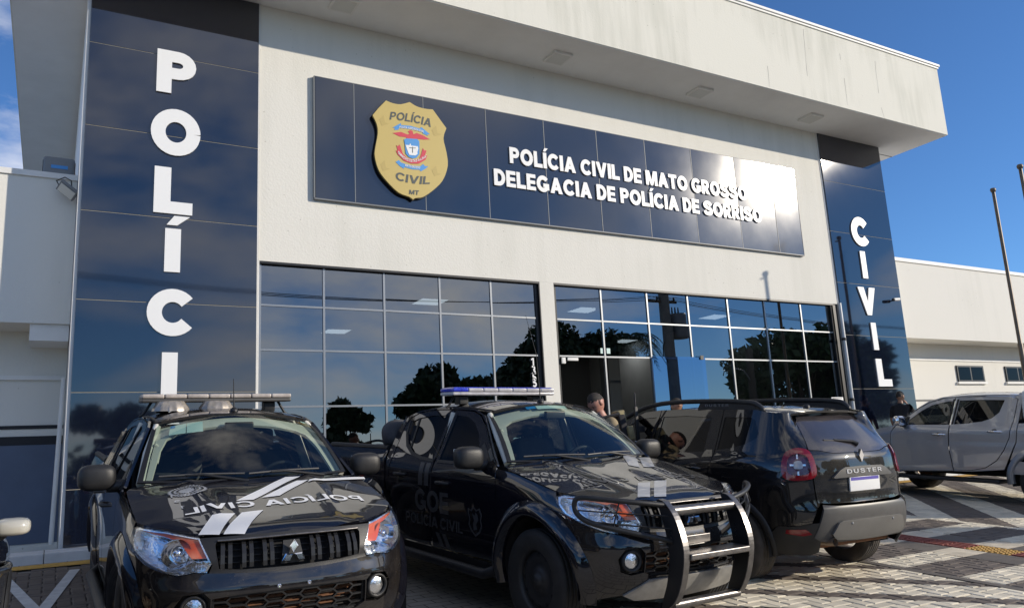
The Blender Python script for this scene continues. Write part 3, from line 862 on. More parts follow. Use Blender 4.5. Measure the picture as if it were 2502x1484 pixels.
# sliding glass door leaf pushed across the neighbouring pane, closer and latch
leaf = bkid(mesh('sliding_door', [(9.87, GY - .05, FL + .02), (11.22, GY - .05, FL + .02), (11.22, GY - .05, R2 + .03), (9.87, GY - .05, R2 + .03)], [(0, 1, 2, 3)], M_doorglass))
MB().box(11.08, 11.16, GY - .075, GY - .052, R2 - .02, R2 + .06).build('door_clamp', M_black, leaf)
MB().tube([(9.98, GY - .09, 1.5), (9.98, GY - .09, 2.3)], .015).build('handle', M_chrome, leaf)
bpart(MB().box(7.80, 7.88, GY - .06, GY - .03, R2 - .14, R2 - .03, bev=.008), 'door_controller', M_trim)
bpart(MB().box(7.93, 8.16, GY - .05, GY - .03, R2 - .085, R2 - .03, bev=.008), 'door_closer', M_trim)
bpart(MB().box(8.68, 8.73, GY - .03, GY - .023, R2 + .06, R2 + .16), 'wall_notice', M_paper)
bpart(MB().box(8.82, 8.90, GY - .03, GY - .023, R2 + .06, R2 + .16), 'wall_notice', M_paper)
# interior
IY1, CZ = 21.5, 5.0
bpart(MB().box(2.55, 15.45, GY + .1, IY1, CZ, CZ + .08), 'interior_ceiling', M_inwall)
bpart(MB().box(2.55, 15.45, GY + .1, IY1, FL - .09, FL - .01), 'interior_floor', M_infloor)
bpart(MB().box(2.55, 15.45, IY1, IY1 + .1, FL, CZ), 'interior_wall', M_inwall)
for x0 in (2.55, 15.44): bpart(MB().box(x0, x0 + .015, GY + .1, IY1, FL, CZ), 'interior_wall', M_inwall)
bpart(MB().box(9.6, 9.85, 15.2, IY1 - .02, FL, CZ - .01), 'partition', M_inwall)
for x, y in ((7.1, 13.2), (10.1, 13.4), (4.6, 17)): bpart(MB().box(x, x + .3, y, y + .3, FL, CZ - .01), 'interior_column', M_inwall)
bpart(MB().box(4.0, 7.0, 14.6, 15.4, FL, FL + 1.1, bev=.02), 'reception_counter', M_wainscot)
for x, y in ((6.78, 15.0), (6.02, 19.0), (10.95, 18.9), (10.7, 14.95), (15.0, 19.0), (14.78, 14.9)):
    o = bpart(MB().box(x - .32, x + .32, y - .32, y + .32, CZ - .02, CZ - .001), 'ceiling_lamp', M_trim)
    MB().box(x - .29, x + .29, y - .29, y + .29, CZ - .024, CZ - .0202).build('led_panel', M_led, o)
# rain pipe by the right tower
o = bpart(MB().tube([(15.36, YF - .09, FL), (15.36, YF - .09, GT)], .045, 14), 'rain_pipe', M_pipe)
for z in (1.3, 2.55, 3.9): MB().lathe([(.046, -.03), (.054, -.03), (.054, .03), (.046, .03)], 16, origin=(15.36, YF - .09, z)).build('pipe_clamp', M_black, o)
# wings
LWY, RWY = 12.3, 11.86
bpart(MB().box(-14, XA - .035, LWY, LWY + 1.0, 3.79, 5.90), 'wing_parapet', M_wing)
bpart(MB().box(-14, XA - .032, LWY - .03, LWY + 1.02, 5.85, 5.93), 'wing_capping', M_trim)
bpart(MB().box(-14, XA - .035, LWY + .75, LWY + 1.2, FL - .1, 3.789), 'wing_wall', M_wing)
bpart(MB().box(-.32, XA - .04, LWY + .05, LWY + .745, 3.56, 3.788), 'wing_beam', M_trim)
bpart(MB().box(-14, XA - .036, LWY + .70, LWY + .7495, 3.10, 3.16), 'wing_band', M_trim)
wy = LWY + .745
bpart(MB().box(-14, XA - .04, wy - .004, wy + .003, FL, 2.20), 'wainscot', M_wainscot)
bpart(MB().box(-14, XA - .04, wy - .008, wy - .0042, 2.20, 2.32), 'painted_stripe', M_stripe)
bpart(MB().box(-14, XA - .04, wy - .008, wy + .003, 2.42, 2.47), 'painted_stripe', M_stripe)
w_ = bpart(MB().box(-2.2, -.70, wy - .03, wy + .002, 2.22, 3.06), 'window_frame', M_darkframe)
mesh('window_pane', [(-2.14, wy - .034, 2.27), (-.76, wy - .034, 2.27), (-.76, wy - .034, 3.0), (-2.14, wy - .034, 3.0)], [(0, 1, 2, 3)], M_smallglass, w_)
bpart(MB().tube([(.07, LWY + .3, FL), (.105, LWY + .3, 2.6), (.115, LWY + .5, 3.1)], .03, 12), 'drain_pipe', M_trim)
bpart(MB().box(XD + .02, 60, RWY, RWY + 1.0, 4.06, 6.03), 'wing_parapet', M_wing)
bpart(MB().box(XD + .02, 60, RWY - .03, RWY + 1.03, 6.0, 6.09), 'wing_capping', M_trim)
bpart(MB().box(XD + .02, 60, RWY + .74, RWY + 1.2, FL - .1, 4.059), 'wing_wall', M_wing)
wy = RWY + .74
bpart(MB().box(XD + .02, 60, wy - .025, wy - .0005, 3.62, 3.67), 'wing_band', M_trim)
bpart(MB().box(XD + .02, 60, wy - .006, wy - .0005, 2.55, 2.60), 'painted_stripe', M_greyplast)
bpart(MB().box(XD + .02, 60, wy - .006, wy - .0005, 2.20, 2.36), 'painted_stripe', M_greyplast)
for k in range(6):
    a = on_y(2333, 893, wy); x0 = a[0] + k * 2.35
    w_ = bpart(MB().box(x0, x0 + 1.25, wy - .04, wy + .02, 3.06, 3.50), 'window_frame', M_darkframe)
    for q in range(2): mesh('window_pane', [(x0 + .05 + q * .6, wy - .044, 3.10), (x0 + .59 + q * .6, wy - .044, 3.10), (x0 + .59 + q * .6, wy - .044, 3.46), (x0 + .05 + q * .6, wy - .044, 3.46)], [(0, 1, 2, 3)], M_smallglass, w_)
    MB().box(x0 - .06, x0 + 1.31, wy - .07, wy - .001, 3.0, 3.055).build('window_sill', M_trim, w_)

# ================================================================== SIGNS
def plane_map(y, d): return lambda u, v, k: (u, y + d * k, v)
def vertical_sign(name, label, items, y, ww):
    t = thing(name, label, 'sign', (items[0][1], y, items[0][2]))
    for ch, xc, z0, z1, wd in items:
        g, w0 = glyph(ch, ww); cap = z1 - z0
        polys = [[(xc + (a - w0 / 2) * wd / w0, z0 + b * cap) for a, b in p] for p in g]
        o = letter_solid('letter', polys, plane_map(y, .025), .05, M_letter, t)
        o.matrix_parent_inverse = Matrix.Translation(tuple(-c for c in t.location))
    return t
def boxz(u0, v0, u1, v1, y):
    a, b = on_y((u0 + u1) / 2, v0, y), on_y((u0 + u1) / 2, v1, y)
    l, r = on_y(u0, (v0 + v1) / 2, y), on_y(u1, (v0 + v1) / 2, y)
    return (l[0] + r[0]) / 2, b[2], a[2], r[0] - l[0]
yl = YF - .07
items = []
for ch, bb in (('P', (383, 127, 481, 230)), ('O', (368, 269, 490, 378)), ('L', (376, 410, 471, 522)), ('Í', (402, 558, 441, 664)), ('C', (358, 707, 475, 818)), ('I', (394, 860, 433, 966))):
    xc, z0, z1, wd = boxz(*bb, yl); items.append((ch, xc, z0, z1, wd))
dz = (items[5][2] - items[4][2])
items.append(('A', items[5][1], items[5][2] + dz, items[5][3] + dz, .66))
vertical_sign('vertical_letters', 'large white letters reading POLÍCIA down the left navy tower', items, yl, .29)
items = []
for ch, bb in (('C', (2079, 532, 2122, 599)), ('I', (2101, 614, 2120, 679)), ('V', (2096, 702, 2144, 769)), ('I', (2124, 788, 2150, 854)), ('L', (2137, 876, 2182, 943))):
    xc, z0, z1, wd = boxz(*bb, yl)
    items.append((ch, xc, z0, z1, {'C': .62, 'I': .18, 'V': .62, 'L': .50}[ch]))
vertical_sign('vertical_letters', 'white letters reading CIVIL down the right navy tower', items, yl, .29)

SX0, SX1, SZ0, SZ1 = 3.367, 14.430, 5.779, 7.805
YS = YF - .06
sign = thing('sign_board', 'long navy sign board with gold badge and white lettering on the facade', 'sign', (SX0, YF, SZ0))
def skid_(o): o.parent = sign; o.matrix_parent_inverse = Matrix.Translation((-SX0, -YF, -SZ0)); return o
skid_(MB().box(SX0 + .004, SX1 - .004, YF - .045, YF - .001, SZ0 + .004, SZ1 - .004).build('backing_frame', M_darkframe))
jx = [SX0]
for u, v in ((866, 350), (1037, 385), (1192, 420), (1335, 440), (1465, 460), (1584, 480), (1698, 495), (1806, 520), (1895, 530)):
    jx.append(on_y(u, v, YS)[0])
jx.append(SX1)
def bowed(x0, x1, amp):
    nx, nz = 10, 6; vs = []; 
    for i in range(nx + 1):
        for j in range(nz + 1):
            a, b = i / nx, j / nz
            vs.append((x0 + (x1 - x0) * a, YS - amp * (4 * a * (1 - a)) * (.6 + 1.6 * b * (1 - b)) + .0015 * math.sin(3 * b + x0), SZ0 + (SZ1 - SZ0) * b))
    fs = [(i * (nz + 1) + j, (i + 1) * (nz + 1) + j, (i + 1) * (nz + 1) + j + 1, i * (nz + 1) + j + 1) for i in range(nx) for j in range(nz)]
    return vs, fs
for a, b in zip(jx[:-1], jx[1:]):
    vs, fs = bowed(a + .006, b - .006, random.uniform(.002, .006)); skid_(mesh('sign_panel', vs, fs, M_signclad, smooth=True))
for x in jx[1:-1]: skid_(MB().box(x - .006, x + .006, YS - .0045, YS + .012, SZ0 + .002, SZ1 - .002).build('panel_joint', M_metalgrey))
for a, b, c, d in ((SX0 - .012, SX1 + .012, SZ0 - .02, SZ0 - .002), (SX0 - .012, SX1 + .012, SZ1 + .002, SZ1 + .012), (SX0 - .02, SX0 - .002, SZ0, SZ1), (SX1 + .002, SX1 + .012, SZ0, SZ1)):
    skid_(MB().box(a, b, YS - .004, YF - .0005, c, d).build('edge_trim', M_metalgrey))
YT = YS - .032
for text, (u0, v0), (u1, v1), cap_px in (('POLÍCIA CIVIL DE MATO GROSSO', (1246, 400), (1826, 490), None), ('DELEGACIA DE POLÍCIA DE SORRISO', (1208, 455), (1862, 543), None)):
    a, b = on_y(u0, v0, YT), on_y(u1, v1 - 2, YT)
    out, W = layout(text, .265, .085, .36)
    cap = .305; sxx = (b[0] - a[0]) / W; z0 = (a[2] + b[2]) / 2
    for ch, polys in out:
        pp = [[(a[0] + x * sxx, z0 + y * cap) for x, y in p] for p in polys]
        skid_(letter_solid('letter', pp, plane_map(YT, .022), .04, M_letter, None))
# badge
YB = YS - .09
def bz_(x, y): p = on_y((1200 + x / 2.474) / 1.577, (250 + y / 2.474) / 1.577, YB); return (p[0], p[2])
def bpoly(name, pts, mat, depth, parent, keep=None, k=3, front=0.0):
    pl = [bz_(*p) for p in (smooth_poly(pts, k=k, keep=keep or ()) if k else pts)]
    return letter_solid(name, [pl], lambda u, v, d: (u, YB - front + depth * d, v), 0, mat, parent)
shield = [(710, 340), (775, 366), (850, 376), (935, 355), (1000, 395), (1080, 418), (1155, 425), (1285, 605), (1257, 700), (1285, 830), (1298, 960), (1250, 1100), (1150, 1200), (1060, 1258), (990, 1268), (970, 1283), (930, 1255), (830, 1215), (720, 1110), (640, 1000), (603, 870), (608, 790), (632, 650), (620, 560), (582, 480), (640, 410)]
badge = skid_(bpoly('badge', shield, M_gold, .035, None, keep=(0, 3, 6, 7, 15, 24)))
rim = skid_(bpoly('badge_back', [((x - 940) * 1.012 + 940, (y - 810) * 1.012 + 812) for x, y in shield], M_black, .03, None, keep=(0, 3, 6, 7, 15, 24), front=-.037))
def btext(text, p0, p1, cap, mat, w=.2, bow=0.0, front=.004, gap=.1, space=.3):
    out, W = layout(text, w, gap, space)
    A, B = np.array(p0, float), np.array(p1, float)
    for ch, polys in out:
        pp = []
        for p in polys:
            q = []
            for x, y in p:
                t = x / W; c = A + (B - A) * t; n = np.array([B[1] - A[1], -(B[0] - A[0])]); n = n / np.hypot(*n)
                c = c + n * (bow * 4 * t * (1 - t) + cap * y); q.append(bz_(*c))
            pp.append(q)
        letter_solid('letter', pp, lambda u, v, d: (u, YB - front + .0035 * d, v), 0, mat, badge)
btext('POLÍCIA', (742, 522), (1135, 595), 75, M_badgegrey, .21, bow=14)
btext('CIVIL', (797, 1090), (1125, 1135), 76, M_badgegrey, .21, bow=-18)
btext('MT', (928, 1232), (1020, 1240), 42, M_badgegrey, .24)
def bsub(pts, mat, front, k=0, keep=()): return bpoly('emblem', pts, mat, .003, badge, keep=keep, k=k, front=front)
bsub([(770, 600), (850, 556), (853, 575), (940, 582), (1035, 610), (1043, 592), (1127, 662), (1100, 663), (1108, 678), (1060, 655), (1055, 640), (940, 610), (832, 603), (830, 618), (788, 622), (795, 602)], M_badgeblue, .004)
btext('POLÍCIA JUDICIÁRIA CIVIL', (834, 604), (1066, 648), 20, M_letter, .2, bow=8, front=.008, gap=.14)
bsub([(772, 650), (850, 640), (915, 665), (935, 655), (918, 635), (940, 622), (962, 630), (970, 662), (1000, 650), (1060, 672), (1128, 711), (1070, 714), (1000, 705), (988, 716), (905, 704), (900, 690), (840, 684)], M_badgered, .004)
bsub([(880, 712), (905, 702), (1005, 708), (1024, 730), (1026, 760), (1026, 850), (1000, 885), (965, 895), (925, 880), (895, 845), (888, 760)], M_badgeblue, .008)
bsub([(893, 765), (930, 768), (937, 748), (948, 772), (1010, 778), (1015, 800), (1005, 835), (1008, 852), (985, 866), (930, 860), (918, 835), (905, 800)], M_letter, .012)
bsub([(958, 783), (962, 783), (963, 840), (957, 840)], M_badgegrey, .016)
bsub([(928, 790), (990, 794), (990, 798), (928, 794)], M_badgegrey, .0165)
bsub([(808, 766), (822, 778), (840, 760), (868, 845), (905, 885), (960, 905), (1025, 900), (1045, 850), (1060, 795), (1075, 818), (1095, 815), (1078, 868), (1102, 862), (1085, 905), (1020, 943), (950, 942), (880, 915), (820, 855), (803, 818), (820, 816)], M_badgered, .006)
btext('OMNIS POTESTAS A LEGE', (822, 842), (1090, 880), 24, M_letter, .2, bow=-66, front=.010, gap=.16)
bsub([(800, 925), (832, 908), (850, 930), (890, 945), (960, 962), (1035, 968), (1062, 945), (1080, 965), (1112, 968), (1085, 990), (1040, 1016), (1030, 1000), (960, 996), (885, 975), (878, 990), (840, 965)], M_badgeblue, .004)
btext('MATO GROSSO', (890, 966), (1030, 990), 20, M_letter, .2, bow=-4, front=.008, gap=.14)
for cx, cy in ((690, 520), (1190, 620), (700, 950), (1190, 1000)):      # faint folded stars pressed into the gold
    bsub([(cx - 45, cy), (cx - 5, cy - 40), (cx + 10, cy + 30), (cx + 50, cy + 42), (cx + 5, cy + 55), (cx - 20, cy + 60)], pm('badge_gold_shade', (0.50, 0.38, 0.12), .5), .002)
# house number on the glass
num = thing('house_number', 'white digits 1355 stacked on the glass beside the middle pillar', 'number', (7.2, GY, R2))
for ch, (u, v) in zip('1355', ((1301, 884), (1303, 903), (1305, 920), (1306, 934))):
    p = on_y(u, v, GY - .03); g, w0 = glyph(ch, .2)
    o = letter_solid('digit', [[(p[0] + (x - w0 / 2) * .13, p[2] + (y - .5) * .15) for x, y in q] for q in g], plane_map(GY - .03, .008), 0, M_letter, num)
    o.matrix_parent_inverse = Matrix.Translation((-7.2, -GY, -R2))
# notice plate low on the right tower
p = on_y(2047, 985, YF - .1)
npl = thing('notice_plate', 'white notice plate with small crest at the foot of the right tower', 'notice', (p[0], YF - .1, p[2]))
MB().box(-.19, .19, 0, .012, -.28, .14, bev=.004).build('plate', M_letter, npl)
letter_solid('crest', [[(-.05, .08), (.05, .08), (.05, -.02), (0, -.07), (-.05, -.02)]], lambda u, v, d: (u, -.003 + .002 * d, v), 0, M_badgegrey, npl)
MB().box(-.16, .16, -.003, -.001, .115, .128).build('printed_line', M_badgegrey, npl)
MB().tube([(0, .02, -.28), (0, .02, FL - p[2])], .02).build('stand', M_black, npl)

# ---- small fittings
p = on_y(165, 465, LWY - .2)
fl = thing('floodlight', 'LED floodlight on a bracket under the left parapet', 'floodlight', tuple(p))
def rotbox(name, mat, parent, dims, rot, loc=(0, 0, 0), bev=.006):
    o = MB().box(-dims[0] / 2, dims[0] / 2, -dims[1] / 2, dims[1] / 2, -dims[2] / 2, dims[2] / 2, bev=bev).build(name, mat, parent); o.rotation_euler = rot; o.location = loc; return o
rotbox('housing', M_metalgrey, fl, (.26, .18, .05), (rad(-35), rad(38), 0))
rotbox('lamp_glass', M_ledoff, fl, (.22, .14, .008), (rad(-35), rad(38), 0), (-.016, -.018, -.024), .002)
MB().tube([(.02, 0, .03), (.12, .08, .02), (.13, .2, .02)], .014).build('bracket', M_black, fl)
MB().tube([(-.1, .0, .05), (-.14, .05, .14), (-.04, .1, .22), (.04, .1, .18), (.05, .05, .05)], .008).build('cable', M_wire, fl)
p = on_y(147, 432, LWY + .25)
sr = thing('gate_motor', 'grey motor box sitting on the left parapet', 'motor box', (p[0], p[1], 5.931))
MB().box(-.22, .18, -.12, .12, 0, .30, bev=.05).build('housing', M_metalgrey, sr)
MB().box(-.225, -.19, -.09, .09, .05, .24).build('side_vent', M_black, sr)
MB().box(.15, .185, -.09, .09, .05, .24).build('side_vent', M_rust, sr)
MB().box(-.12, .09, -.126, -.121, .12, .17).build('name_plate', M_badgeblue, sr)
p = on_y(2185, 733, YF - .12)
cc = thing('security_camera', 'white bullet security camera on the right tower edge', 'camera', tuple(p))
MB().tube([(-.10, -.05, 0), (.10, -.05, .02)], .038, 14).build('body', M_trim, cc)
MB().tube([(-.135, -.05, -.003), (-.10, -.05, 0)], .034, 14).build('lens', M_black, cc)
MB().tube([(.06, -.05, .02), (.12, .07, .02)], .015, 8).build('bracket', M_black, cc)
def flagpole(top, label):
    base = (top[0], top[1], gz(top[1]))
    t = thing('flagpole', label, 'flagpole', base, group='flagpoles beside the right tower')
    H = top[2] - base[2]
    MB().tube([(0, 0, 0), (0, 0, H * .45), (0, 0, H * .455), (0, 0, H)], [.055, .052, .042, .036], 14).build('pole', M_pole, t)
    MB().lathe([(0, H + .10), (.05, H + .09), (.065, H + .05), (.05, H), (.036, H - .005)], 14).build('cap', M_pole, t)
    MB().tube([(0, 0, H - .04), (-.11, -.05, H - .05)], .018, 8).build('pulley', M_black, t)
    MB().box(-.12, .12, -.12, .12, -.05, .03, bev=.01).build('base_plate', M_conc, t)
flagpole((18.58, 9.52, 7.05 + .05), 'bronze flagpole standing clear against the sky in front of the right wing')
d = ray(2492, 412); k = 8.35 / d[1]; flagpole(tuple(CAM + d * k), 'bronze flagpole at the right edge, only its capped top showing')

# ================================================================== VEHICLES
class Skirt:
    """body shell: plan outline (t = arc length from the nose or tail centre line) swept by a height profile"""
    def __init__(s, plan, front, side, zf, blend, k):
        d = smooth_poly(plan, closed=False, k=24); d = [(d[0][0], -d[1][1])] + d
        P = np.array(d); seg = np.hypot(*np.diff(P, axis=0).T); t = np.concatenate([[0], np.cumsum(seg)]); t -= np.interp(0, P[:, 1][:8], t[:8])
        s.t, s.P = t, P
        T = np.gradient(P, t, axis=0); T /= np.hypot(T[:, 0], T[:, 1])[:, None]
        s.n = np.stack([T[:, 1], -T[:, 0]], 1)
        if s.n[len(t) // 2, 1] < 0: s.n *= -1
        ker = np.ones(9) / 9
        for q in range(2):
            a = np.pad(s.n[:, q], 4, mode='edge'); s.n[:, q] = np.convolve(a, ker, 'valid')
        s.n[0] = [1, 0] if s.P[0][0] > 0 else [1, 0]
        s.front, s.side, s.zf, s.b, s.k = table(front), table(side), table(zf), blend, k
        xs = P[:, 0]; m = t > blend[0]
        o = np.argsort(xs[m]); s.ix, s.it = xs[m][o], t[m][o]
        m = t < blend[1]; s.jy, s.jt = P[m][:, 1], t[m]
    def T(s, x): return float(np.interp(x, s.ix, s.it))
    def TY(s, y): return float(np.interp(abs(y), s.jy, s.jt)) * (1 if y >= 0 else -1)
    def off(s, t, x, z):
        w = sstep(s.b[0], s.b[1], t)
        zf = s.zf(x); d = zf - z
        so = s.side(z) - .05 * np.clip((.16 - d) / .16, 0, 1) ** 2 - np.where(d < 0, -d * s.k + .10 * 0 * d, 0)
        return s.front(z) * (1 - w) + so * w
    def S(s, t, z):
        t = np.asarray(t, float); z = np.asarray(z, float); a = np.abs(t); sg = np.where(t < 0, -1.0, 1.0)
        x = np.interp(a, s.t, s.P[:, 0]); y = np.interp(a, s.t, s.P[:, 1]); nx = np.interp(a, s.t, s.n[:, 0]); ny = np.interp(a, s.t, s.n[:, 1])
        nl = np.hypot(nx, ny); o = s.off(a, x, z)
        return np.stack([x + nx / nl * o, (y + ny / nl * o) * sg, z], 1)
    def side_S(s, sg):
        return lambda t, z: s.S(t, z) * np.array([1, sg, 1])
    def sp(s, pts): return [(s.T(x), z) for x, z in pts]          # side outline given as (x, z)
    def fp(s, pts): return [(s.TY(y), z) for y, z in pts]         # end outline given as (y, z)
    def y_at(s, x, z): return float(s.S(np.array([s.T(x)]), np.array([z]))[0, 1])

def arch_pts(cx, cz, r, a0, a1, n=14): return [(cx + r * math.cos(rad(a0 + (a1 - a0) * i / n)), cz + r * math.sin(rad(a0 + (a1 - a0) * i / n))) for i in range(n + 1)]

def wheel(parent, x, y, r, w, side, tyre_mat, rim_mat, style='steel', steer=0.0):
    """tyre with ribbed tread, rim with holes or spokes; y is the outer face"""
    o = MB(); wd = w / 2
    prof = [(r * .60, -wd * .86), (r * .70, -wd), (r * .86, -wd * 1.02), (r * .95, -wd * .95)]
    tr = [-.80, -.62, -.56, -.32, -.26, -.03, .03, .26, .32, .56, .62, .80]
    for i, q in enumerate(tr):
        g = i in (1, 2, 3, 4, 5, 6, 7, 8, 9, 10)
        prof.append((r * (1 - .012 * q * q), q * wd))
        if i % 2 == 1 and i < 11: prof += [(r * .972, q * wd + .004), (r * .972, tr[i + 1] * wd - .004)]
    prof += [(r * .95, wd * .95), (r * .86, wd * 1.02), (r * .70, wd), (r * .60, wd * .86), (r * .56, 0)]
    prof.append(prof[0])
    hub = thing('wheel', None, None); hub.parent = parent; hub.location = (x, side * (y - wd), r); hub.rotation_euler = (0, 0, steer)
    MB().lathe(prof, 56, 'y').build('tyre', tyre_mat, hub)
    m = MB(); s = side
    R = r * .605
    m.lathe([(R, -wd * .8), (R * .97, -wd * .3), (R * .93, wd * .55 * s), (R * .99, wd * .86 * s), (R * 1.02, wd * .86 * s)], 40, 'y')
    if style == 'steel':
        m.lathe([(R * .93, wd * .50 * s), (R * .72, wd * .62 * s), (R * .55, wd * .40 * s), (R * .36, wd * .62 * s), (R * .30, wd * .70 * s), (R * .22, wd * .70 * s), (R * .20, wd * .85 * s), (0, wd * .86 * s)], 40, 'y')
    else:
        for k in range(5):
            a = 2 * math.pi * k / 5 + .3
            for da in (-.16, .16):
                p0 = (R * .16 * math.cos(a), wd * .62 * s, R * .16 * math.sin(a)); p1 = (R * .95 * math.cos(a + da), wd * .7 * s, R * .95 * math.sin(a + da))
                m.tube([p0, p1], [R * .10, R * .085], 8)
        m.lathe([(R * .30, -wd * .1), (R * .30, wd * .62 * s), (R * .2, wd * .75 * s), (0, wd * .76 * s)], 24, 'y')
    m.build('rim', rim_mat, hub)
    if style == 'steel':
        b = MB()
        for k in range(12):
            a = 2 * math.pi * k / 12
            c = (R * .80 * math.cos(a), 0, R * .80 * math.sin(a))
            b.lathe([(R * .075, wd * .585 * s), (R * .06, wd * .60 * s), (0, wd * .60 * s)], 10, 'y', origin=c)
        b.build('rim_hole', M_black2, hub)
    else:
        MB().lathe([(0, -wd * .2), (R * .72, -wd * .2), (R * .72, -wd * .05), (0, -wd * .05)], 28, 'y').build('brake_disc', M_rust, hub)
    return hub

def flare(parent, sk, cx, cz, r0, r1, a0, a1, sg, mat, lift=.045):
    """raised lip round a wheel arch"""
    n, m = 40, 7; vs, fs, ns = [], [], []
    for i in range(n + 1):
        a = rad(a0 + (a1 - a0) * i / n)
        for j in range(m + 1):
            q = j / m; rr = r1 + (r0 - r1) * q
            x, z = cx + rr * math.cos(a), max(cz + rr * math.sin(a), .26)
            p = sk.S(np.array([sk.T(x)]), np.array([z]))[0]
            h = lift * math.sin(min(q * 1.25, 1) * math.pi / 2) + .002
            if j == m: h = -.04
            vs.append((p[0] + (h * .4 if x > .3 else 0), (p[1] + h) * sg, z))
    for i in range(n):
        for j in range(m): fs.append((i * (m + 1) + j, (i + 1) * (m + 1) + j, (i + 1) * (m + 1) + j + 1, i * (m + 1) + j + 1))
    o = mesh('fender_flare', vs, fs, mat, parent, smooth=True); recalc(o.data); return o

def ellipsoid(mb, c, r, n=14, e=2.4, cut=None):
    """superellipsoid blob"""
    def f(w, p): return math.copysign(abs(w) ** p, w)
    vs, fs = [], []; p = 2 / e
    for i in range(n + 1):
        a = -math.pi / 2 + math.pi * i / n
        for j in range(2 * n):
            b = 2 * math.pi * j / (2 * n)
            vs.append((c[0] + r[0] * f(math.cos(a), p) * f(math.cos(b), p), c[1] + r[1] * f(math.cos(a), p) * f(math.sin(b), p), c[2] + r[2] * f(math.sin(a), p)))
    for i in range(n):
        for j in range(2 * n): fs.append((i * 2 * n + j, i * 2 * n + (j + 1) % (2 * n), (i + 1) * 2 * n + (j + 1) % (2 * n), (i + 1) * 2 * n + j))
    mb.add(vs, fs, True); return mb

def seat(parent, x, y, rear=False):
    t = thing('seat', None, None); t.parent = parent; t.location = (x, y, 0)
    MB().box(-.26, .26, -.25, .25, .62, .80, bev=.06).build('cushion', M_seat, t)
    o = MB().box(-.07, .07, -.24, .24, 0, .62, bev=.055).build('backrest', M_seat, t); o.location = (-.27, 0, .76); o.rotation_euler = (0, rad(-16), 0)
    o = MB().box(-.05, .05, -.13, .13, 0, .17, bev=.045).build('headrest', M_seat, t); o.location = (-.46, 0, 1.38); o.rotation_euler = (0, rad(-10), 0)

def place(t, X, Y, heading, nose_up, dz=0.0):
    t.matrix_world = Matrix.Translation((X, Y, SLOPE * Y + dz)) @ Matrix.Rotation(rad(heading), 4, 'Z') @ Matrix.Rotation(rad(-nose_up), 4, 'Y')

def side_mirror(parent, sg, c, r, mat, foot):
    t = thing('side_mirror', None, None); t.parent = parent
    m = MB(); ellipsoid(m, (c[0], c[1] * sg, c[2]), r, 12, 3.2); m.build('housing', mat, t)
    MB().box(c[0] - r[0] * .85 - .004, c[0] - r[0] * .80, c[1] * sg - r[1] * .8, c[1] * sg + r[1] * .8, c[2] - r[2] * .75, c[2] + r[2] * .75, bev=.002).build('mirror_glass', M_chrome, t)
    MB().tube([(foot[0], foot[1] * sg, foot[2]), (c[0], (c[1] - r[1] * .5) * sg, c[2] - r[2] * .75)], [.05, .04], 10).build('arm', M_plastic, t)
    return t
def door_handle(parent, p, n, mat, cup=None, ln=.20):
    """pull handle along x with a recess behind it; p on the skin, n = side sign"""
    m = MB(); x, y, z = p
    m.tube([(x - ln / 2, y - .012 * n, z), (x - ln / 2 + .03, y + .030 * n, z + .004), (x, y + .036 * n, z + .006), (x + ln / 2 - .03, y + .030 * n, z + .004), (x + ln / 2, y - .012 * n, z)], [.013, .017, .018, .017, .013], 10)
    o = m.build('handle', mat, parent)
    q = MB(); ellipsoid(q, (x, y - .014 * n, z), (.058, .016, .05), 10, 2.2); q.build('handle_cup', cup or M_black, parent)
    return o

def decal(parent, name, polys, S, mat, off=.0035, h=.05, out=(0, 0, 1)):
    return panel(name, polys, S, mat, parent, h=h, thick=0, off=off, out=out)

# ---------------------------------------------------------------- pickup shape (shared by the two black trucks)
PLAN = [(.79, 0), (.785, .2), (.757, .42), (.69, .62), (.575, .762), (.42, .842), (.20, .882), (-.10, .894), (-1.0, .897), (-2.5, .894), (-3.5, .888), (-4.40, .872)]
PFRONT = [(.22, -.16), (.30, -.10), (.36, -.05), (.44, -.005), (.52, .018), (.60, .030), (.67, .034), (.73, .018), (.78, .002), (.84, 0), (.90, -.022), (.975, -.062), (1.05, -.13), (1.2, -.32), (1.6, -.8)]
PSIDE = [(.20, -.06), (.30, -.045), (.38, -.02), (.5, -.004), (.7, .0), (.9, .004), (1.0, .0), (1.1, .0), (1.8, 0)]
PZF = [(.9, .90), (.73, .95), (.6, .975), (.45, 1.002), (.26, 1.038), (0, 1.092), (-.3, 1.15), (-.55, 1.185), (-1.2, 1.19), (-2.0, 1.20), (-2.58, 1.215), (-2.64, 1.25), (-2.75, 1.265), (-4.5, 1.265)]
SK = Skirt(PLAN, PFRONT, PSIDE, PZF, (.60, 1.08), .47)
def hood_S(x, y):
    x = np.asarray(x, float); y = np.asarray(y, float)
    ye = np.interp(x, [-.6, .1, .35, .6, .8], [.84, .83, .80, .60, .55])
    a = np.clip(np.abs(y) / ye, 0, 1.2)
    edge = SK.zf(x) + np.interp(x, [.2, .5, .75], [0, .004, .008])
    crown = np.interp(x, [-.6, -.2, .2, .5, .75], [.045, .058, .058, .05, .032])
    ridge = .011 * np.exp(-((np.abs(y) - (.34 + .10 * (.7 - x) / 1.2)) / .05) ** 2) * np.clip((.75 - x) / .4, 0, 1)
    dip = -.008 * np.exp(-(y / .16) ** 2) * np.clip((.75 - x) / .4, 0, 1)
    nose = -.055 * np.clip((x - .58) / .16, 0, 1.2) ** 2 * (1 - .6 * a)
    return np.stack([x, y, edge + crown * (1 - a ** 2.4) + ridge + dip + nose], 1)
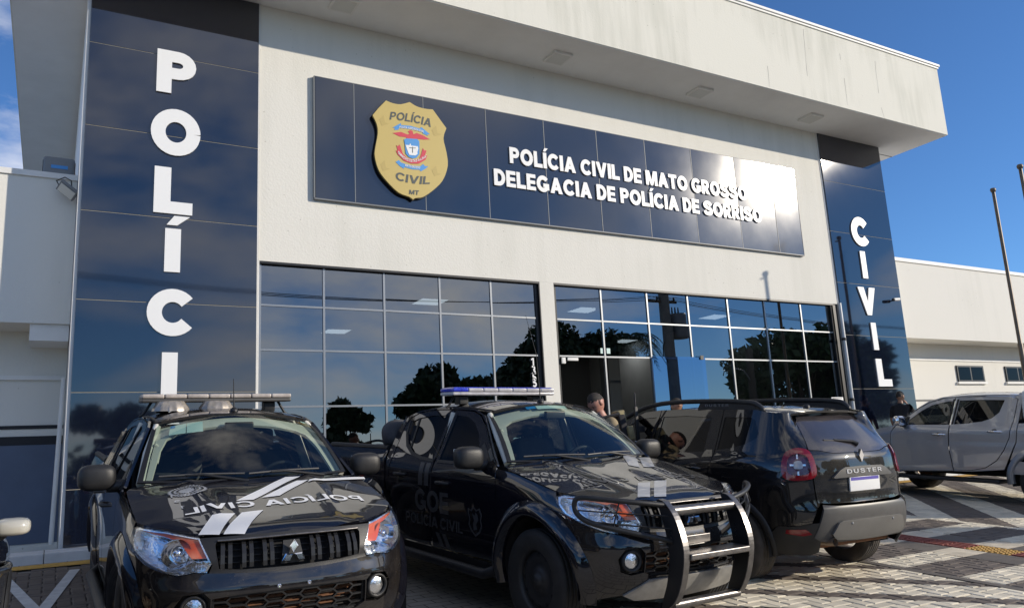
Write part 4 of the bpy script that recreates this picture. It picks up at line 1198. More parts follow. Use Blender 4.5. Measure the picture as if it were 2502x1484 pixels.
def wind_S(u, v):
    u = np.asarray(u, float); v = np.asarray(v, float)
    b = np.stack([-.385 - .135 * u ** 2, .762 * u, 1.205 + .012 * u ** 2], 1)
    t = np.stack([-.985 - .075 * u ** 2, .612 * u, 1.695 - .085 * u ** 2], 1)
    p = b + (t - b) * v[:, None]
    bul = .03 * (4 * v * (1 - v))
    p[:, 0] += bul * .62; p[:, 2] += bul * .78
    return p
def roof_S(x, y):
    x = np.asarray(x, float); y = np.asarray(y, float)
    z = np.interp(x, [-2.62, -2.4, -2.1, -1.75, -1.4, -1.15, -.97], [1.655, 1.705, 1.738, 1.748, 1.738, 1.718, 1.695])
    rib = .006 * (np.cos(y * 2 * math.pi / .26) > .55) * np.clip((-x - 1.2) / .1, 0, 1)
    return np.stack([x, y, z - .082 * np.clip(np.abs(y) / .62, 0, 1.1) ** 2.6 + rib * 0], 1)
CZE = [(-.55, 1.20), (-.70, 1.318), (-.88, 1.468), (-1.04, 1.600), (-1.2, 1.648), (-1.5, 1.672), (-1.9, 1.676), (-2.3, 1.655), (-2.5, 1.61), (-2.585, 1.56)]   # windscreen edge and gutter

def pickup(name, label, police):
    t = thing(name, label, 'pickup truck', group='black police pickups')
    paint = M_paint
    for sg in (1, -1):
        S = SK.side_S(sg); lab = (0, sg, .1)
        def sp(n, pts, mat=paint, par=t, **k): return panel(n, SK.sp(pts), S, mat, par, **k)
        # front fender, wheel arch cut out
        sp('front_fender', [(-.515, .40), (-.49, .70), (-.49, 1.04), (-.53, 1.168), (-.3, 1.143), (0, 1.086), (.24, 1.036), (.262, 1.0), (.285, .95), (.40, .86), (.452, .74), (.455, .62)] + arch_pts(0, .385, .475, 28, 182, 16), h=.035)
        dr = sp('front_door', [(-.525, .44), (-.50, .70), (-.50, 1.04), (-.545, 1.175), (-.62, 1.225), (-.80, 1.375), (-.965, 1.51), (-1.10, 1.592), (-1.25, 1.632), (-1.585, 1.650), (-1.600, 1.2), (-1.605, .92), (-1.59, .43)], h=.04,
                holes=[SK.sp([(-.86, 1.188), (-.90, 1.30), (-1.02, 1.44), (-1.15, 1.53), (-1.31, 1.585), (-1.535, 1.605), (-1.545, 1.196)])])
        panel('window', SK.sp([(-.855, 1.183), (-.895, 1.305), (-1.015, 1.445), (-1.145, 1.535), (-1.305, 1.59), (-1.54, 1.61), (-1.55, 1.19)]), S, M_sideglass, dr, h=.06, thick=0, off=-.010)
        sp('belt_trim', [(-.60, 1.168), (-.60, 1.192), (-1.56, 1.200), (-1.56, 1.174)], M_black, dr, off=.006, thick=.008)
        sp('mirror_sail', [(-.63, 1.195), (-.85, 1.20), (-.885, 1.34), (-.86, 1.365)], M_black, dr, off=.003, thick=.006)
        door_handle(dr, (-1.38, SK.y_at(-1.38, 1.0) * sg, 1.0), sg, M_plastic)
        rd = sp('rear_door', [(-1.615, .43), (-1.63, .92), (-1.625, 1.2), (-1.615, 1.650), (-2.0, 1.652), (-2.3, 1.628), (-2.44, 1.585), (-2.52, 1.50), (-2.515, 1.30), (-2.505, 1.19), (-2.53, 1.03), (-2.49, .85), (-2.42, .70), (-2.34, .58), (-2.29, .43)], h=.04,
                holes=[SK.sp([(-1.665, 1.197), (-1.665, 1.603), (-2.0, 1.603), (-2.28, 1.58), (-2.40, 1.545), (-2.37, 1.42), (-2.28, 1.32), (-2.12, 1.25), (-1.9, 1.212)])])
        panel('window', SK.sp([(-1.66, 1.19), (-1.66, 1.61), (-2.0, 1.61), (-2.285, 1.587), (-2.41, 1.55), (-2.38, 1.415), (-2.285, 1.315), (-2.12, 1.243), (-1.9, 1.205)]), S, M_sideglass, rd, h=.06, thick=0, off=-.010)
        sp('window_divider', [(-2.20, 1.27), (-2.24, 1.30), (-2.30, 1.585), (-2.265, 1.588)], M_black, rd, off=-.004, thick=.004)
        sp('belt_trim', [(-1.64, 1.174), (-1.64, 1.202), (-1.9, 1.217), (-2.12, 1.256), (-2.29, 1.33), (-2.40, 1.43), (-2.44, 1.55), (-2.455, 1.55), (-2.43, 1.42), (-2.31, 1.30), (-2.13, 1.225), (-1.9, 1.188)], M_black, rd, off=.006, thick=.008)
        door_handle(rd, (-2.26, SK.y_at(-2.26, 1.04) * sg, 1.035), sg, M_plastic)
        # pillars, gutter rail and cab rear corner
        sp('cab_frame', CZE + [(-2.60, 1.45), (-2.60, 1.22), (-2.61, 1.0), (-2.57, .86), (-2.50, .86), (-2.545, 1.03), (-2.52, 1.19), (-2.53, 1.30), (-2.535, 1.505), (-2.45, 1.597), (-2.3, 1.640), (-2.0, 1.664), (-1.6, 1.662), (-1.25, 1.644), (-1.095, 1.604), (-.955, 1.522), (-.79, 1.387), (-.61, 1.237), (-.545, 1.19)], h=.03, thick=.02)
        sp('bed_side', [(-2.645, .52), (-2.63, .9), (-2.645, 1.25), (-2.70, 1.262), (-4.33, 1.262), (-4.36, 1.1), (-4.36, .62), (-4.0, .50), (-3.47, .50)] + arch_pts(-3.0, .385, .475, 14, 166, 16), h=.05)
        sp('rocker', [(-.55, .415), (-2.26, .415), (-2.45, .385), (-2.45, .30), (-.5, .30)], M_plastic, h=.06)
        flare(t, SK, 0, .385, .455, .575, -12, 192, sg, paint)
        flare(t, SK, -3.0, .385, .455, .57, -5, 185, sg, paint, .035)
        MB().lathe([(.455, -.30), (.47, -.05), (.50, -.02)], 30, 'y', origin=(0, sg * .88, .385), a0=rad(-10), a1=rad(190)).build('wheel_liner', M_black2, t) if sg > 0 else MB().lathe([(.455, .30), (.47, .05), (.50, .02)], 30, 'y', origin=(0, -.88, .385), a0=rad(-10), a1=rad(190)).build('wheel_liner', M_black2, t)
        st = MB().tube([(-.50, sg * .80, .40), (-.62, sg * .93, .335), (-2.2, sg * .93, .335), (-2.4, sg * .80, .40)], .042, 12).build('side_step', M_plastic, t)
        side_mirror(t, sg, (-.735, 1.005, 1.255), (.085, .125, .093), M_plastic, (-.74, .80, 1.19))
        wheel(t, 0, .885, .375, .245, sg, M_tyre, M_rim)
        wheel(t, -3.0, .885, .375, .245, sg, M_tyre, M_rim)
        # lamps
        hl = thing('headlamp', None, None); hl.parent = t
        Sf = lambda a, z, sg=sg: SK.S(np.asarray(a) * sg, z)
        tip = SK.T(.262)
        ty = SK.TY
        outl = [(ty(.545), .972), (ty(.66), .992), (ty(.76), 1.008), (tip - .05, 1.018), (tip, 1.008), (tip - .005, .975), (tip - .09, .90), (ty(.80), .83), (ty(.72), .787), (ty(.64), .768), (ty(.56), .782), (ty(.49), .778), (ty(.465), .826), (ty(.485), .865)]
        sh = lambda d, pts=outl: [((p[0] - ty(.63)) * d + ty(.63), (p[1] - .88) * d + .88) for p in pts]
        panel('lens', outl, Sf, M_lens, hl, h=.04, thick=.02, off=.004)
        panel('reflector', sh(.97), Sf, M_dullchrome, hl, h=.025, thick=.03, off=-.075)
        panel('surround', sh(.992), Sf, M_dullchrome, hl, h=.04, thick=.10, off=-.012, holes=[sh(.93)])
        panel('indicator', [(ty(.535), .968), (ty(.66), .986), (ty(.76), 1.002), (tip - .06, 1.010), (ty(.76), .986), (ty(.665), .962), (ty(.63), .925), (ty(.575), .862), (ty(.488), .862)], Sf, M_amber, hl, h=.03, thick=.012, off=-.018)
        c = Sf(np.array([ty(.66)]), np.array([.885]))[0]; n = Sf(np.array([ty(.66)]), np.array([.885]))[0] - np.array([0, 0, 0]); 
        dirv = np.array([.93, .36 * sg, 0.0])
        bowl = MB().lathe([(.085, .0), (.075, -.03), (.05, -.055), (.02, -.065), (.019, -.03), (.024, -.028), (.024, .0), (0, .004)], 28, 'x').build('lamp_bowl', M_chrome, hl)
        bowl.location = tuple(c - dirv * .02); bowl.rotation_euler = (0, 0, math.atan2(dirv[1], dirv[0]))
        # fog lamp in its recess
        fg = thing('fog_lamp', None, None); fg.parent = t
        rec = [(ty(.462), .50), (ty(.455), .635), (ty(.50), .675), (ty(.60), .665), (ty(.645), .60), (ty(.63), .51), (ty(.56), .482)]
        panel('recess', rec, Sf, M_black, fg, h=.03, thick=0, off=-.05)
        c = Sf(np.array([ty(.545)]), np.array([.582]))[0]
        rg = MB().lathe([(.078, -.02), (.075, .02), (.062, .026), (.056, .012)], 28, 'x').build('bezel', M_plastic, fg); rg.location = tuple(c - np.array([.028, 0, 0])); rg.rotation_euler = (0, 0, rad(14) * sg)
        gl = MB().lathe([(.056, .008), (.04, .016), (0, .02)], 24, 'x').build('lamp_glass', M_dullchrome, fg); gl.location = rg.location; gl.rotation_euler = rg.rotation_euler
    # bonnet
    fr = [(.722, 0), (.716, .15), (.70, .30), (.655, .44), (.605, .54), (.50, .665), (.38, .765), (.262, .825), (.05, .835), (-.2, .838), (-.40, .836), (-.50, .80), (-.462, .60), (-.43, .3), (-.42, 0)]
    poly = fr + [(x, -y) for x, y in fr[-2:0:-1]]
    hood = panel('hood', poly, hood_S, paint, t, h=.035, thick=.02, out=(0, 0, 1))
    # front bumper with openings
    ty = SK.TY
    ta, tb = SK.T(.455), SK.T(.47)
    half = [(0, .752), (ty(.2), .757), (ty(.42), .770), (ty(.49), .775), (ty(.56), .778), (ty(.64), .763), (ty(.72), .782), (ty(.80), .825), (SK.T(.345), .90), (SK.T(.40), .858), (SK.T(.447), .76), (SK.T(.452), .64), (SK.T(.460), .50), (SK.T(.45), .36), (ty(.80), .30), (ty(.66), .335), (ty(.4), .35), (0, .352)]
    bp = half + [(-a, z) for a, z in half[-2:0:-1]]
    hexo = [(ty(.455), .635), (ty(.30), .648), (0, .652), (-ty(.30), .648), (-ty(.455), .635), (-ty(.462), .50), (-ty(.40), .47), (0, .462), (ty(.40), .47), (ty(.462), .50)]
    recs = [[(s_ * a, z) for a, z in ((ty(.468), .50), (ty(.462), .635), (ty(.50), .672), (ty(.60), .662), (ty(.642), .60), (ty(.628), .512), (ty(.56), .486))] for s_ in (1, -1)]
    bump = panel('front_bumper', bp, SK.S, M_paintdirty, t, h=.035, thick=.03, holes=[hexo] + recs, out=(1, 0, 0))
    cells_ = []
    A_, Fh, Hh, wl_ = .066, .040, .0265, .0052
    for i in range(-6, 7):
        for j in range(-1, 6):
            cx = i * (A_ + Fh); cz = .472 + j * 2 * Hh + (Hh if i % 2 else 0)
            q = [(cx - A_ + wl_ * 1.1, cz), (cx - Fh + wl_ * .5, cz + Hh - wl_), (cx + Fh - wl_ * .5, cz + Hh - wl_), (cx + A_ - wl_ * 1.1, cz), (cx + Fh - wl_ * .5, cz - Hh + wl_), (cx - Fh + wl_ * .5, cz - Hh + wl_)]
            lo_, hi_ = .478, .636
            if abs(cx) > ty(.452): continue
            if cz + Hh < lo_ + .008 or cz - Hh > hi_ - .008: continue
            cells_.append([(min(max(a, -ty(.446)), ty(.446)), min(max(b, lo_), hi_)) for a, b in q])
    ok_ = []
    for q in cells_:
        u_ = []
        for p in q:
            if not u_ or math.dist(p, u_[-1]) > 1e-4: u_.append(p)
        if len(u_) > 2 and abs(area2(u_)) > 4e-4: ok_.append(u_)
    lg = panel('lower_grille', [(a * 1.0, z) for a, z in hexo], SK.S, M_plastic, t, h=.06, thick=.02, off=-.022, holes=ok_, out=(1, 0, 0))
    panel('radiator', [(a * 1.02, z) for a, z in hexo], SK.S, M_rust, lg, h=.08, thick=0, off=-.11, out=(1, 0, 0))
    for k in range(7): MB().tube([tuple(SK.S(np.array([a]), np.array([.49 + k * .022]))[0] - np.array([.10, 0, 0])) for a in np.linspace(-ty(.43), ty(.43), 9)], .005, 5, smooth=False).build('radiator_fin', M_rust if k % 2 else M_black, lg)
    sk = panel('skid_plate', [(ty(.42), .45), (0, .455), (-ty(.42), .45), (-ty(.60), .345), (-ty(.5), .30), (0, .285), (ty(.5), .30), (ty(.60), .345)], SK.S, M_skid, t, h=.05, thick=.02, off=.012, out=(1, 0, 0))
    for y in (-.09, .09):
        c = SK.S(np.array([ty(y)]), np.array([.672]))[0]
        MB().lathe([(.012, -.01), (.012, .004), (.006, .005), (.004, .002), (0, .002)], 12, 'x', origin=tuple(c)).build('plate_bolt', M_chrome, bump)
    # upper grille
    gr = thing('grille', None, None); gr.parent = t; M_bar = M_grille
    go = [(ty(.44), .950), (ty(.25), .956), (0, .957), (-ty(.25), .956), (-ty(.44), .950), (-ty(.452), .93), (-ty(.425), .795), (-ty(.3), .782), (0, .775), (ty(.3), .782), (ty(.425), .795), (ty(.452), .93)]
    fo = [(ty(.545), .968), (ty(.25), .972), (0, .973), (-ty(.25), .972), (-ty(.545), .968), (-ty(.48), .86), (-ty(.462), .82), (-ty(.478), .772), (-ty(.4), .762), (0, .748), (ty(.4), .762), (ty(.478), .772), (ty(.462), .82), (ty(.48), .86)]
    panel('grille_frame', fo, SK.S, M_plastic, gr, h=.035, thick=.05, holes=[go], out=(1, 0, 0), off=-.002)
    panel('grille_back', [(a * 1.03, z) for a, z in go], SK.S, M_black2, gr, h=.06, thick=0, off=-.075, out=(1, 0, 0))
    ch = MB().tube([tuple(SK.S(np.array([a]), np.array([.953 - .004 * abs(a) / .45]))[0] + np.array([.004, 0, 0])) for a in np.linspace(-ty(.44), ty(.44), 17)], .0065, 8).build('chrome_strip', M_steel, gr)
    for yc in (-.385, -.265, -.145, .145, .265, .385):
        for q in (-.021, .021):
            b = MB()
            pts = [tuple(SK.S(np.array([ty(yc + q) if yc + q > 0 else -ty(-yc - q)]), np.array([z]))[0] - np.array([d, 0, 0])) for z, d in ((.948, .03), (.92, .014), (.87, .006), (.82, .006), (.792, .004))]
            vs = []
            for (x, y, z) in pts: vs += [(x - .03, y - .010, z), (x, y - .012, z), (x, y + .012, z), (x - .03, y + .010, z)]
            b.add(vs, [(4 * i + k, 4 * i + (k + 1) % 4, 4 * i + 4 + (k + 1) % 4, 4 * i + 4 + k) for i in range(4) for k in range(4)] + [(0, 1, 2, 3), (16, 17, 18, 19)])
            b.build('grille_bar', M_grille, gr)
    for z in (.815, .85, .885, .92):
        MB().tube([tuple(SK.S(np.array([a]), np.array([z]))[0] - np.array([.062, 0, 0])) for a in np.linspace(-ty(.43), ty(.43), 11)], .004, 5).build('grille_slat', M_plastic, gr)
    em = MB(); x0 = .797; zc = .848
    for a in (90, 210, 330):
        d = (math.cos(rad(a)), math.sin(rad(a))); n = (-d[1], d[0]); L_ = .083; w = .027
        p = [(d[0] * s_ * L_ + n[0] * q * w, zc + d[1] * s_ * L_ + n[1] * q * w) for s_, q in ((.04, 0), (.52, 1), (1.0, 0), (.52, -1))]
        cy, cz_ = d[0] * .52 * L_, zc + d[1] * .52 * L_
        em.add([(x0 - .012, y, z) for y, z in p] + [(x0, y, z) for y, z in p] + [(x0 + .014 - .25 * (z - zc + .04) * .5, y, z) for y, z in [((y - cy) * .72 + cy, (z - cz_) * .72 + cz_) for y, z in p]],
               [(i, (i + 1) % 4, 4 + (i + 1) % 4, 4 + i) for i in range(4)] + [(4 + i, 4 + (i + 1) % 4, 8 + (i + 1) % 4, 8 + i) for i in range(4)] + [(8, 9, 10, 11)])
    em.build('emblem', M_chrome, gr)
    panel('emblem_mount', [(ty(.05), .93), (-ty(.05), .93), (-ty(.07), .79), (ty(.07), .79)], SK.S, M_plastic, gr, h=.05, thick=.03, off=-.022, out=(1, 0, 0))
    # windscreen, roof, cab back
    e = [(-1, 0), (-.5, -.01), (0, -.015), (.5, -.01), (1, 0), (1, .5), (1, 1), (.5, 1), (0, 1), (-.5, 1), (-1, 1), (-1, .5)]
    sc = lambda k, kv=None: [(u * k, .5 + (v - .5) * (kv or k)) for u, v in e]
    ws = panel('windscreen', sc(.975, .985), wind_S, M_windscreen, t, h=.09, thick=0, out=(1, 0, 1))
    panel('seal', sc(1.0), wind_S, M_black, ws, h=.08, thick=.01, off=.002, holes=[sc(.955, .945)], out=(1, 0, 1))
    rx = [(-.972, 0), (-.985, .3), (-1.03, .56), (-1.06, .605), (-1.5, .625), (-1.9, .628), (-2.3, .625), (-2.57, .60), (-2.62, .4), (-2.63, 0)]
    panel('roof', rx + [(x, -y) for x, y in rx[-2:0:-1]], roof_S, M_paintdirty, t, h=.05, thick=.02, out=(0, 0, 1))
    for s_ in (1, -1):
        MB().tube([(x, s_ * (.585 if x < -1.1 else .555), float(roof_S(np.array([x]), np.array([.585]))[0, 2]) + .002) for x in np.linspace(-1.04, -2.55, 14)], .009, 6).build('roof_ditch_strip', M_black, t)
    bk = MB().box(-2.625, -2.60, -.66, .66, .55, 1.60).build('cab_back', paint, t)
    MB().box(-2.632, -2.626, -.50, .50, 1.22, 1.52).build('rear_window', M_sideglass, bk)
    # load bed
    bd = thing('load_bed', None, None); bd.parent = t
    MB().box(-4.30, -2.66, -.80, .80, .70, .74).build('bed_floor', M_black, bd)
    for s_ in (1, -1): MB().box(-4.33, -2.66, s_ * .80 - .02, s_ * .80 + .02, .72, 1.255).build('bed_wall', M_black, bd)
    for s_ in (1, -1): MB().tube([(-2.68, s_ * .815, 1.275), (-4.30, s_ * .815, 1.275)], .030, 8).build('bed_rail', M_plastic, bd)
    tg = MB().box(-4.375, -4.33, -.82, .82, .62, 1.255, bev=.012).build('tailgate', paint, t)
    for s_ in (1, -1): MB().box(-4.385, -4.28, s_ * .77 - .06, s_ * .77 + .115, .80, 1.15, bev=.02).build('tail_lamp', M_redlens, t)
    MB().box(-4.50, -4.36, -.80, .80, .48, .62, bev=.03).build('rear_bumper', M_plastic, t)
    MB().box(-4.2, .35, -.62, .62, .40, .58, bev=.05).build('underbody', M_black2, t)
    # cabin
    cb = thing('cabin', None, None); cb.parent = t
    seat(t, -1.35, .37); seat(t, -1.35, -.37)
    seat(t, -2.25, .37); seat(t, -2.25, -.37)
    db = MB(); db.prism([(-.42, .8), (-.50, 1.185), (-.62, 1.20), (-.88, 1.14), (-.95, 1.0), (-.85, .7)], 'y', -.72, .72); ellipsoid(db, (-.80, .37, 1.16), (.13, .2, .07), 8); db.build('dashboard', M_dash, cb)
    sw = MB(); c = Vector((-1.02, .37, 1.13)); ax = Vector((-.86, 0, .5)); u_ = Vector((0, 1, 0)); v_ = ax.cross(u_).normalized()
    sw.tube([c + (u_ * math.cos(a) + v_ * math.sin(a)) * .185 for a in np.linspace(0, 2 * math.pi, 28, endpoint=False)], .016, 8, closed=True)
    for a in (0.2, math.pi - .2, -math.pi / 2): sw.tube([c, c + (u_ * math.cos(a) + v_ * math.sin(a)) * .18], .02, 6)
    sw.build('steering_wheel', M_dash, cb)
    q = panel('headliner', [(x * 1 - .02, y * .93) for x, y in rx] + [(x - .02, -y * .93) for x, y in rx[-2:0:-1]], roof_S, M_liner, cb, h=.12, thick=0, off=-.035, out=(0, 0, 1))
    for s_ in (1, -1):
        MB().tube([(-.56, s_ * .735, 1.20), (-.80, s_ * .675, 1.41), (-1.06, s_ * .585, 1.60)], .030, 8).build('pillar_trim', M_liner, cb)
        MB().tube([(-1.62, s_ * .80, 1.1), (-1.64, s_ * .62, 1.62)], .04, 8).build('pillar_trim', M_liner, cb)
    hb = [(-.94, .02), (-.945, .5), (-.94, .975), (0, .985), (.94, .975), (.945, .5), (.94, .02), (.895, .02), (.875, .5), (.83, .72), (.72, .785), (.4, .83), (0, .845), (-.4, .83), (-.72, .785), (-.83, .72), (-.875, .5), (-.895, .02)]
    panel('header_trim', hb, wind_S, M_liner, cb, h=.06, thick=.02, off=-.035, out=(1, 0, 1))
    MB().tube([(-.72, -.66, 1.36), (-.77, -.61, 1.34), (-.84, -.585, 1.44), (-.84, -.62, 1.47)], .016, 8).build('grab_handle', M_liner, cb)
    MB().box(-.90, -.86, -.11, .11, 1.555, 1.625, bev=.012).build('inner_mirror', M_black, cb)
    MB().box(-2.62, -.5, -.70, .70, .56, .60).build('cabin_floor', M_dash, cb)
    # wipers, cowl
    panel('cowl', [(-.435, -.78), (-.435, .78), (-.55, .78), (-.52, .4), (-.49, 0), (-.52, -.4), (-.55, -.78)], lambda x, y: np.stack([x, y, 1.178 + .02 * (1 - (y / .8) ** 2) + 0 * x], 1), M_black, t, h=.1, thick=0, out=(0, 0, 1))
    for y0, y1 in ((-.05, -.62), (.52, -.02)):
        def wp(y, v): u = y / .75; return Vector(wind_S(np.array([u]), np.array([v]))[0]) + Vector((.02, 0, .02))
        w = MB().tube([wp(y0 + .02, -.04), wp((y0 + y1) / 2, .055), wp(y1 * .7 + y0 * .3, .05)], [.014, .011, .008], 6).build('wiper', M_plastic, t)
        MB().tube([wp(y1, .045), wp((y0 + y1) / 2, .062), wp(y0, .05)], .008, 5).build('wiper_blade', M_greyplast, w)
    # roof aerial
    an = MB().lathe([(.034, 0), (.03, .02), (.012, .032), (0, .034)], 12, origin=(-1.10, .0, float(roof_S(np.array([-1.10]), np.array([0.]))[0, 2]))).build('aerial_base', M_black, t)
    z0 = float(roof_S(np.array([-1.10]), np.array([0.]))[0, 2])
    MB().tube([(-1.10, 0, z0 + .02), (-1.10 - .05, .0, z0 + (.26 if not police else .45)), (-1.10 - (.06 if not police else .22), .0, z0 + (.27 if not police else .85))], [.006, .003, .002], 6).build('aerial', M_wire, an)
    return t, hood

def light_bar(parent, x, half, z, mats, y0=0.0):
    b = thing('light_bar', None, None); b.parent = parent; b.location = (x, y0, 0)
    m1, m2 = mats
    MB().box(-.13, .13, -half, half, z, z + .034, bev=.015).build('bar_base', M_greyplast if m1 is M_dustylens else m2, b)
    n = 7
    for k in range(n):
        y0_, y1_ = -half + 2 * half * k / n + .002, -half + 2 * half * (k + 1) / n - .002
        mt = m1 if (m1 is M_dustylens or k <= 0) else m2
        MB().box(-.135, .135, y0_, y1_, z + .0345, z + .072, bev=.014).build('lens_segment', mt, b)
    if m1 is not M_dustylens:
        MB().box(-.12, .12, -half + .02, half - .02, z + .066, z + .080, bev=.01).build('top_lens', m1, b)
    for s_ in (1, -1):
        MB().box(-.05, .05, s_ * half * .72 - .05, s_ * half * .72 + .05, 1.705, z + .001, bev=.01).build('mount', M_black, b)
        MB().tube([(.0, s_ * half * .85, z + .01), (.0, s_ * (half * .95), 1.70), (0, s_ * (half * 1.0), 1.675)], .012, 6).build('strap', M_black, b)
    return b

# ---- truck A, nose to the camera on the left
ta_, hoodA = pickup('police_pickup', 'black police pickup at left with white mirrored bonnet lettering and no bull bar', False)
PAX, PAY, PAH = 1.31, 5.889, -89.52
place(ta_, PAX, PAY, PAH, -4.05, -.022)
light_bar(ta_, -1.75, .63, 1.795, (M_dustylens, M_dustylens), -.02)
for yy, n in ((-.42, 0), (-.05, 1)):        # fluted chrome siren horns under the bar
    m = MB(); R0, R1_ = .115, .075; vs, fs = [], []; k_ = 48
    for j, (rr, zz) in enumerate(((R0, 0), (R0 * .93, .03), (R1_ * 1.1, .075), (R1_, .085), (0.0, .087))):
        for i in range(k_):
            a = 2 * math.pi * i / k_; fl_ = 1 + .07 * abs(math.sin(a * 7)); vs.append((-1.60 + rr * fl_ * math.cos(a), yy + rr * fl_ * math.sin(a) * 1.25, 1.722 + zz))
    for j in range(4):
        for i in range(k_): fs.append((j * k_ + i, j * k_ + (i + 1) % k_, (j + 1) * k_ + (i + 1) % k_, (j + 1) * k_ + i))
    m.add(vs, fs, True); m.build('siren_horn', M_horn, ta_)

def Zm(x0, y0, k): return lambda x, y: ((x0 + x / k) / 1.577, (y0 + y / k) / 1.577)
def car_ray(t, u, v):
    bpy.context.view_layer.update()
    Mi = np.array(t.matrix_world.inverted()); o = Mi[:3, :3] @ CAM + Mi[:3, 3]; d = Mi[:3, :3] @ ray(u, v); return o, d
def hood_hit(t, u, v):
    """where the bonnet sheet lies along a sight line, in bonnet coordinates"""
    o, d = car_ray(t, u, v)
    k = np.linspace((1.05 - o[0]) / d[0], (-.9 - o[0]) / d[0], 600); p = o[None, :] + k[:, None] * d[None, :]
    g = p[:, 2] - hood_S(p[:, 0], p[:, 1])[:, 2]
    i = int(np.argmax((g[:-1] > 0) & (g[1:] <= 0))) if ((g[:-1] > 0) & (g[1:] <= 0)).any() else int(np.argmin(np.abs(g)))
    return (float(p[i, 0]), float(p[i, 1]))
def hdec(hood, polys, mat, off=.004, h=.05): return decal(hood, 'decal', polys, hood_S, mat, off, h)
def hood_text(hood, text, p0, p1, cap, mat, w=.2, gap=.1):
    """mirror-written words from p0 (first letter) to p1 on the bonnet; letter tops towards the windscreen"""
    out, W = layout(text, w, gap, .4); A, B = np.array(p0), np.array(p1)
    for ch, polys in out:
        pp = []
        for p in polys:
            q = []
            for x, y in resample(p, .12):
                c = A + (B - A) * x / W; q.append((c[0] - cap * y, c[1]))
            pp.append(q)
        hdec(hood, pp, mat, h=.12)
RZ1, GZ1 = Zm(200, 1400, 1.5787), Zm(780, 1880, 2.9093)
HA = lambda pts: [hood_hit(ta_, *RZ1(*p)) for p in pts]
for pts in ([(1420, 690), (1510, 686), (1225, 828), (1120, 834)], [(1490, 712), (1560, 706), (1385, 802), (1275, 815)], [(975, 920), (1115, 910), (1018, 1040), (890, 1042)], [(1155, 905), (1285, 890), (1172, 1034), (1042, 1038)]):
    hdec(hoodA, [HA(pts)], M_decalwhite)
hdec(hoodA, [HA([(1568, 704), (1720, 697), (1896, 691), (1904, 703), (1720, 711), (1556, 719)])], M_decalwhite, .0055)
a, b = hood_hit(ta_, *RZ1(1900, 834)), hood_hit(ta_, *RZ1(812, 922))
hood_text(hoodA, 'POLÍCIA CIVIL', (a[0], a[1]), (b[0], b[1]), .115, M_decalwhite, .2)
c = hood_hit(ta_, *RZ1(825, 773)); l_ = hood_hit(ta_, *RZ1(690, 773)); f_ = hood_hit(ta_, *RZ1(825, 806))
ry, rx_ = abs(c[1] - l_[1]), abs(f_[0] - c[0])
crest = []
for i in range(72):
    a_ = 2 * math.pi * i / 72; k_ = 1.0 if i % 2 else .90
    crest.append((c[0] + rx_ * k_ * math.cos(a_), c[1] + ry * k_ * math.sin(a_)))
hdec(hoodA, [crest], M_decalgrey)
for rr in (.80, .56):
    ring = []
    for i in range(24): 
        a0_, a1_ = 2 * math.pi * (i + .1) / 24, 2 * math.pi * (i + .8) / 24
        ring.append([(c[0] + rx_ * q * math.cos(z), c[1] + ry * q * math.sin(z)) for q, z in ((rr, a0_), (rr, a1_), (rr - .12, a1_), (rr - .12, a0_))])
    hdec(hoodA, ring, M_paint, .0065, .08)
hood_text(hoodA, 'PJC', (c[0] + rx_ * .2, c[1] + ry * .38), (c[0] + rx_ * .2, c[1] - ry * .38), rx_ * .5, M_paint, .2)
p0, p1 = hood_hit(ta_, *RZ1(720, 812)), hood_hit(ta_, *RZ1(815, 890))
for ch, (qx, qy) in zip('197', (RZ1(735, 815), RZ1(765, 845), RZ1(800, 880))):
    g, w0 = glyph(ch if ch != '7' else '1', .2); h0 = hood_hit(ta_, qx, qy)
    hdec(hoodA, [[(h0[0] - .05 * y, h0[1] + .05 * (w0 / 2 - x)) for x, y in p] for p in g], M_decalgrey, h=.1)
# stickers inside the windscreen
def wdec(ta, u0, u1, v0, v1, mat, off=-.006, name='sticker'):
    return panel(name, [(u0, v0), (u1, v0), (u1, v1), (u0, v1)], wind_S, mat, ta, h=.1, thick=0, off=off, out=(1, 0, 1))
wdec(ta_, -.80, -.62, .72, .90, M_paper); wdec(ta_, -.61, -.43, .72, .90, M_paper); wdec(ta_, -.79, -.74, .84, .89, M_paperblue, -.003)
wdec(ta_, .86, .93, .94, .975, M_paper)

# ---- truck B with bull bar
tb_, hoodB = pickup('police_pickup', 'black police pickup with bull bar, blue light bar and grey GOE lettering on its doors', True)
place(tb_, 4.053, 5.406, -86.3, -3.8, .018)
light_bar(tb_, -1.75, .60, 1.79, (M_bluelens, M_whitelens), -.05)
BFZ, BWZ = Zm(2080, 1820, 2.8535), Zm(2180, 1480, 3.9056)
HB = lambda zm, pts: [hood_hit(tb_, *zm(*p)) for p in pts]
for zm, pts in ((BFZ, [(1075, 115), (1210, 105), (1207, 268), (1072, 272)]), (BFZ, [(1255, 90), (1390, 85), (1385, 258), (1252, 266)]), (BWZ, [(855, 1075), (1010, 1068), (1110, 1250), (940, 1215)]), (BWZ, [(1085, 1105), (1260, 1100), (1330, 1240), (1165, 1240)])):
    hdec(hoodB, [HB(zm, pts)], M_decalgrey)
hood_text(hoodB, 'POLÍCIA CIVIL', (.34, .66), (.30, -.62), .12, M_decaldark, .2)
wdec(tb_, -.25, .30, .90, .98, M_paper, -.004); wdec(tb_, -.42, -.26, .92, .98, M_paperblue, -.004)
SB = SK.side_S(-1)
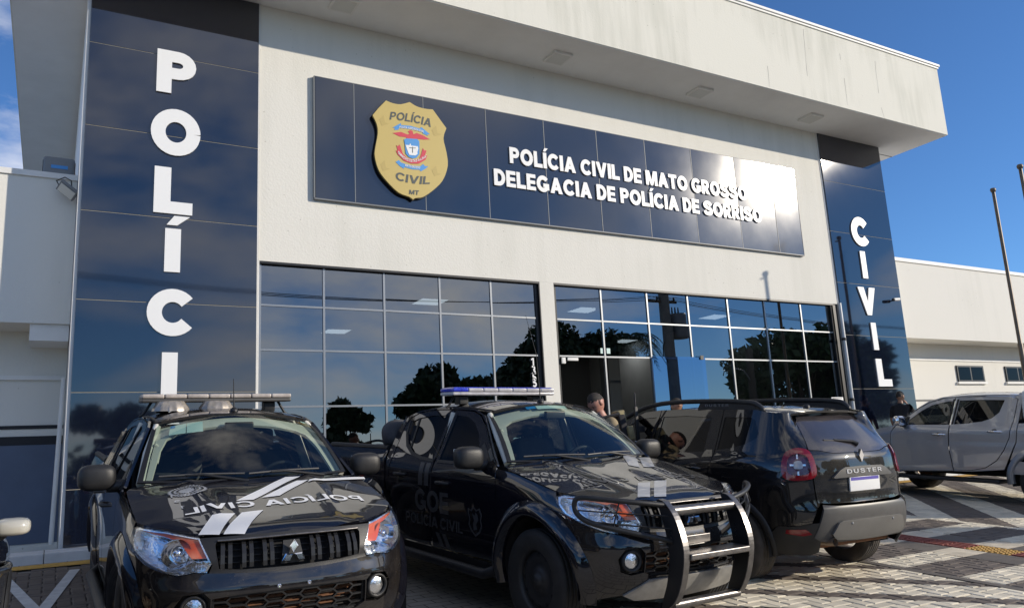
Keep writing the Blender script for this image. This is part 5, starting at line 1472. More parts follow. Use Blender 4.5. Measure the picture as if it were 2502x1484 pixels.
def side_text(parent, text, x0, x1, z0, cap, mat, w=.2, sl=0.0):
    out, W = layout(text, w, .09, .3)
    for ch, polys in out:
        pp = [[(SK.T(x0 + (x1 - x0) * x / W), z0 + cap * y) for x, y in resample(p, .15)] for p in polys]
        panel('decal', pp, SB, mat, parent, h=.08, thick=0, off=.003, out=(0, -1, 0))
dB = [c for c in tb_.children if c.name.startswith('front_door')][1]; rB = [c for c in tb_.children if c.name.startswith('rear_door')][1]
side_text(rB, 'GOE', -1.92, -1.27, .735, .185, M_decaldark, .22)
side_text(rB, 'POLÍCIA CIVIL', -2.12, -1.02, .60, .095, M_decaldark, .2)
cr = [(-.93, .83), (-.88, .815), (-.835, .85), (-.79, .82), (-.735, .84), (-.70, .79), (-.715, .74), (-.70, .69), (-.74, .635), (-.81, .60), (-.88, .64), (-.925, .69), (-.905, .74), (-.93, .79)]
panel('decal', SK.sp(cr), SB, M_decaldark, dB, h=.05, thick=0, off=.003, out=(0, -1, 0), holes=[SK.sp([((x + .815) * .82 - .815, (z - .73) * .84 + .73) for x, z in cr])])
panel('decal', SK.sp([(-.86, .79), (-.82, .77), (-.80, .80), (-.77, .78), (-.76, .74), (-.80, .70), (-.78, .66), (-.84, .65), (-.85, .70), (-.83, .73)]), SB, M_decaldark, dB, h=.05, thick=0, off=.003, out=(0, -1, 0))
for x in (-1.86, -1.74): panel('decal', SK.sp([(x, .96), (x + .085, .96), (x + .085, 1.165), (x, 1.165)]), SB, M_decaldark, rB, h=.06, thick=0, off=.003, out=(0, -1, 0))
for x in (-1.52, -1.40): panel('decal', SK.sp([(x, .565), (x + .075, .56), (x + .16, .45), (x + .085, .45)]), SB, M_decaldark, dB, h=.06, thick=0, off=.003, out=(0, -1, 0))
bb = thing('bull_bar', None, None); bb.parent = tb_
fe = smooth_poly([(.80, .995), (.86, .975), (.945, .89), (1.01, .75), (1.028, .62), (.99, .44), (.92, .31), (.83, .245)], closed=False, k=5)
re_ = smooth_poly([(.78, .25), (.80, .32), (.845, .44), (.872, .61), (.85, .75), (.815, .86), (.765, .985)], closed=False, k=5)
for y in (-.33, .33):
    MB().prism([(x, z) for x, z in fe + re_], 'y', y - .006, y + .006).build('side_plate', M_black, bb)
    vs = []
    for x, z in fe: vs += [(x, y - .026, z), (x + .008, y - .026, z), (x + .008, y + .026, z), (x, y + .026, z)]
    n = len(fe)
    MB().add(vs, [(4 * i + k, 4 * i + (k + 1) % 4, 4 * i + 4 + (k + 1) % 4, 4 * i + 4 + k) for i in range(n - 1) for k in range(4)] + [(0, 1, 2, 3), tuple(4 * (n - 1) + k for k in range(4))]).build('edge_strip', M_steel, bb)
    s_ = 1 if y > 0 else -1
    MB().tube(smooth_poly([(.86, s_ * .335, .955), (.80, s_ * .55, .985), (.67, s_ * .76, 1.012), (.55, s_ * .865, 1.02), (.52, s_ * .885, .97), (.545, s_ * .87, .90), (.62, s_ * .80, .845), (.76, s_ * .60, .785), (.87, s_ * .40, .735), (.90, s_ * .335, .715)], closed=False, k=5), .019, 10).build('lamp_guard', M_plastic, bb)
    for (p, q) in (((.90, .335, .885), (.535, .878, .935)), ((.91, .335, .80), (.60, .82, .86)), ((.735, .655, 1.0), (.70, .69, .815))):
        MB().tube([(p[0], s_ * p[1], p[2]), ((p[0] + q[0]) / 2 + .02, s_ * ((p[1] + q[1]) / 2 + .02), (p[2] + q[2]) / 2), (q[0], s_ * q[1], q[2])], .0055, 6).build('guard_wire', M_black, bb)
    for z in (.52, .70, .735, .77): MB().lathe([(.007, -.012), (.007, .012), (0, .013)], 8, 'y', origin=(.90 if z > .6 else .87, y, z)).build('bolt', M_steel, bb)
MB().tube([(.885, -.33, .915), (.885, .33, .915)], .036, 16).build('top_tube', M_steel, bb)
MB().tube([(.885, -.33, .285), (.885, .33, .285)], .030, 16).build('bottom_tube', M_steel, bb)
MB().box(.88, 1.05, -.30, .30, .60, .642, bev=.01).build('step_plate', M_steel, bb)
MB().box(.865, .885, -.21, .07, .675, .735, bev=.006).build('plate_bracket', M_steel, bb)
bun = thing('tarp_bundle', 'dark grey cloth bundle tied behind the cab of the bull bar pickup', 'bundle')
place(bun, 4.053, 5.406, -86.3, -3.8, .018)
m = MB(); ellipsoid(m, (-2.80, -.66, 1.40), (.15, .17, .15), 14, 2.6)
m.v = [(x + .02 * math.sin(9 * z + 5 * y), y + .02 * math.sin(11 * x + 7 * z), z + .02 * math.sin(8 * y + 9 * x)) for x, y, z in m.v]
m.build('cloth', M_greycloth, bun)
MB().tube([(-2.80, -.84, 1.38), (-2.80, -.70, 1.565), (-2.80, -.5, 1.50), (-2.80, -.48, 1.3)], .012, 6).build('strap', M_black, bun)

# ---------------------------------------------------------------- black SUV, tail to the camera (x axis points to its tail)
SKD = Skirt([(.835, 0), (.828, .25), (.80, .48), (.735, .66), (.60, .79), (.38, .86), (.10, .888), (-.5, .886), (-1.3, .885), (-2.2, .885), (-2.8, .875), (-3.2, .80), (-3.42, .60), (-3.50, .30), (-3.51, .02)],
            [(.22, -.12), (.32, -.06), (.42, .0), (.50, .03), (.62, .05), (.735, .045), (.752, .008), (.77, .0), (.84, -.008), (.92, -.010), (1.0, -.010), (1.10, -.022), (1.18, -.04), (1.25, -.085), (1.40, -.235), (1.58, -.43), (1.70, -.6)],
            [(.20, -.06), (.30, -.04), (.42, -.012), (.55, .0), (.75, .008), (.92, .014), (1.02, .006), (1.12, 0), (1.8, 0)],
            [(.9, 1.20), (.3, 1.205), (-.2, 1.20), (-.8, 1.165), (-1.5, 1.13), (-2.2, 1.10), (-2.8, 1.03), (-3.3, .95), (-3.6, .90)], (.52, 1.10), .40)
def suv_roof(x, y):
    x = np.asarray(x, float); y = np.asarray(y, float)
    z = np.interp(x, [-2.0, -1.6, -1.1, -.5, 0, .30, .52], [1.545, 1.615, 1.655, 1.665, 1.650, 1.625, 1.595])
    return np.stack([x, y, z - .075 * np.clip(np.abs(y) / .66, 0, 1.1) ** 3], 1)
def suv(name, label, mirror_mat, group=None):
    t = thing(name, label, 'car', group=group)
    P = M_paintduster; TY, T = SKD.TY, SKD.T
    arc_r = lambda a0, a1, r=.415, cx=0: arch_pts(cx, .343, r, a0, a1, 14)
    for sg in (1, -1):
        S = SKD.side_S(sg); Sf = lambda a, z, sg=sg: SKD.S(np.asarray(a) * sg, z)
        tl = smooth_poly([(TY(.585), 1.02), (TY(.60), 1.20), (TY(.66), 1.248), (T(.66), 1.25), (T(.585), 1.20), (T(.565), 1.06), (T(.60), .985), (TY(.70), .975)], k=4)
        lo = [(T(-.40), .80), (T(-.385), .55)] + [(T(x), z) for x, z in arc_r(150, 20)]
        edge = [(TY(.60), .765), (TY(.612), .90), (TY(.62), 1.0), (TY(.62), 1.245), (TY(.60), 1.30), (TY(.545), 1.57)]
        top = [(T(x), z) for x, z in ((.43, 1.585), (.2, 1.615), (-.1, 1.622), (-.255, 1.622))]
        qw = SKD.sp([(-.23, 1.225), (-.225, 1.545), (.13, 1.545), (.20, 1.52), (.285, 1.39), (.26, 1.345), (.13, 1.285), (-.05, 1.245)])
        q = panel('rear_quarter', lo + [(T(.50), .56), (T(.66), .575), (TY(.66), .60)] + edge + top + SKD.sp([(-.25, 1.2), (-.30, 1.0), (-.37, .86)]), Sf, P, t, h=.045, thick=.015, holes=[qw, tl])
        panel('window', [((a - T(.03)) * 1.02 + T(.03), (z - 1.39) * 1.02 + 1.39) for a, z in qw], Sf, M_sideglass, q, h=.06, thick=0, off=-.008)
        l = thing('tail_lamp', None, None); l.parent = t
        cen = (np.mean([p[0] for p in tl]), 1.11)
        sc = lambda k, z=None: [((a - cen[0]) * k + cen[0], (b - cen[1]) * (z or k) + cen[1]) for a, b in tl]
        panel('red_ring', tl, Sf, M_redlens, l, h=.03, thick=.03, off=.016, holes=[sc(.66)])
        panel('reflector', sc(.70), Sf, M_tailinner, l, h=.03, thick=0, off=-.012)
        panel('centre_lens', sc(.66), Sf, M_lens, l, h=.03, thick=.01, off=.014)
        panel('lamp_block', sc(.26), Sf, M_whitelens, l, h=.03, thick=.03, off=.012)
        for k in range(4):
            a_ = k * math.pi / 2
            w_, h_ = (.018, .008) if k % 2 == 0 else (.008, .02)
            cx, cz = cen[0] + .055 * math.cos(a_), cen[1] + .075 * math.sin(a_)
            panel('lamp_rib', [(cx - w_, cz - h_), (cx + w_, cz - h_), (cx + w_, cz + h_), (cx - w_, cz + h_)], Sf, M_dullchrome, l, h=.03, thick=.02, off=.006)
        # doors
        wr = SKD.sp([(-.42, 1.20), (-.41, 1.545), (-.80, 1.56), (-1.20, 1.55), (-1.22, 1.16), (-.8, 1.18)])
        d = panel('rear_door', SKD.sp([(-.41, .80), (-.315, 1.0), (-.262, 1.2), (-.265, 1.622), (-.8, 1.63), (-1.255, 1.625), (-1.27, 1.1), (-1.27, .42), (-.60, .42), (-.45, .62)]), S, P, t, h=.05, holes=[wr])
        panel('window', [((a - T(-.81)) * 1.02 + T(-.81), (z - 1.37) * 1.02 + 1.37) for a, z in wr], S, M_sideglass, d, h=.07, thick=0, off=-.008)
        door_handle(d, (-.52, SKD.y_at(-.52, 1.03) * sg, 1.03), sg, P)
        wf = SKD.sp([(-1.33, 1.155), (-1.32, 1.545), (-1.55, 1.53), (-1.80, 1.45), (-2.05, 1.30), (-2.18, 1.165), (-2.1, 1.13)])
        d = panel('front_door', SKD.sp([(-1.285, .42), (-1.285, 1.1), (-1.27, 1.625), (-1.55, 1.60), (-1.85, 1.50), (-2.1, 1.345), (-2.25, 1.19), (-2.29, 1.1), (-2.32, .75), (-2.31, .42)]), S, P, t, h=.05, holes=[wf])
        panel('window', [((a - T(-1.7)) * 1.02 + T(-1.7), (z - 1.33) * 1.02 + 1.33) for a, z in wf], S, M_sideglass, d, h=.07, thick=0, off=-.008)
        door_handle(d, (-1.50, SKD.y_at(-1.5, 1.0) * sg, 1.0), sg, P)
        panel('front_fender', SKD.sp([(-2.325, .42), (-2.335, .75), (-2.305, 1.1), (-2.8, 1.03), (-3.15, .96), (-3.35, .90), (-3.35, .70), (-3.05, .55)] + arc_r(30, 150, .415, -2.673)), S, P, t, h=.05)
        panel('sill', SKD.sp([(-.43, .41), (-2.25, .41), (-2.25, .27), (-.43, .27)]), S, M_plastic, t, h=.08)
        for cx in (0, -2.673):
            fl_ = MB(); n = 30; vs = []
            for i in range(n + 1):
                a_ = rad(-8 + 196 * i / n)
                for rr, h_ in ((.47, .002), (.46, .016), (.415, .02), (.40, -.03)):
                    x, z = cx + rr * math.cos(a_), max(.26, .343 + rr * math.sin(a_)); p = SKD.S(np.array([T(x)]), np.array([z]))[0]; vs.append((p[0], (p[1] + h_) * sg, z))
            fl_.add(vs, [(4 * i + k, 4 * i + 4 + k, 4 * i + 5 + k, 4 * i + 1 + k) for i in range(n) for k in range(3)], True)
            fl_.build('arch_trim', M_plastic, t)
        for cx in (0, -2.673): MB().lathe([(.41, -.34 * sg), (.42, 0)], 24, 'y', origin=(cx, sg * .87, .343), a0=rad(-10), a1=rad(190)).build('wheel_liner', M_black2, t)
        wheel(t, 0, .885, .343, .225, sg, M_tyredust, M_alloy, 'alloy'); wheel(t, -2.673, .885, .343, .225, sg, M_tyredust, M_alloy, 'alloy')
        side_mirror(t, sg, (-2.02, .985, 1.14) if mirror_mat is not M_cream else (-2.02, .915, 1.12), (.09, .11, .075) if mirror_mat is not M_cream else (.09, .085, .042), mirror_mat, (-2.05, .85, 1.10))
        # reflector and plastic corner of the bumper
        panel('bumper_corner', [(TY(.60), .60), (TY(.66), .594), (T(.66), .568), (T(.50), .554), (T(.40), .46), (T(.41), .33), (T(.55), .30), (TY(.66), .30), (TY(.58), .33)], Sf, M_plastic, t, h=.04, thick=.02)
        panel('bumper_reflector', [(TY(.66), .50), (TY(.70), .545), (T(.58), .535), (T(.57), .50), (TY(.72), .485)], Sf, M_redlens, t, h=.04, thick=.01, off=.006)
        # roof rail
        rl = MB(); pts = smooth_poly([(.25, 1.605), (.19, 1.655), (.08, 1.688), (-.3, 1.708), (-.9, 1.712), (-1.35, 1.690), (-1.70, 1.625), (-1.95, 1.53)], closed=False, k=6)
        vs = []
        for x, z in pts:
            y = SKD.y_at(x, min(z, 1.60)) - .035
            for a_ in range(10):
                c_, s2 = math.cos(a_ * math.pi / 5), math.sin(a_ * math.pi / 5); vs.append((x, sg * (y + .024 * math.copysign(abs(c_) ** .7, c_)), z + .026 * math.copysign(abs(s2) ** .7, s2)))
        n = len(pts); rl.add(vs, [(10 * i + k, 10 * i + (k + 1) % 10, 10 * i + 10 + (k + 1) % 10, 10 * i + 10 + k) for i in range(n - 1) for k in range(10)] + [tuple(range(10)), tuple(range(10 * n - 10, 10 * n))], True)
        r_ = rl.build('roof_rail', M_plastic, t)
        y = SKD.y_at(0, 1.60) - .03
        MB().prism([(.24, 1.595), (.10, 1.675), (-.62, 1.69), (-.66, 1.63), (-.64, 1.60)], 'y', sg * (y - .012), sg * (y + .008)).build('rail_foot', M_plastic, r_)
        out, W = layout('DUSTER', .14, .35, .3)
        for ch, polys in out: letter_solid('letter', [[(-.20 - (W - x) / W * .34 if sg < 0 else -.20 - x / W * .34, 1.655 + z_ * .025) for x, z_ in p] for p in polys], lambda u, v, k, sg=sg, y=y: (u, sg * (y + .010 - .002 * k), v), 0, M_metalgrey, r_)
    out1 = (1, 0, 0)
    mir = lambda h_: h_ + [(-a, z) for a, z in h_[::-1] if abs(a) > 1e-6]
    tg = panel('tailgate', mir([(0, .757), (TY(.45), .760), (TY(.588), .772), (TY(.60), .90), (TY(.608), 1.0), (TY(.608), 1.235), (TY(.5), 1.232), (TY(.35), 1.205), (0, 1.20)]), SKD.S, M_painttail, t, h=.04, thick=.02, out=out1)
    panel('tail_strip', mir([(0, 1.585), (TY(.52), 1.555), (TY(.54), 1.50), (TY(.50), 1.545), (0, 1.565)]), SKD.S, P, tg, h=.05, thick=.03, off=.02, out=(1, 0, 1))
    panel('rear_window', mir([(0, 1.205), (TY(.35), 1.21), (TY(.5), 1.238), (TY(.605), 1.243), (TY(.585), 1.32), (TY(.535), 1.56), (0, 1.575)]), SKD.S, M_rearglass, tg, h=.05, thick=.004, out=(1, 0, 1))
    panel('garnish', mir([(0, 1.078), (TY(.26), 1.075), (TY(.33), 1.05), (TY(.42), .99), (TY(.40), .982), (0, .992)]), SKD.S, M_greyplast, tg, h=.04, thick=.03, off=.026, out=out1)
    out, W = layout('DUSTER', .17, .28, .3)
    for ch, polys in out:
        pp = [[(-(x / W - .5) * .50 * -1, 1.018 + z_ * .036) for x, z_ in resample(p, .2)] for p in polys]
        panel('letter', [[(a_, b_) for a_, b_ in p] for p in pp], SKD.S, M_silverletter, tg, h=.03, thick=.004, off=.031, out=out1)
    m = MB(); xe = .815
    m.prism([(0, 1.235), (.032, 1.175), (0, 1.115), (-.032, 1.175)], 'x', xe - .02, xe + .008); m.build('emblem', M_chrome, tg)
    xp = .835
    pl = MB().box(xp - .01, xp + .004, -.215, .215, .855, .985, bev=.003).build('number_plate', M_letter, tg)
    MB().box(xp + .0041, xp + .0055, -.20, .20, .952, .980).build('plate_band', pm('plate_blue', (.10, .08, .42), .5), pl)
    w = MB().tube([(.742, .06, 1.275), (.715, .02, 1.30), (.68, -.20, 1.322)], [.022, .018, .010], 8).build('rear_wiper', M_black, tg)
    MB().tube([(.708, .06, 1.300), (.665, -.33, 1.325)], .008, 6).build('wiper_blade', M_plastic, w)
    bm_ = panel('rear_bumper', mir([(0, .738), (TY(.42), .740), (TY(.555), .750), (TY(.60), .60), (TY(.645), .47), (TY(.60), .44), (TY(.50), .42), (0, .42)]), SKD.S, M_greyplast, t, h=.04, thick=.03, off=.006, out=out1)
    panel('diffuser', mir([(0, .615), (TY(.40), .612), (TY(.44), .60), (TY(.50), .50), (TY(.46), .455), (TY(.20), .44), (0, .438)]), SKD.S, pm('diffuser_plastic_' + name, (.14, .135, .125), .4, var=.1), bm_, h=.04, thick=.02, off=.030, out=out1)
    for y in (-.30, .28): MB().lathe([(.012, 0), (.012, .006), (.008, .008), (0, .008)], 12, 'x', origin=(SKD.S(np.array([TY(y)]), np.array([.585]))[0][0] + .028, y, .585)).build('park_sensor', M_metalgrey, bm_)
    ex = MB().tube([(.50, .47 if False else -.47, .40), (.86, -.50, .43)], .033, 14, caps=False).build('exhaust', M_alloy, t)
    rr = [(.50, 0), (.475, .40), (.42, .585), (.2, .63), (-.5, .65), (-1.3, .64), (-1.75, .61), (-1.93, .55), (-1.97, .3), (-1.98, 0)]
    panel('roof', rr + [(x, -y) for x, y in rr[-2:0:-1]], suv_roof, P, t, h=.05, thick=.02, out=(0, 0, 1))
    MB().lathe([(.035, 0), (.03, .022), (.012, .03), (0, .03)], 14, origin=(.22, 0, float(suv_roof(np.array([.22]), np.array([0.]))[0, 2]))).build('aerial_base', M_black, t)
    def wsS(u, v):
        u = np.asarray(u, float); v = np.asarray(v, float)
        b = np.stack([-2.62 + .12 * u ** 2, .74 * u, 1.08 + 0 * u], 1); c = np.stack([-1.97 + .05 * u ** 2, .58 * u, 1.545 - .05 * u ** 2], 1); return b + (c - b) * v[:, None]
    panel('windscreen', [(-1, 0), (1, 0), (1, 1), (-1, 1)], wsS, M_windscreen, t, h=.15, thick=0, out=(-1, 0, 1))
    panel('hood', [(-2.50, -.74), (-2.62, 0), (-2.50, .74), (-3.1, .72), (-3.38, .52), (-3.45, 0), (-3.38, -.52), (-3.1, -.72)], lambda x, y: np.stack([x, y, np.interp(x, [-3.5, -3.2, -2.5], [.86, .98, 1.075]) + .02 * (1 - (y / .8) ** 2)], 1), P, t, h=.08, thick=.02, out=(0, 0, 1))
    panel('front_bumper', [(T(-3.06), .40), (T(-3.06), .55), (T(-3.36), .70), (T(-3.36), .86), (T(-3.50), .86), (T(-3.505), .30), (T(-3.2), .30)], SKD.S, P, t, h=.06, thick=0)
    panel('front_bumper', [(T(-3.06), .40), (T(-3.06), .55), (T(-3.36), .70), (T(-3.36), .86), (T(-3.50), .86), (T(-3.505), .30), (T(-3.2), .30)], SKD.side_S(-1), P, t, h=.06, thick=0)
    MB().box(-3.2, .62, -.60, .60, .33, .50, bev=.04).build('underbody', M_rust, t)
    cb = thing('cabin', None, None); cb.parent = t
    for y in (.36, -.36):
        for x in (-1.45, -.55):
            MB().box(x - .25, x + .2, y - .24, y + .24, .55, .72, bev=.05).build('seat', M_seat, cb); o = MB().box(-.07, .07, -.23, .23, 0, .75, bev=.06).build('backrest', M_seat, cb); o.location = (x + .22, y, .68); o.rotation_euler = (0, rad(14), 0)
    MB().box(-2.4, .55, -.66, .66, .50, .54).build('cabin_floor', M_dash, cb)
    MB().box(-2.45, -2.05, -.7, .7, .6, 1.06, bev=.08).build('dashboard', M_dash, cb)
    return t
def place_tail(t, X, Y, heading, nose_up): place(t, X, Y, heading + 180, -nose_up)
su = suv('black_suv', 'black SUV seen from behind with roof rails and blank white number plate', M_plastic)
place_tail(su, 6.665, 5.90, 90, 3.95)
su2 = suv('parked_car', 'dark car at the left edge, only its cream mirror and flank in view', M_cream)
mp_ = on_y(28, 1300, 4.9)
place_tail(su2, mp_[0] - .915, 4.9 - 2.02 + .08, 90, 3.95)

# ---------------------------------------------------------------- silver pickup, left side to the camera
SKS = Skirt([(.79, 0), (.785, .2), (.757, .42), (.69, .62), (.575, .762), (.42, .842), (.20, .878), (-.10, .888), (-1.0, .890), (-2.5, .888), (-3.5, .882), (-4.40, .872)], PFRONT, PSIDE,
            [(.9, .95), (.6, 1.02), (.26, 1.09), (0, 1.15), (-.3, 1.22), (-.55, 1.255), (-1.2, 1.262), (-2.0, 1.275), (-2.58, 1.29), (-2.66, 1.31), (-4.5, 1.32)], (.60, 1.08), .45)
def sroof(x, y):
    x = np.asarray(x, float); y = np.asarray(y, float)
    z = np.interp(x, [-2.75, -2.4, -2.0, -1.7, -1.4, -1.15, -.95], [1.755, 1.79, 1.812, 1.815, 1.795, 1.755, 1.70]); return np.stack([x, y, z - .07 * np.clip(np.abs(y) / .64, 0, 1.1) ** 2.4], 1)
sv = thing('silver_pickup', 'silver double cab pickup with chrome handles and canopy, cut by the right edge', 'pickup truck')
for sg in (1, -1):
    S = SKS.side_S(sg); sp = SKS.sp
    panel('front_fender', sp([(-.47, .40), (-.43, .58), (-.455, 1.12), (-.52, 1.235), (-.3, 1.21), (0, 1.14), (.26, 1.08), (.42, .95), (.46, .7)] + arch_pts(0, .385, .47, 30, 180, 14)), S, M_silver, sv, h=.04)
    wf = sp([(-.76, 1.262), (-.79, 1.35), (-1.0, 1.51), (-1.18, 1.605), (-1.42, 1.66), (-1.545, 1.672), (-1.52, 1.27)])
    d = panel('front_door', sp([(-.52, .46), (-.44, .58), (-.465, 1.12), (-.56, 1.25), (-.70, 1.36), (-.92, 1.535), (-1.12, 1.645), (-1.38, 1.712), (-1.575, 1.728), (-1.545, 1.2), (-1.525, .88), (-1.575, .50)]), S, M_silver, sv, h=.045, holes=[wf])
    panel('window', [((a - SKS.T(-1.2)) * 1.02 + SKS.T(-1.2), (z - 1.45) * 1.02 + 1.45) for a, z in wf], S, M_sideglass, d, h=.06, thick=0, off=-.010)
    panel('b_pillar_trim', sp([(-1.515, 1.27), (-1.545, 1.70), (-1.578, 1.70), (-1.548, 1.27)]), S, M_black, d, h=.06, thick=.004, off=.002)
    door_handle(d, (-1.37, SKS.y_at(-1.37, 1.10) * sg, 1.10), sg, M_chrome, M_greyplast, .24)
    wr = sp([(-1.625, 1.275), (-1.66, 1.675), (-2.05, 1.682), (-2.42, 1.672), (-2.36, 1.47), (-2.25, 1.375), (-2.1, 1.325), (-1.85, 1.29)])
    d = panel('rear_door', sp([(-1.592, .50), (-1.543, .88), (-1.563, 1.2), (-1.592, 1.728), (-2.1, 1.742), (-2.52, 1.728), (-2.62, 1.68), (-2.60, 1.35), (-2.54, 1.07), (-2.44, .87), (-2.31, .70), (-2.12, .58), (-1.9, .53)]), S, M_silver, sv, h=.045, holes=[wr])
    panel('window', [((a - SKS.T(-2.0)) * 1.02 + SKS.T(-2.0), (z - 1.48) * 1.02 + 1.48) for a, z in wr], S, M_sideglass, d, h=.06, thick=0, off=-.010)
    panel('pillar_trim', sp([(-1.582, 1.275), (-1.618, 1.70), (-1.652, 1.70), (-1.617, 1.275)]), S, M_black, d, h=.06, thick=.004, off=.002)
    door_handle(d, (-2.32, SKS.y_at(-2.32, 1.16) * sg, 1.16), sg, M_chrome, M_greyplast, .24)
    panel('cab_frame', sp([(-.55, 1.262), (-.72, 1.40), (-.93, 1.57), (-1.10, 1.675), (-1.35, 1.742), (-1.8, 1.765), (-2.4, 1.765), (-2.66, 1.745), (-2.70, 1.70), (-2.68, 1.3), (-2.64, 1.0), (-2.5, .72), (-2.42, .56), (-1.9, .505), (-.53, .445), (-.53, .455), (-1.55, .49), (-1.9, .522), (-2.13, .572), (-2.32, .692), (-2.452, .865), (-2.553, 1.07), (-2.613, 1.35), (-2.634, 1.685), (-2.52, 1.742), (-2.1, 1.755), (-1.6, 1.742), (-1.38, 1.725), (-1.115, 1.657), (-.91, 1.547), (-.69, 1.372), (-.565, 1.265)]), S, M_silver, sv, h=.03, thick=.02)
    panel('bed_side', sp([(-2.53, .72), (-2.655, 1.0), (-2.695, 1.3), (-4.33, 1.30), (-4.36, .62), (-3.47, .50)] + arch_pts(-3.0, .385, .47, 14, 150, 14)), S, M_silver, sv, h=.05)
    MB().lathe([(.085, -.004 * sg), (.085, .004 * sg), (.078, .006 * sg), (0, .006 * sg)], 24, 'y', origin=(-2.86, SKS.y_at(-2.86, 1.12) * sg, 1.12)).build('fuel_flap', M_silver, sv) if sg > 0 else None
    flare(sv, SKS, 0, .385, .45, .54, -8, 188, sg, M_silver, .02); flare(sv, SKS, -3.0, .385, .45, .56, -5, 185, sg, M_silver, .04)
    MB().lathe([(.45, -.30 * sg), (.47, -.04 * sg), (.49, -.02 * sg)], 26, 'y', origin=(-3, sg * .88, .385), a0=rad(-10), a1=rad(190)).build('wheel_liner', M_black2, sv)
    MB().box(-2.35, -.45, sg * .80 - .14, sg * .80 + .14, .33, .39, bev=.02).build('side_step', M_plastic, sv)
    wheel(sv, 0, .88, .375, .245, sg, M_tyre, M_alloy, 'alloy'); wheel(sv, -3.0, .88, .375, .245, sg, M_tyre, M_alloy, 'alloy')
    m_ = side_mirror(sv, sg, (-.72, 1.0, 1.335), (.075, .115, .09), M_chrome, (-.72, .82, 1.27))
    panel('mirror_sail', sp([(-.58, 1.275), (-.76, 1.28), (-.80, 1.40), (-.74, 1.40)]), S, M_black, sv, h=.05, thick=.01, off=.006)
    MB().box(-.34, -.25, sg * .885 - .004, sg * .885 + .004, .98, 1.01).build('fender_badge', M_chrome, sv)
    panel('headlamp', [(SKS.TY(.5) * 1, .84), (SKS.TY(.52), .99), (SKS.T(.32), 1.04), (SKS.T(.36), .92), (SKS.TY(.74), .82)], lambda a, z, sg=sg: SKS.S(np.asarray(a) * sg, z), M_dullchrome, sv, h=.05)
def shood(x, y):
    x = np.asarray(x, float); y = np.asarray(y, float); return np.stack([x, y, SKS.zf(x) - .01 + .05 * (1 - np.clip(np.abs(y) / .83, 0, 1) ** 2.4)], 1)
fr = [(.70, 0), (.66, .40), (.48, .66), (.26, .82), (-.40, .83), (-.52, .78), (-.45, .3), (-.44, 0)]
panel('hood', fr + [(x, -y) for x, y in fr[-2:0:-1]], shood, M_silver, sv, h=.06, thick=.02, out=(0, 0, 1))
panel('front_bumper', [(-SKS.T(.46), .35), (-SKS.T(.46), .70), (-SKS.TY(.6), .82), (SKS.TY(.6), .82), (SKS.T(.46), .70), (SKS.T(.46), .35)], SKS.S, M_silver, sv, h=.06, thick=.02, out=(1, 0, 0))
panel('grille', [(-SKS.TY(.5), .83), (-SKS.TY(.5), .98), (SKS.TY(.5), .98), (SKS.TY(.5), .83)], SKS.S, M_black, sv, h=.06, thick=0, out=(1, 0, 0))
rx = [(-.95, 0), (-1.0, .45), (-1.08, .60), (-1.5, .635), (-2.0, .64), (-2.5, .64), (-2.68, .62), (-2.72, .4), (-2.73, 0)]
panel('roof', rx + [(x, -y) for x, y in rx[-2:0:-1]], sroof, M_silver, sv, h=.06, thick=.02, out=(0, 0, 1))
def swind(u, v):
    u = np.asarray(u, float); v = np.asarray(v, float)
    b = np.stack([-.40 - .14 * u ** 2, .775 * u, 1.262 + 0 * u], 1); c = np.stack([-.97 - .10 * u ** 2, .62 * u, 1.70 - .045 * u ** 2], 1); return b + (c - b) * v[:, None]
panel('windscreen', [(-1, 0), (1, 0), (1, 1), (-1, 1)], swind, M_windscreen, sv, h=.12, thick=0, out=(1, 0, 1))
cp = thing('canopy', None, None); cp.parent = sv
MB().box(-4.34, -2.72, -.80, .80, 1.325, 1.82, bev=.09).build('shell', M_letter, cp)
for sg in (1, -1): MB().box(-4.1, -2.80, sg * .80 - .008, sg * .80 + .008, 1.40, 1.70, bev=.004).build('canopy_window', M_sideglass, cp)
MB().box(-4.40, -4.33, -.84, .84, .55, 1.32, bev=.02).build('tailgate', M_silver, sv)
MB().box(-4.2, .35, -.62, .62, .42, .58, bev=.05).build('underbody', M_black2, sv)
cb = thing('cabin', None, None); cb.parent = sv
for y in (.37, -.37): seat(sv, -1.35, y); seat(sv, -2.2, y)
MB().box(-2.68, -.5, -.72, .72, .56, .62).build('cabin_floor', M_dash, cb)
MB().box(-.95, -.5, -.72, .72, .85, 1.22, bev=.06).build('dashboard', M_dash, cb)
MB().box(-2.70, -2.66, -.66, .66, .6, 1.70).build('cab_back', M_dash, cb)
place(sv, 14.2, 9.85, 90, 3.95)

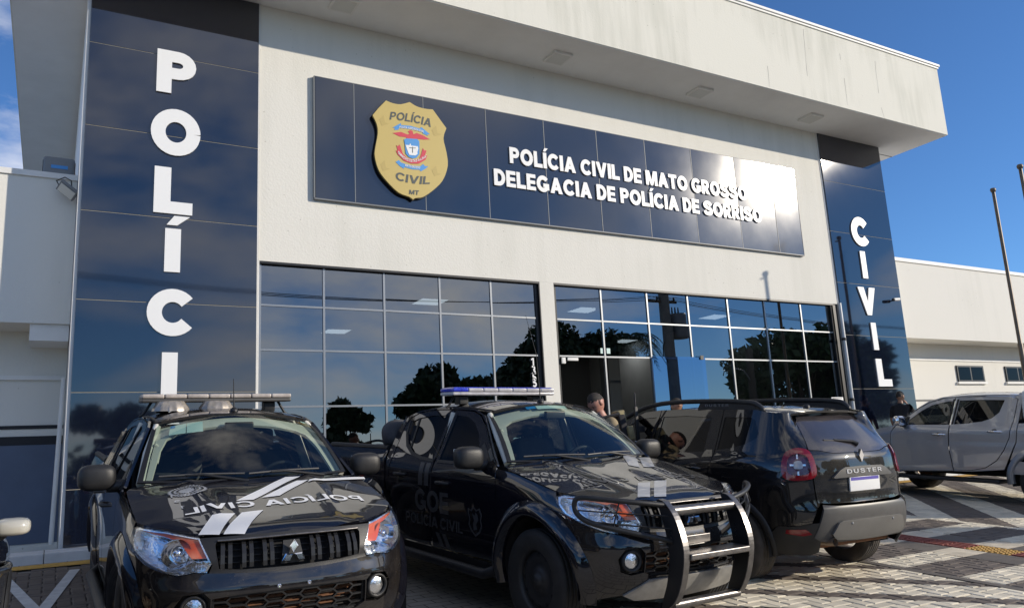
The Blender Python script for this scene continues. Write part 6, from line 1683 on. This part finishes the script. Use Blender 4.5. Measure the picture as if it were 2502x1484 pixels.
# ================================================================== ACROSS THE STREET (seen mirrored in the glass and the paintwork)
def leaves(n, centers, radii, size, seed, droop=0.0):
    r = np.random.default_rng(seed)
    ci = r.integers(0, len(centers), n)
    d = r.normal(size=(n, 3)); d /= np.linalg.norm(d, axis=1)[:, None]
    k = r.random(n) ** .45
    c = np.array(centers)[ci] + d * (np.array(radii)[ci] * k)[:, None] * np.array([1, 1, .8])
    a = r.normal(size=(n, 3)); a /= np.linalg.norm(a, axis=1)[:, None]
    b = np.cross(a, r.normal(size=(n, 3))); b /= np.linalg.norm(b, axis=1)[:, None]
    s_ = size * (.6 + .8 * r.random(n))[:, None]
    a, b = a * s_, b * s_ * .55
    V = np.stack([c - a, c + b, c + a, c - b], 1).reshape(-1, 3)
    F = np.arange(4 * n).reshape(n, 4)
    return V, F
def tree(label, X, Y, H, R, n, seed, mat, size=.22, z_crown=.35, group='trees across the street'):
    r = random.Random(seed); z0 = gz(Y)
    t = thing('tree', label, 'tree', (X, Y, z0), group=group)
    m = MB(); top = H * (z_crown + .25)
    m.tube([(0, 0, -.1), (.08, .05, H * .2), (-.05, .1, H * .4), (.05, 0, top)], [.05 * H * .6, .04 * H * .6, .03 * H * .6, .015 * H * .6], 9)
    cs, rs = [], []
    for k in range(11):
        a = 2 * math.pi * k / 11 * 1.618 * 2 + r.random(); q = R * (.25 + .55 * r.random()); z = H * (z_crown + .12 + (.72 - z_crown) * r.random())
        c = (q * math.cos(a), q * math.sin(a), z); rr = R * r.uniform(.28, .46)
        cs.append(c); rs.append(rr)
        m.tube([(0, 0, H * (z_crown * .7 + .1 * r.random())), (c[0] * .5, c[1] * .5, c[2] * .8), c], [.016 * H * .6, .010 * H * .6, .004 * H * .6], 6)
    cs.append((0, 0, H - R * .42)); rs.append(R * .42)
    m.build('trunk', M_bark, t)
    V, F = leaves(int(n * 2.4), cs, rs, size * 1.15, seed)
    mesh('crown', V, F, mat, t)
    return t
tree('tall dense round tree mirrored at the middle pillar of the glass', 28.3, -20, 11.4, 4.6, 5200, 3, M_leaf2, z_crown=.15)
tree('lower bushy tree mirrored left of the tall round one', 20.2, -20.5, 8.2, 3.2, 3600, 4, M_leaf2, z_crown=.12)
tree('small bush-like tree mirrored low in the left glazing', 14.6, -22, 6.2, 1.7, 1400, 5, M_leaf2, z_crown=.2)
tree('open spreading tree mirrored at the right end of the glass', 50.5, -19, 11.4, 5.6, 3300, 6, M_leaf, size=.30, z_crown=.3)
tree('second spreading tree mirrored beside the rain pipe', 57.5, -21, 11.8, 4.6, 3000, 8, M_leaf, size=.28, z_crown=.25)
tree('mid-height thicket tree mirrored between the bushy and tall trees', 24.2, -22, 7.6, 3.4, 3200, 14, M_leaf2, z_crown=.08)
tree('thicket tree mirrored below the palm', 33.5, -23, 6.8, 3.6, 3000, 15, M_leaf2, z_crown=.08)
tree('rounded street tree far along the road to the left', -12, -22, 8, 4.0, 2600, 9, M_leaf2, z_crown=.15)
tree('rounded street tree opposite the left tower', 3.5, -24, 6.4, 3.4, 2400, 10, M_leaf2, z_crown=.12)
# palm
pal = thing('palm_tree', 'palm with arching fronds mirrored above the open door', 'palm tree', (34.7, -20, gz(-20) + .9))
MB().tube([(0, 0, -1), (.15, 0, 3), (.05, 0, 6), (.1, 0, 9.0)], [.22, .17, .15, .14], 9).build('trunk', M_bark, pal)
for k in range(24):
    a = 2 * math.pi * k / 24 + .2; up = .95 if k % 3 == 0 else (.45 if k % 3 == 1 else .1); L_ = 2.7; m = MB(); prev = None
    for i in range(15):
        q = i / 14; r_ = L_ * q * (1 - .12 * q); z = 9.0 + up * 1.7 * q - 2.3 * q * q
        c = Vector((.1 + r_ * math.cos(a), r_ * math.sin(a), z)); tn = Vector((-math.sin(a), math.cos(a), 0))
        if i > 1:
            w = .55 * math.sin(math.pi * min(1, q * 1.05)) + .08
            for s_ in (1, -1): m.add([c, c + tn * s_ * w * .5 + Vector((math.cos(a) * .1, math.sin(a) * .1, -.05)), c + tn * s_ * w + Vector((math.cos(a) * .25, math.sin(a) * .25, -.30)), c + Vector((math.cos(a) * .07, math.sin(a) * .07, -.02))], [(0, 1, 2, 3)])
        if prev: m.tube([prev, c], .02, 4)
        prev = c
    m.build('frond', M_leaf2, pal, fix=False)
# power pole with transformer, wires
PX, PY = 27.8, -8.0
up_ = thing('power_pole', 'concrete power pole with transformer mirrored in the right glazing', 'power pole', (PX, PY, gz(PY)))
Zp = lambda z: z - gz(PY)
MB().tube([(0, 0, 0), (0, 0, Zp(12.2))], [.34, .26], 12).build('pole', M_conc, up_)
arm_ = MB().box(-1.25, .85, -.06, .06, Zp(9.25), Zp(9.38)).build('crossarm', M_bark, up_)
for x in (-1.15, -.45, .70): MB().lathe([(.03, 0), (.07, .05), (.035, .09), (.065, .13), (.03, .18), (0, .2)], 10, origin=(x, 0, Zp(9.38))).build('insulator', M_black, up_)
tr_ = MB().lathe([(0, 0), (.44, .03), (.47, .1), (.47, 1.25), (.44, 1.33), (0, 1.37)], 20, origin=(.84, 0, Zp(7.35))).build('transformer', M_metalgrey, up_)
for x in (.5, .72, .94): MB().tube([(x, 0, Zp(8.7)), (x, 0, Zp(9.05))], [.05, .03], 8).build('bushing', M_black, tr_)
MB().tube([(-.2, 0, Zp(6.0)), (-.45, 0, Zp(6.4)), (-.40, 0, Zp(7.0)), (-.15, 0, Zp(7.3))], .03, 6).build('cable_loop', M_wire, up_)
def wire(label, A, B, sag, n=18):
    A, B = np.array(A, float), np.array(B, float)
    pts = [tuple(A + (B - A) * i / n - np.array([0, 0, sag * 4 * (i / n) * (1 - i / n)])) for i in range(n + 1)]
    o = MB().tube(pts, .014, 4).build('overhead_wire', M_wire); tag(o, label, 'wire', 'overhead street wires')
for k, (x, z) in enumerate(((-1.15, 9.58), (-.45, 9.58), (.70, 9.58))):
    wire(('outer', 'middle', 'inner')[k] + ' overhead wire running left from the transformer pole', (PX + x, PY, z), (PX - 34, PY - .2 + .4 * k, 9.3), .9)
    wire(('outer', 'middle', 'inner')[k] + ' overhead wire running right from the transformer pole', (PX + x, PY, z), (PX + 36, PY - .2 + .4 * k, 9.3), .9)
pp = thing('utility_post', 'shorter dark utility post mirrored beside the spreading tree', 'post', (41.5, -15.5, gz(-15)))
MB().tube([(0, 0, 0), (0, 0, 8.6)], [.30, .24], 10).build('pole', M_bark, pp)
MB().tube([(0, 0, 6.4), (-.9, .2, 7.2), (-1.7, .3, 7.3)], .05, 8).build('lamp_arm', M_metalgrey, pp)
MB().box(-2.1, -1.6, .18, .42, 7.24, 7.34, bev=.03).build('lamp_head', M_metalgrey, pp)
# distant belt of trees closing the view down the street
V, F = leaves(9000, [(x, -46 - 3 * math.sin(x), gz(-40) + 1.8 + .9 * math.sin(x * .7)) for x in range(-120, 190, 3)], [3.2] * 104, .5, 77)
tag(mesh('distant_trees', V, F, M_leaf2), 'distant belt of dark trees closing the far side of the street', 'trees', kind='stuff')
wb = thing('street_wall', 'low pale wall along the far side of the street', 'wall', (20, -18.5, gz(-18)))
for k in range(26): MB().box(-60 + k * 5, -55.02 + k * 5, -.1, .1, 0, 1.9).build('wall_panel', M_conc, wb)

# ================================================================== PEOPLE
def head_mesh(mb, hair, c, pitch, yaw, sc=1.0, skin_idx=0):
    """skull with brow, nose, mouth, chin and ears; faces +x before rotation"""
    R = Matrix.Rotation(yaw, 3, 'Z') @ Matrix.Rotation(pitch, 3, 'Y'); n, m = 26, 36
    def rr(a, b):
        x, y, z = math.cos(a) * math.cos(b), math.cos(a) * math.sin(b), math.sin(a)
        p = Vector((x * .097, y * .077, z * .118))
        f = max(0, x)
        if z < -.15: p.x += .012 * f; p.y *= 1 - .28 * min(1, (-z - .15) / .8); p.x *= 1 - .10 * min(1, (-z - .15) / .8) * (x < 0)
        p.x += .030 * math.exp(-((z + .16) / .12) ** 2 - (y / .14) ** 2) * (x > 0)            # nose
        p.x += .006 * math.exp(-((z - .20) / .08) ** 2) * f                                       # brow
        p.x -= .010 * math.exp(-((z - .04) / .10) ** 2 - ((abs(y) - .36) / .14) ** 2) * (x > 0)  # eye hollows
        p.x += .007 * math.exp(-((z + .52) / .06) ** 2 - (y / .28) ** 2) * (x > 0)               # lips
        p.x += .010 * math.exp(-((z + .82) / .12) ** 2 - (y / .3) ** 2) * (x > 0)                # chin
        if x < 0 and z > -.3: p.x *= 1.06
        return p
    vs = []
    for i in range(n + 1):
        a = -math.pi / 2 + math.pi * i / n
        for j in range(m): vs.append(rr(a, 2 * math.pi * j / m))
    fs = [(i * m + j, i * m + (j + 1) % m, (i + 1) * m + (j + 1) % m, (i + 1) * m + j) for i in range(n) for j in range(m)]
    W = lambda p: Vector(c) + R @ (Vector(p) * sc)
    mb.add([W(v) for v in vs], fs, True)
    for s_ in (1, -1):
        e = MB(); ellipsoid(e, (-.008, s_ * .080, -.006), (.022, .010, .034), 8, 2.0); mb.add([W(v) for v in e.v], e.f, True)
    h = MB()
    hv, keep = [], []
    for i in range(n + 1):
        a = -math.pi / 2 + math.pi * i / n
        for j in range(m):
            b = 2 * math.pi * j / m; p = rr(a, b); hv.append(p * (1.03 + .010 * math.sin(17 * b + 9 * a) + .008 * math.sin(41 * b - 23 * a)))
    hf = []
    for f in fs:
        cc = sum((Vector(vs[q]) for q in f), Vector()) / 4
        line = .022 + .045 * max(0, min(1, (cc.x + .02) / .09)) - .035 * (cc.x < -.045)
        if cc.z > line + .010 * math.sin(cc.x * 300 + cc.y * 420): hf.append(f)
    h.add([W(v) for v in hv], hf, True)
    eyes = MB()
    for s_ in (1, -1):
        e = MB(); ellipsoid(e, (.083, s_ * .030, .006), (.008, .013, .008), 6, 2.0); eyes.add([W(v) for v in e.v], e.f, True)
    return h, eyes
def skin_body(nodes, edges, root):
    me = bpy.data.meshes.new('body_cage'); names = list(nodes)
    me.from_pydata([nodes[k][:3] for k in names], [(names.index(a), names.index(b)) for a, b in edges], [])
    o = bpy.data.objects.new('body_cage', me); COL.objects.link(o)
    md = o.modifiers.new('skin', 'SKIN')
    for k, sv_ in zip(names, me.skin_vertices[0].data):
        r = nodes[k][3]; sv_.radius = (r, r) if not hasattr(r, '__len__') else r; sv_.use_root = (k == root)
    ss = o.modifiers.new('sub', 'SUBSURF'); ss.levels = 2; ss.render_levels = 2
    dg = bpy.context.evaluated_depsgraph_get(); ev = o.evaluated_get(dg); m2 = bpy.data.meshes.new_from_object(ev)
    V = [v.co.copy() for v in m2.vertices]; F = [tuple(p.vertices) for p in m2.polygons]
    bpy.data.objects.remove(o); bpy.data.meshes.remove(me)
    return V, F
def person(label, X, Y, z0, rotz, lean=0.0, head_pitch=0.0, head_yaw=0.0, arms=None, top=M_darkcloth, legs=M_darkcloth, skin=M_skin, long_sleeve=True, H=1.0):
    t = thing('person', label, 'person', (X, Y, z0), rotz)
    ls, lc = math.sin(lean), math.cos(lean)
    def up(x, y, z): return (x * lc + (z - .95) * ls, y, .95 + (z - .95) * lc - x * ls) if z > .95 else (x, y, z)
    N = {'pelvis': (*up(0, 0, .95), .145), 'waist': (*up(0, 0, 1.12), .130), 'chest': (*up(.0, 0, 1.34), .155), 'neckb': (*up(.0, 0, 1.475), .075), 'neck': (*up(.02, 0, 1.545), .056), 'skull': (*up(.03, 0, 1.60), .055)}
    E_ = [('pelvis', 'waist'), ('waist', 'chest'), ('chest', 'neckb'), ('neckb', 'neck'), ('neck', 'skull')]
    ends = {}
    for s_, nm in ((1, 'l'), (-1, 'r')):
        pose = (arms or {}).get(nm, [(.02, .25, 1.16), (.10, .27, .92)])
        N[nm + 'sh'] = (*up(0, s_ * .175, 1.425), .072); N[nm + 'up'] = (*up(*(np.array((0, s_ * .19, 1.425)) * .5 + np.array((pose[0][0], s_ * pose[0][1], pose[0][2])) * .5)), .058)
        N[nm + 'el'] = (*up(pose[0][0], s_ * pose[0][1], pose[0][2]), .045); N[nm + 'wr'] = (*up(pose[1][0], s_ * pose[1][1], pose[1][2]), .030)
        E_ += [('chest', nm + 'sh'), (nm + 'sh', nm + 'up'), (nm + 'up', nm + 'el'), (nm + 'el', nm + 'wr')]
        ends[nm] = (np.array(N[nm + 'el'][:3]), np.array(N[nm + 'wr'][:3]), s_)
        N[nm + 'hip'] = (0, s_ * .095, .88, .098); N[nm + 'kn'] = (.02, s_ * .11, .50, .060); N[nm + 'cf'] = (-.005, s_ * .11, .34, .058); N[nm + 'an'] = (-.02, s_ * .11, .09, .042); N[nm + 'to'] = (.16, s_ * .125, .035, .038)
        E_ += [('pelvis', nm + 'hip'), (nm + 'hip', nm + 'kn'), (nm + 'kn', nm + 'cf'), (nm + 'cf', nm + 'an'), (nm + 'an', nm + 'to')]
    V, F = skin_body(N, E_, 'pelvis')
    mb = MB(); mb.add(V, F, True)
    idx = []
    P0 = {k: np.array(v[:3]) for k, v in N.items()}
    keys = list(P0); KP = np.array([P0[k] for k in keys])
    for f in F:
        c = np.mean([V[q] for q in f], axis=0); k = keys[int(np.argmin(((KP - c) ** 2).sum(1)))]
        if k in ('neck', 'skull') or k.endswith('wr') and len(k) == 3 or (not long_sleeve and k.endswith('el')): idx.append(0)
        elif k.endswith(('kn', 'cf', 'hip')) or k == 'pelvis': idx.append(2)
        elif k.endswith(('an', 'to')): idx.append(3)
        else: idx.append(1)
    # hands: palm and five bent fingers
    for nm, (el, wr, s_) in ends.items():
        d = Vector(wr - el).normalized(); side = d.cross(Vector((0, s_, 0.01))).normalized(); pal_n = d.cross(side).normalized()
        n0 = len(mb.f); w = Vector(wr)
        e = MB(); ellipsoid(e, (0, 0, 0), (.050, .040, .017), 8, 2.6)
        mb.add([w + d * (.045 + v[0]) + side * v[1] + pal_n * v[2] for v in e.v], e.f, True)
        for q, ln in ((-.030, .072), (-.010, .084), (.010, .080), (.028, .062)):
            b0 = w + d * .085 + side * q; mb.tube([b0, b0 + d * ln * .45 + pal_n * .010, b0 + d * ln * .75 + pal_n * .028, b0 + d * ln * .85 + pal_n * .045], [.0095, .009, .008, .006], 7)
        b0 = w + d * .03 - side * .034; mb.tube([b0, b0 + d * .035 - side * .022 + pal_n * .012, b0 + d * .062 - side * .024 + pal_n * .030], [.011, .010, .007], 7)
        idx += [0] * (len(mb.f) - n0)
    n0 = len(mb.f)
    hc = up(.045, 0, 1.665)
    hair, eyes = head_mesh(mb, None, hc, lean + head_pitch, head_yaw)
    idx += [0] * (len(mb.f) - n0)
    o = mesh('body', mb.v, mb.f, None, t, mats=[skin, top, legs, M_black], mat_idx=idx); o.data.polygons.foreach_set('use_smooth', np.ones(len(o.data.polygons), bool))
    hair.build('hair', M_hair, t, fix=False); eyes.build('eyes', M_black, t, fix=False)
    t.scale = (H, H, H)
    return t, up
# officer bent over between the bull bar pickup and the SUV
t, up = person('officer in tan uniform bowing his head between the bull bar pickup and the SUV', 5.57, 7.45, gz(7.45), rad(178), lean=.16, head_pitch=.55, head_yaw=.1,
               arms={'l': [(.06, .25, 1.18), (.27, .14, 1.16)], 'r': [(.06, .25, 1.18), (.27, .12, 1.16)]}, top=M_tan, legs=M_tan, skin=M_skin, H=1.045)
vest = thing('vest', None, None); vest.parent = t
def vbox(name, mat, c, d, bev=.02, rot=(0, 0, 0)):
    p = up(*c); o = MB().box(-d[0] / 2, d[0] / 2, -d[1] / 2, d[1] / 2, -d[2] / 2, d[2] / 2, bev=bev).build(name, mat, vest); o.location = p; o.rotation_euler = (rot[0], .16 + rot[1], rot[2]); return o
vbox('back_plate', M_darkcloth, (-.15, 0, 1.30), (.09, .32, .38)); vbox('front_plate', M_darkcloth, (.16, 0, 1.28), (.08, .32, .36))
vbox('pouch', M_olive, (-.205, .02, 1.46), (.10, .15, .15), .025); vbox('pouch', M_olive, (-.215, .13, 1.28), (.08, .11, .15), .02)
vbox('shoulder_strap', M_darkcloth, (-.01, .13, 1.50), (.26, .05, .035)); vbox('shoulder_strap', M_darkcloth, (-.01, -.13, 1.50), (.26, .05, .035))
gun = thing('rifle', 'black rifle slung on the back of the officer in tan uniform', 'rifle', (5.57, 7.45, gz(7.45)), rad(178))
g_ = MB().box(-.02, .02, -.012, .012, -.20, .24, bev=.004).build('receiver', M_gun, gun); g_.location = (-.27, .16, 1.42)
g_ = MB().tube([(0, 0, .2), (0, 0, .52)], .010, 8).build('barrel', M_gun, gun); g_.location = (-.27, .16, 1.30)
g_ = MB().box(-.05, .05, -.02, .02, -.40, -.19, bev=.01).build('stock', M_gun, gun); g_.location = (-.27, .16, 1.42)
g_ = MB().box(-.10, -.02, -.012, .012, -.05, .02, bev=.004).build('magazine', M_gun, gun); g_.location = (-.27, .16, 1.42)
# officer by the door
t, up = person('officer in black vest walking by the open glass door behind the SUV roof', 9.45, 10.55, gz(10.55), rad(165), lean=.04, head_pitch=.05, top=M_darkcloth, legs=M_darkcloth, skin=M_skin2, H=1.02)
vest = thing('vest', None, None); vest.parent = t
vbox('back_plate', M_black2, (-.14, 0, 1.30), (.09, .32, .40)); vbox('front_plate', M_black2, (.15, 0, 1.28), (.08, .32, .38)); vbox('pouch', M_olive, (-.20, .08, 1.36), (.08, .14, .16))
# man beside the silver pickup
t, up = person('man in black T-shirt with hand at his mouth beside the silver pickup', 16.42, 11.15, FL, rad(8), head_pitch=.04, head_yaw=-.15,
               arms={'r': [(.16, .24, 1.22), (.17, .06, 1.50)], 'l': [(.04, .25, 1.16), (.12, .24, .93)]}, top=M_darkcloth, legs=M_darkcloth, skin=M_skin2, long_sleeve=False, H=1.02)
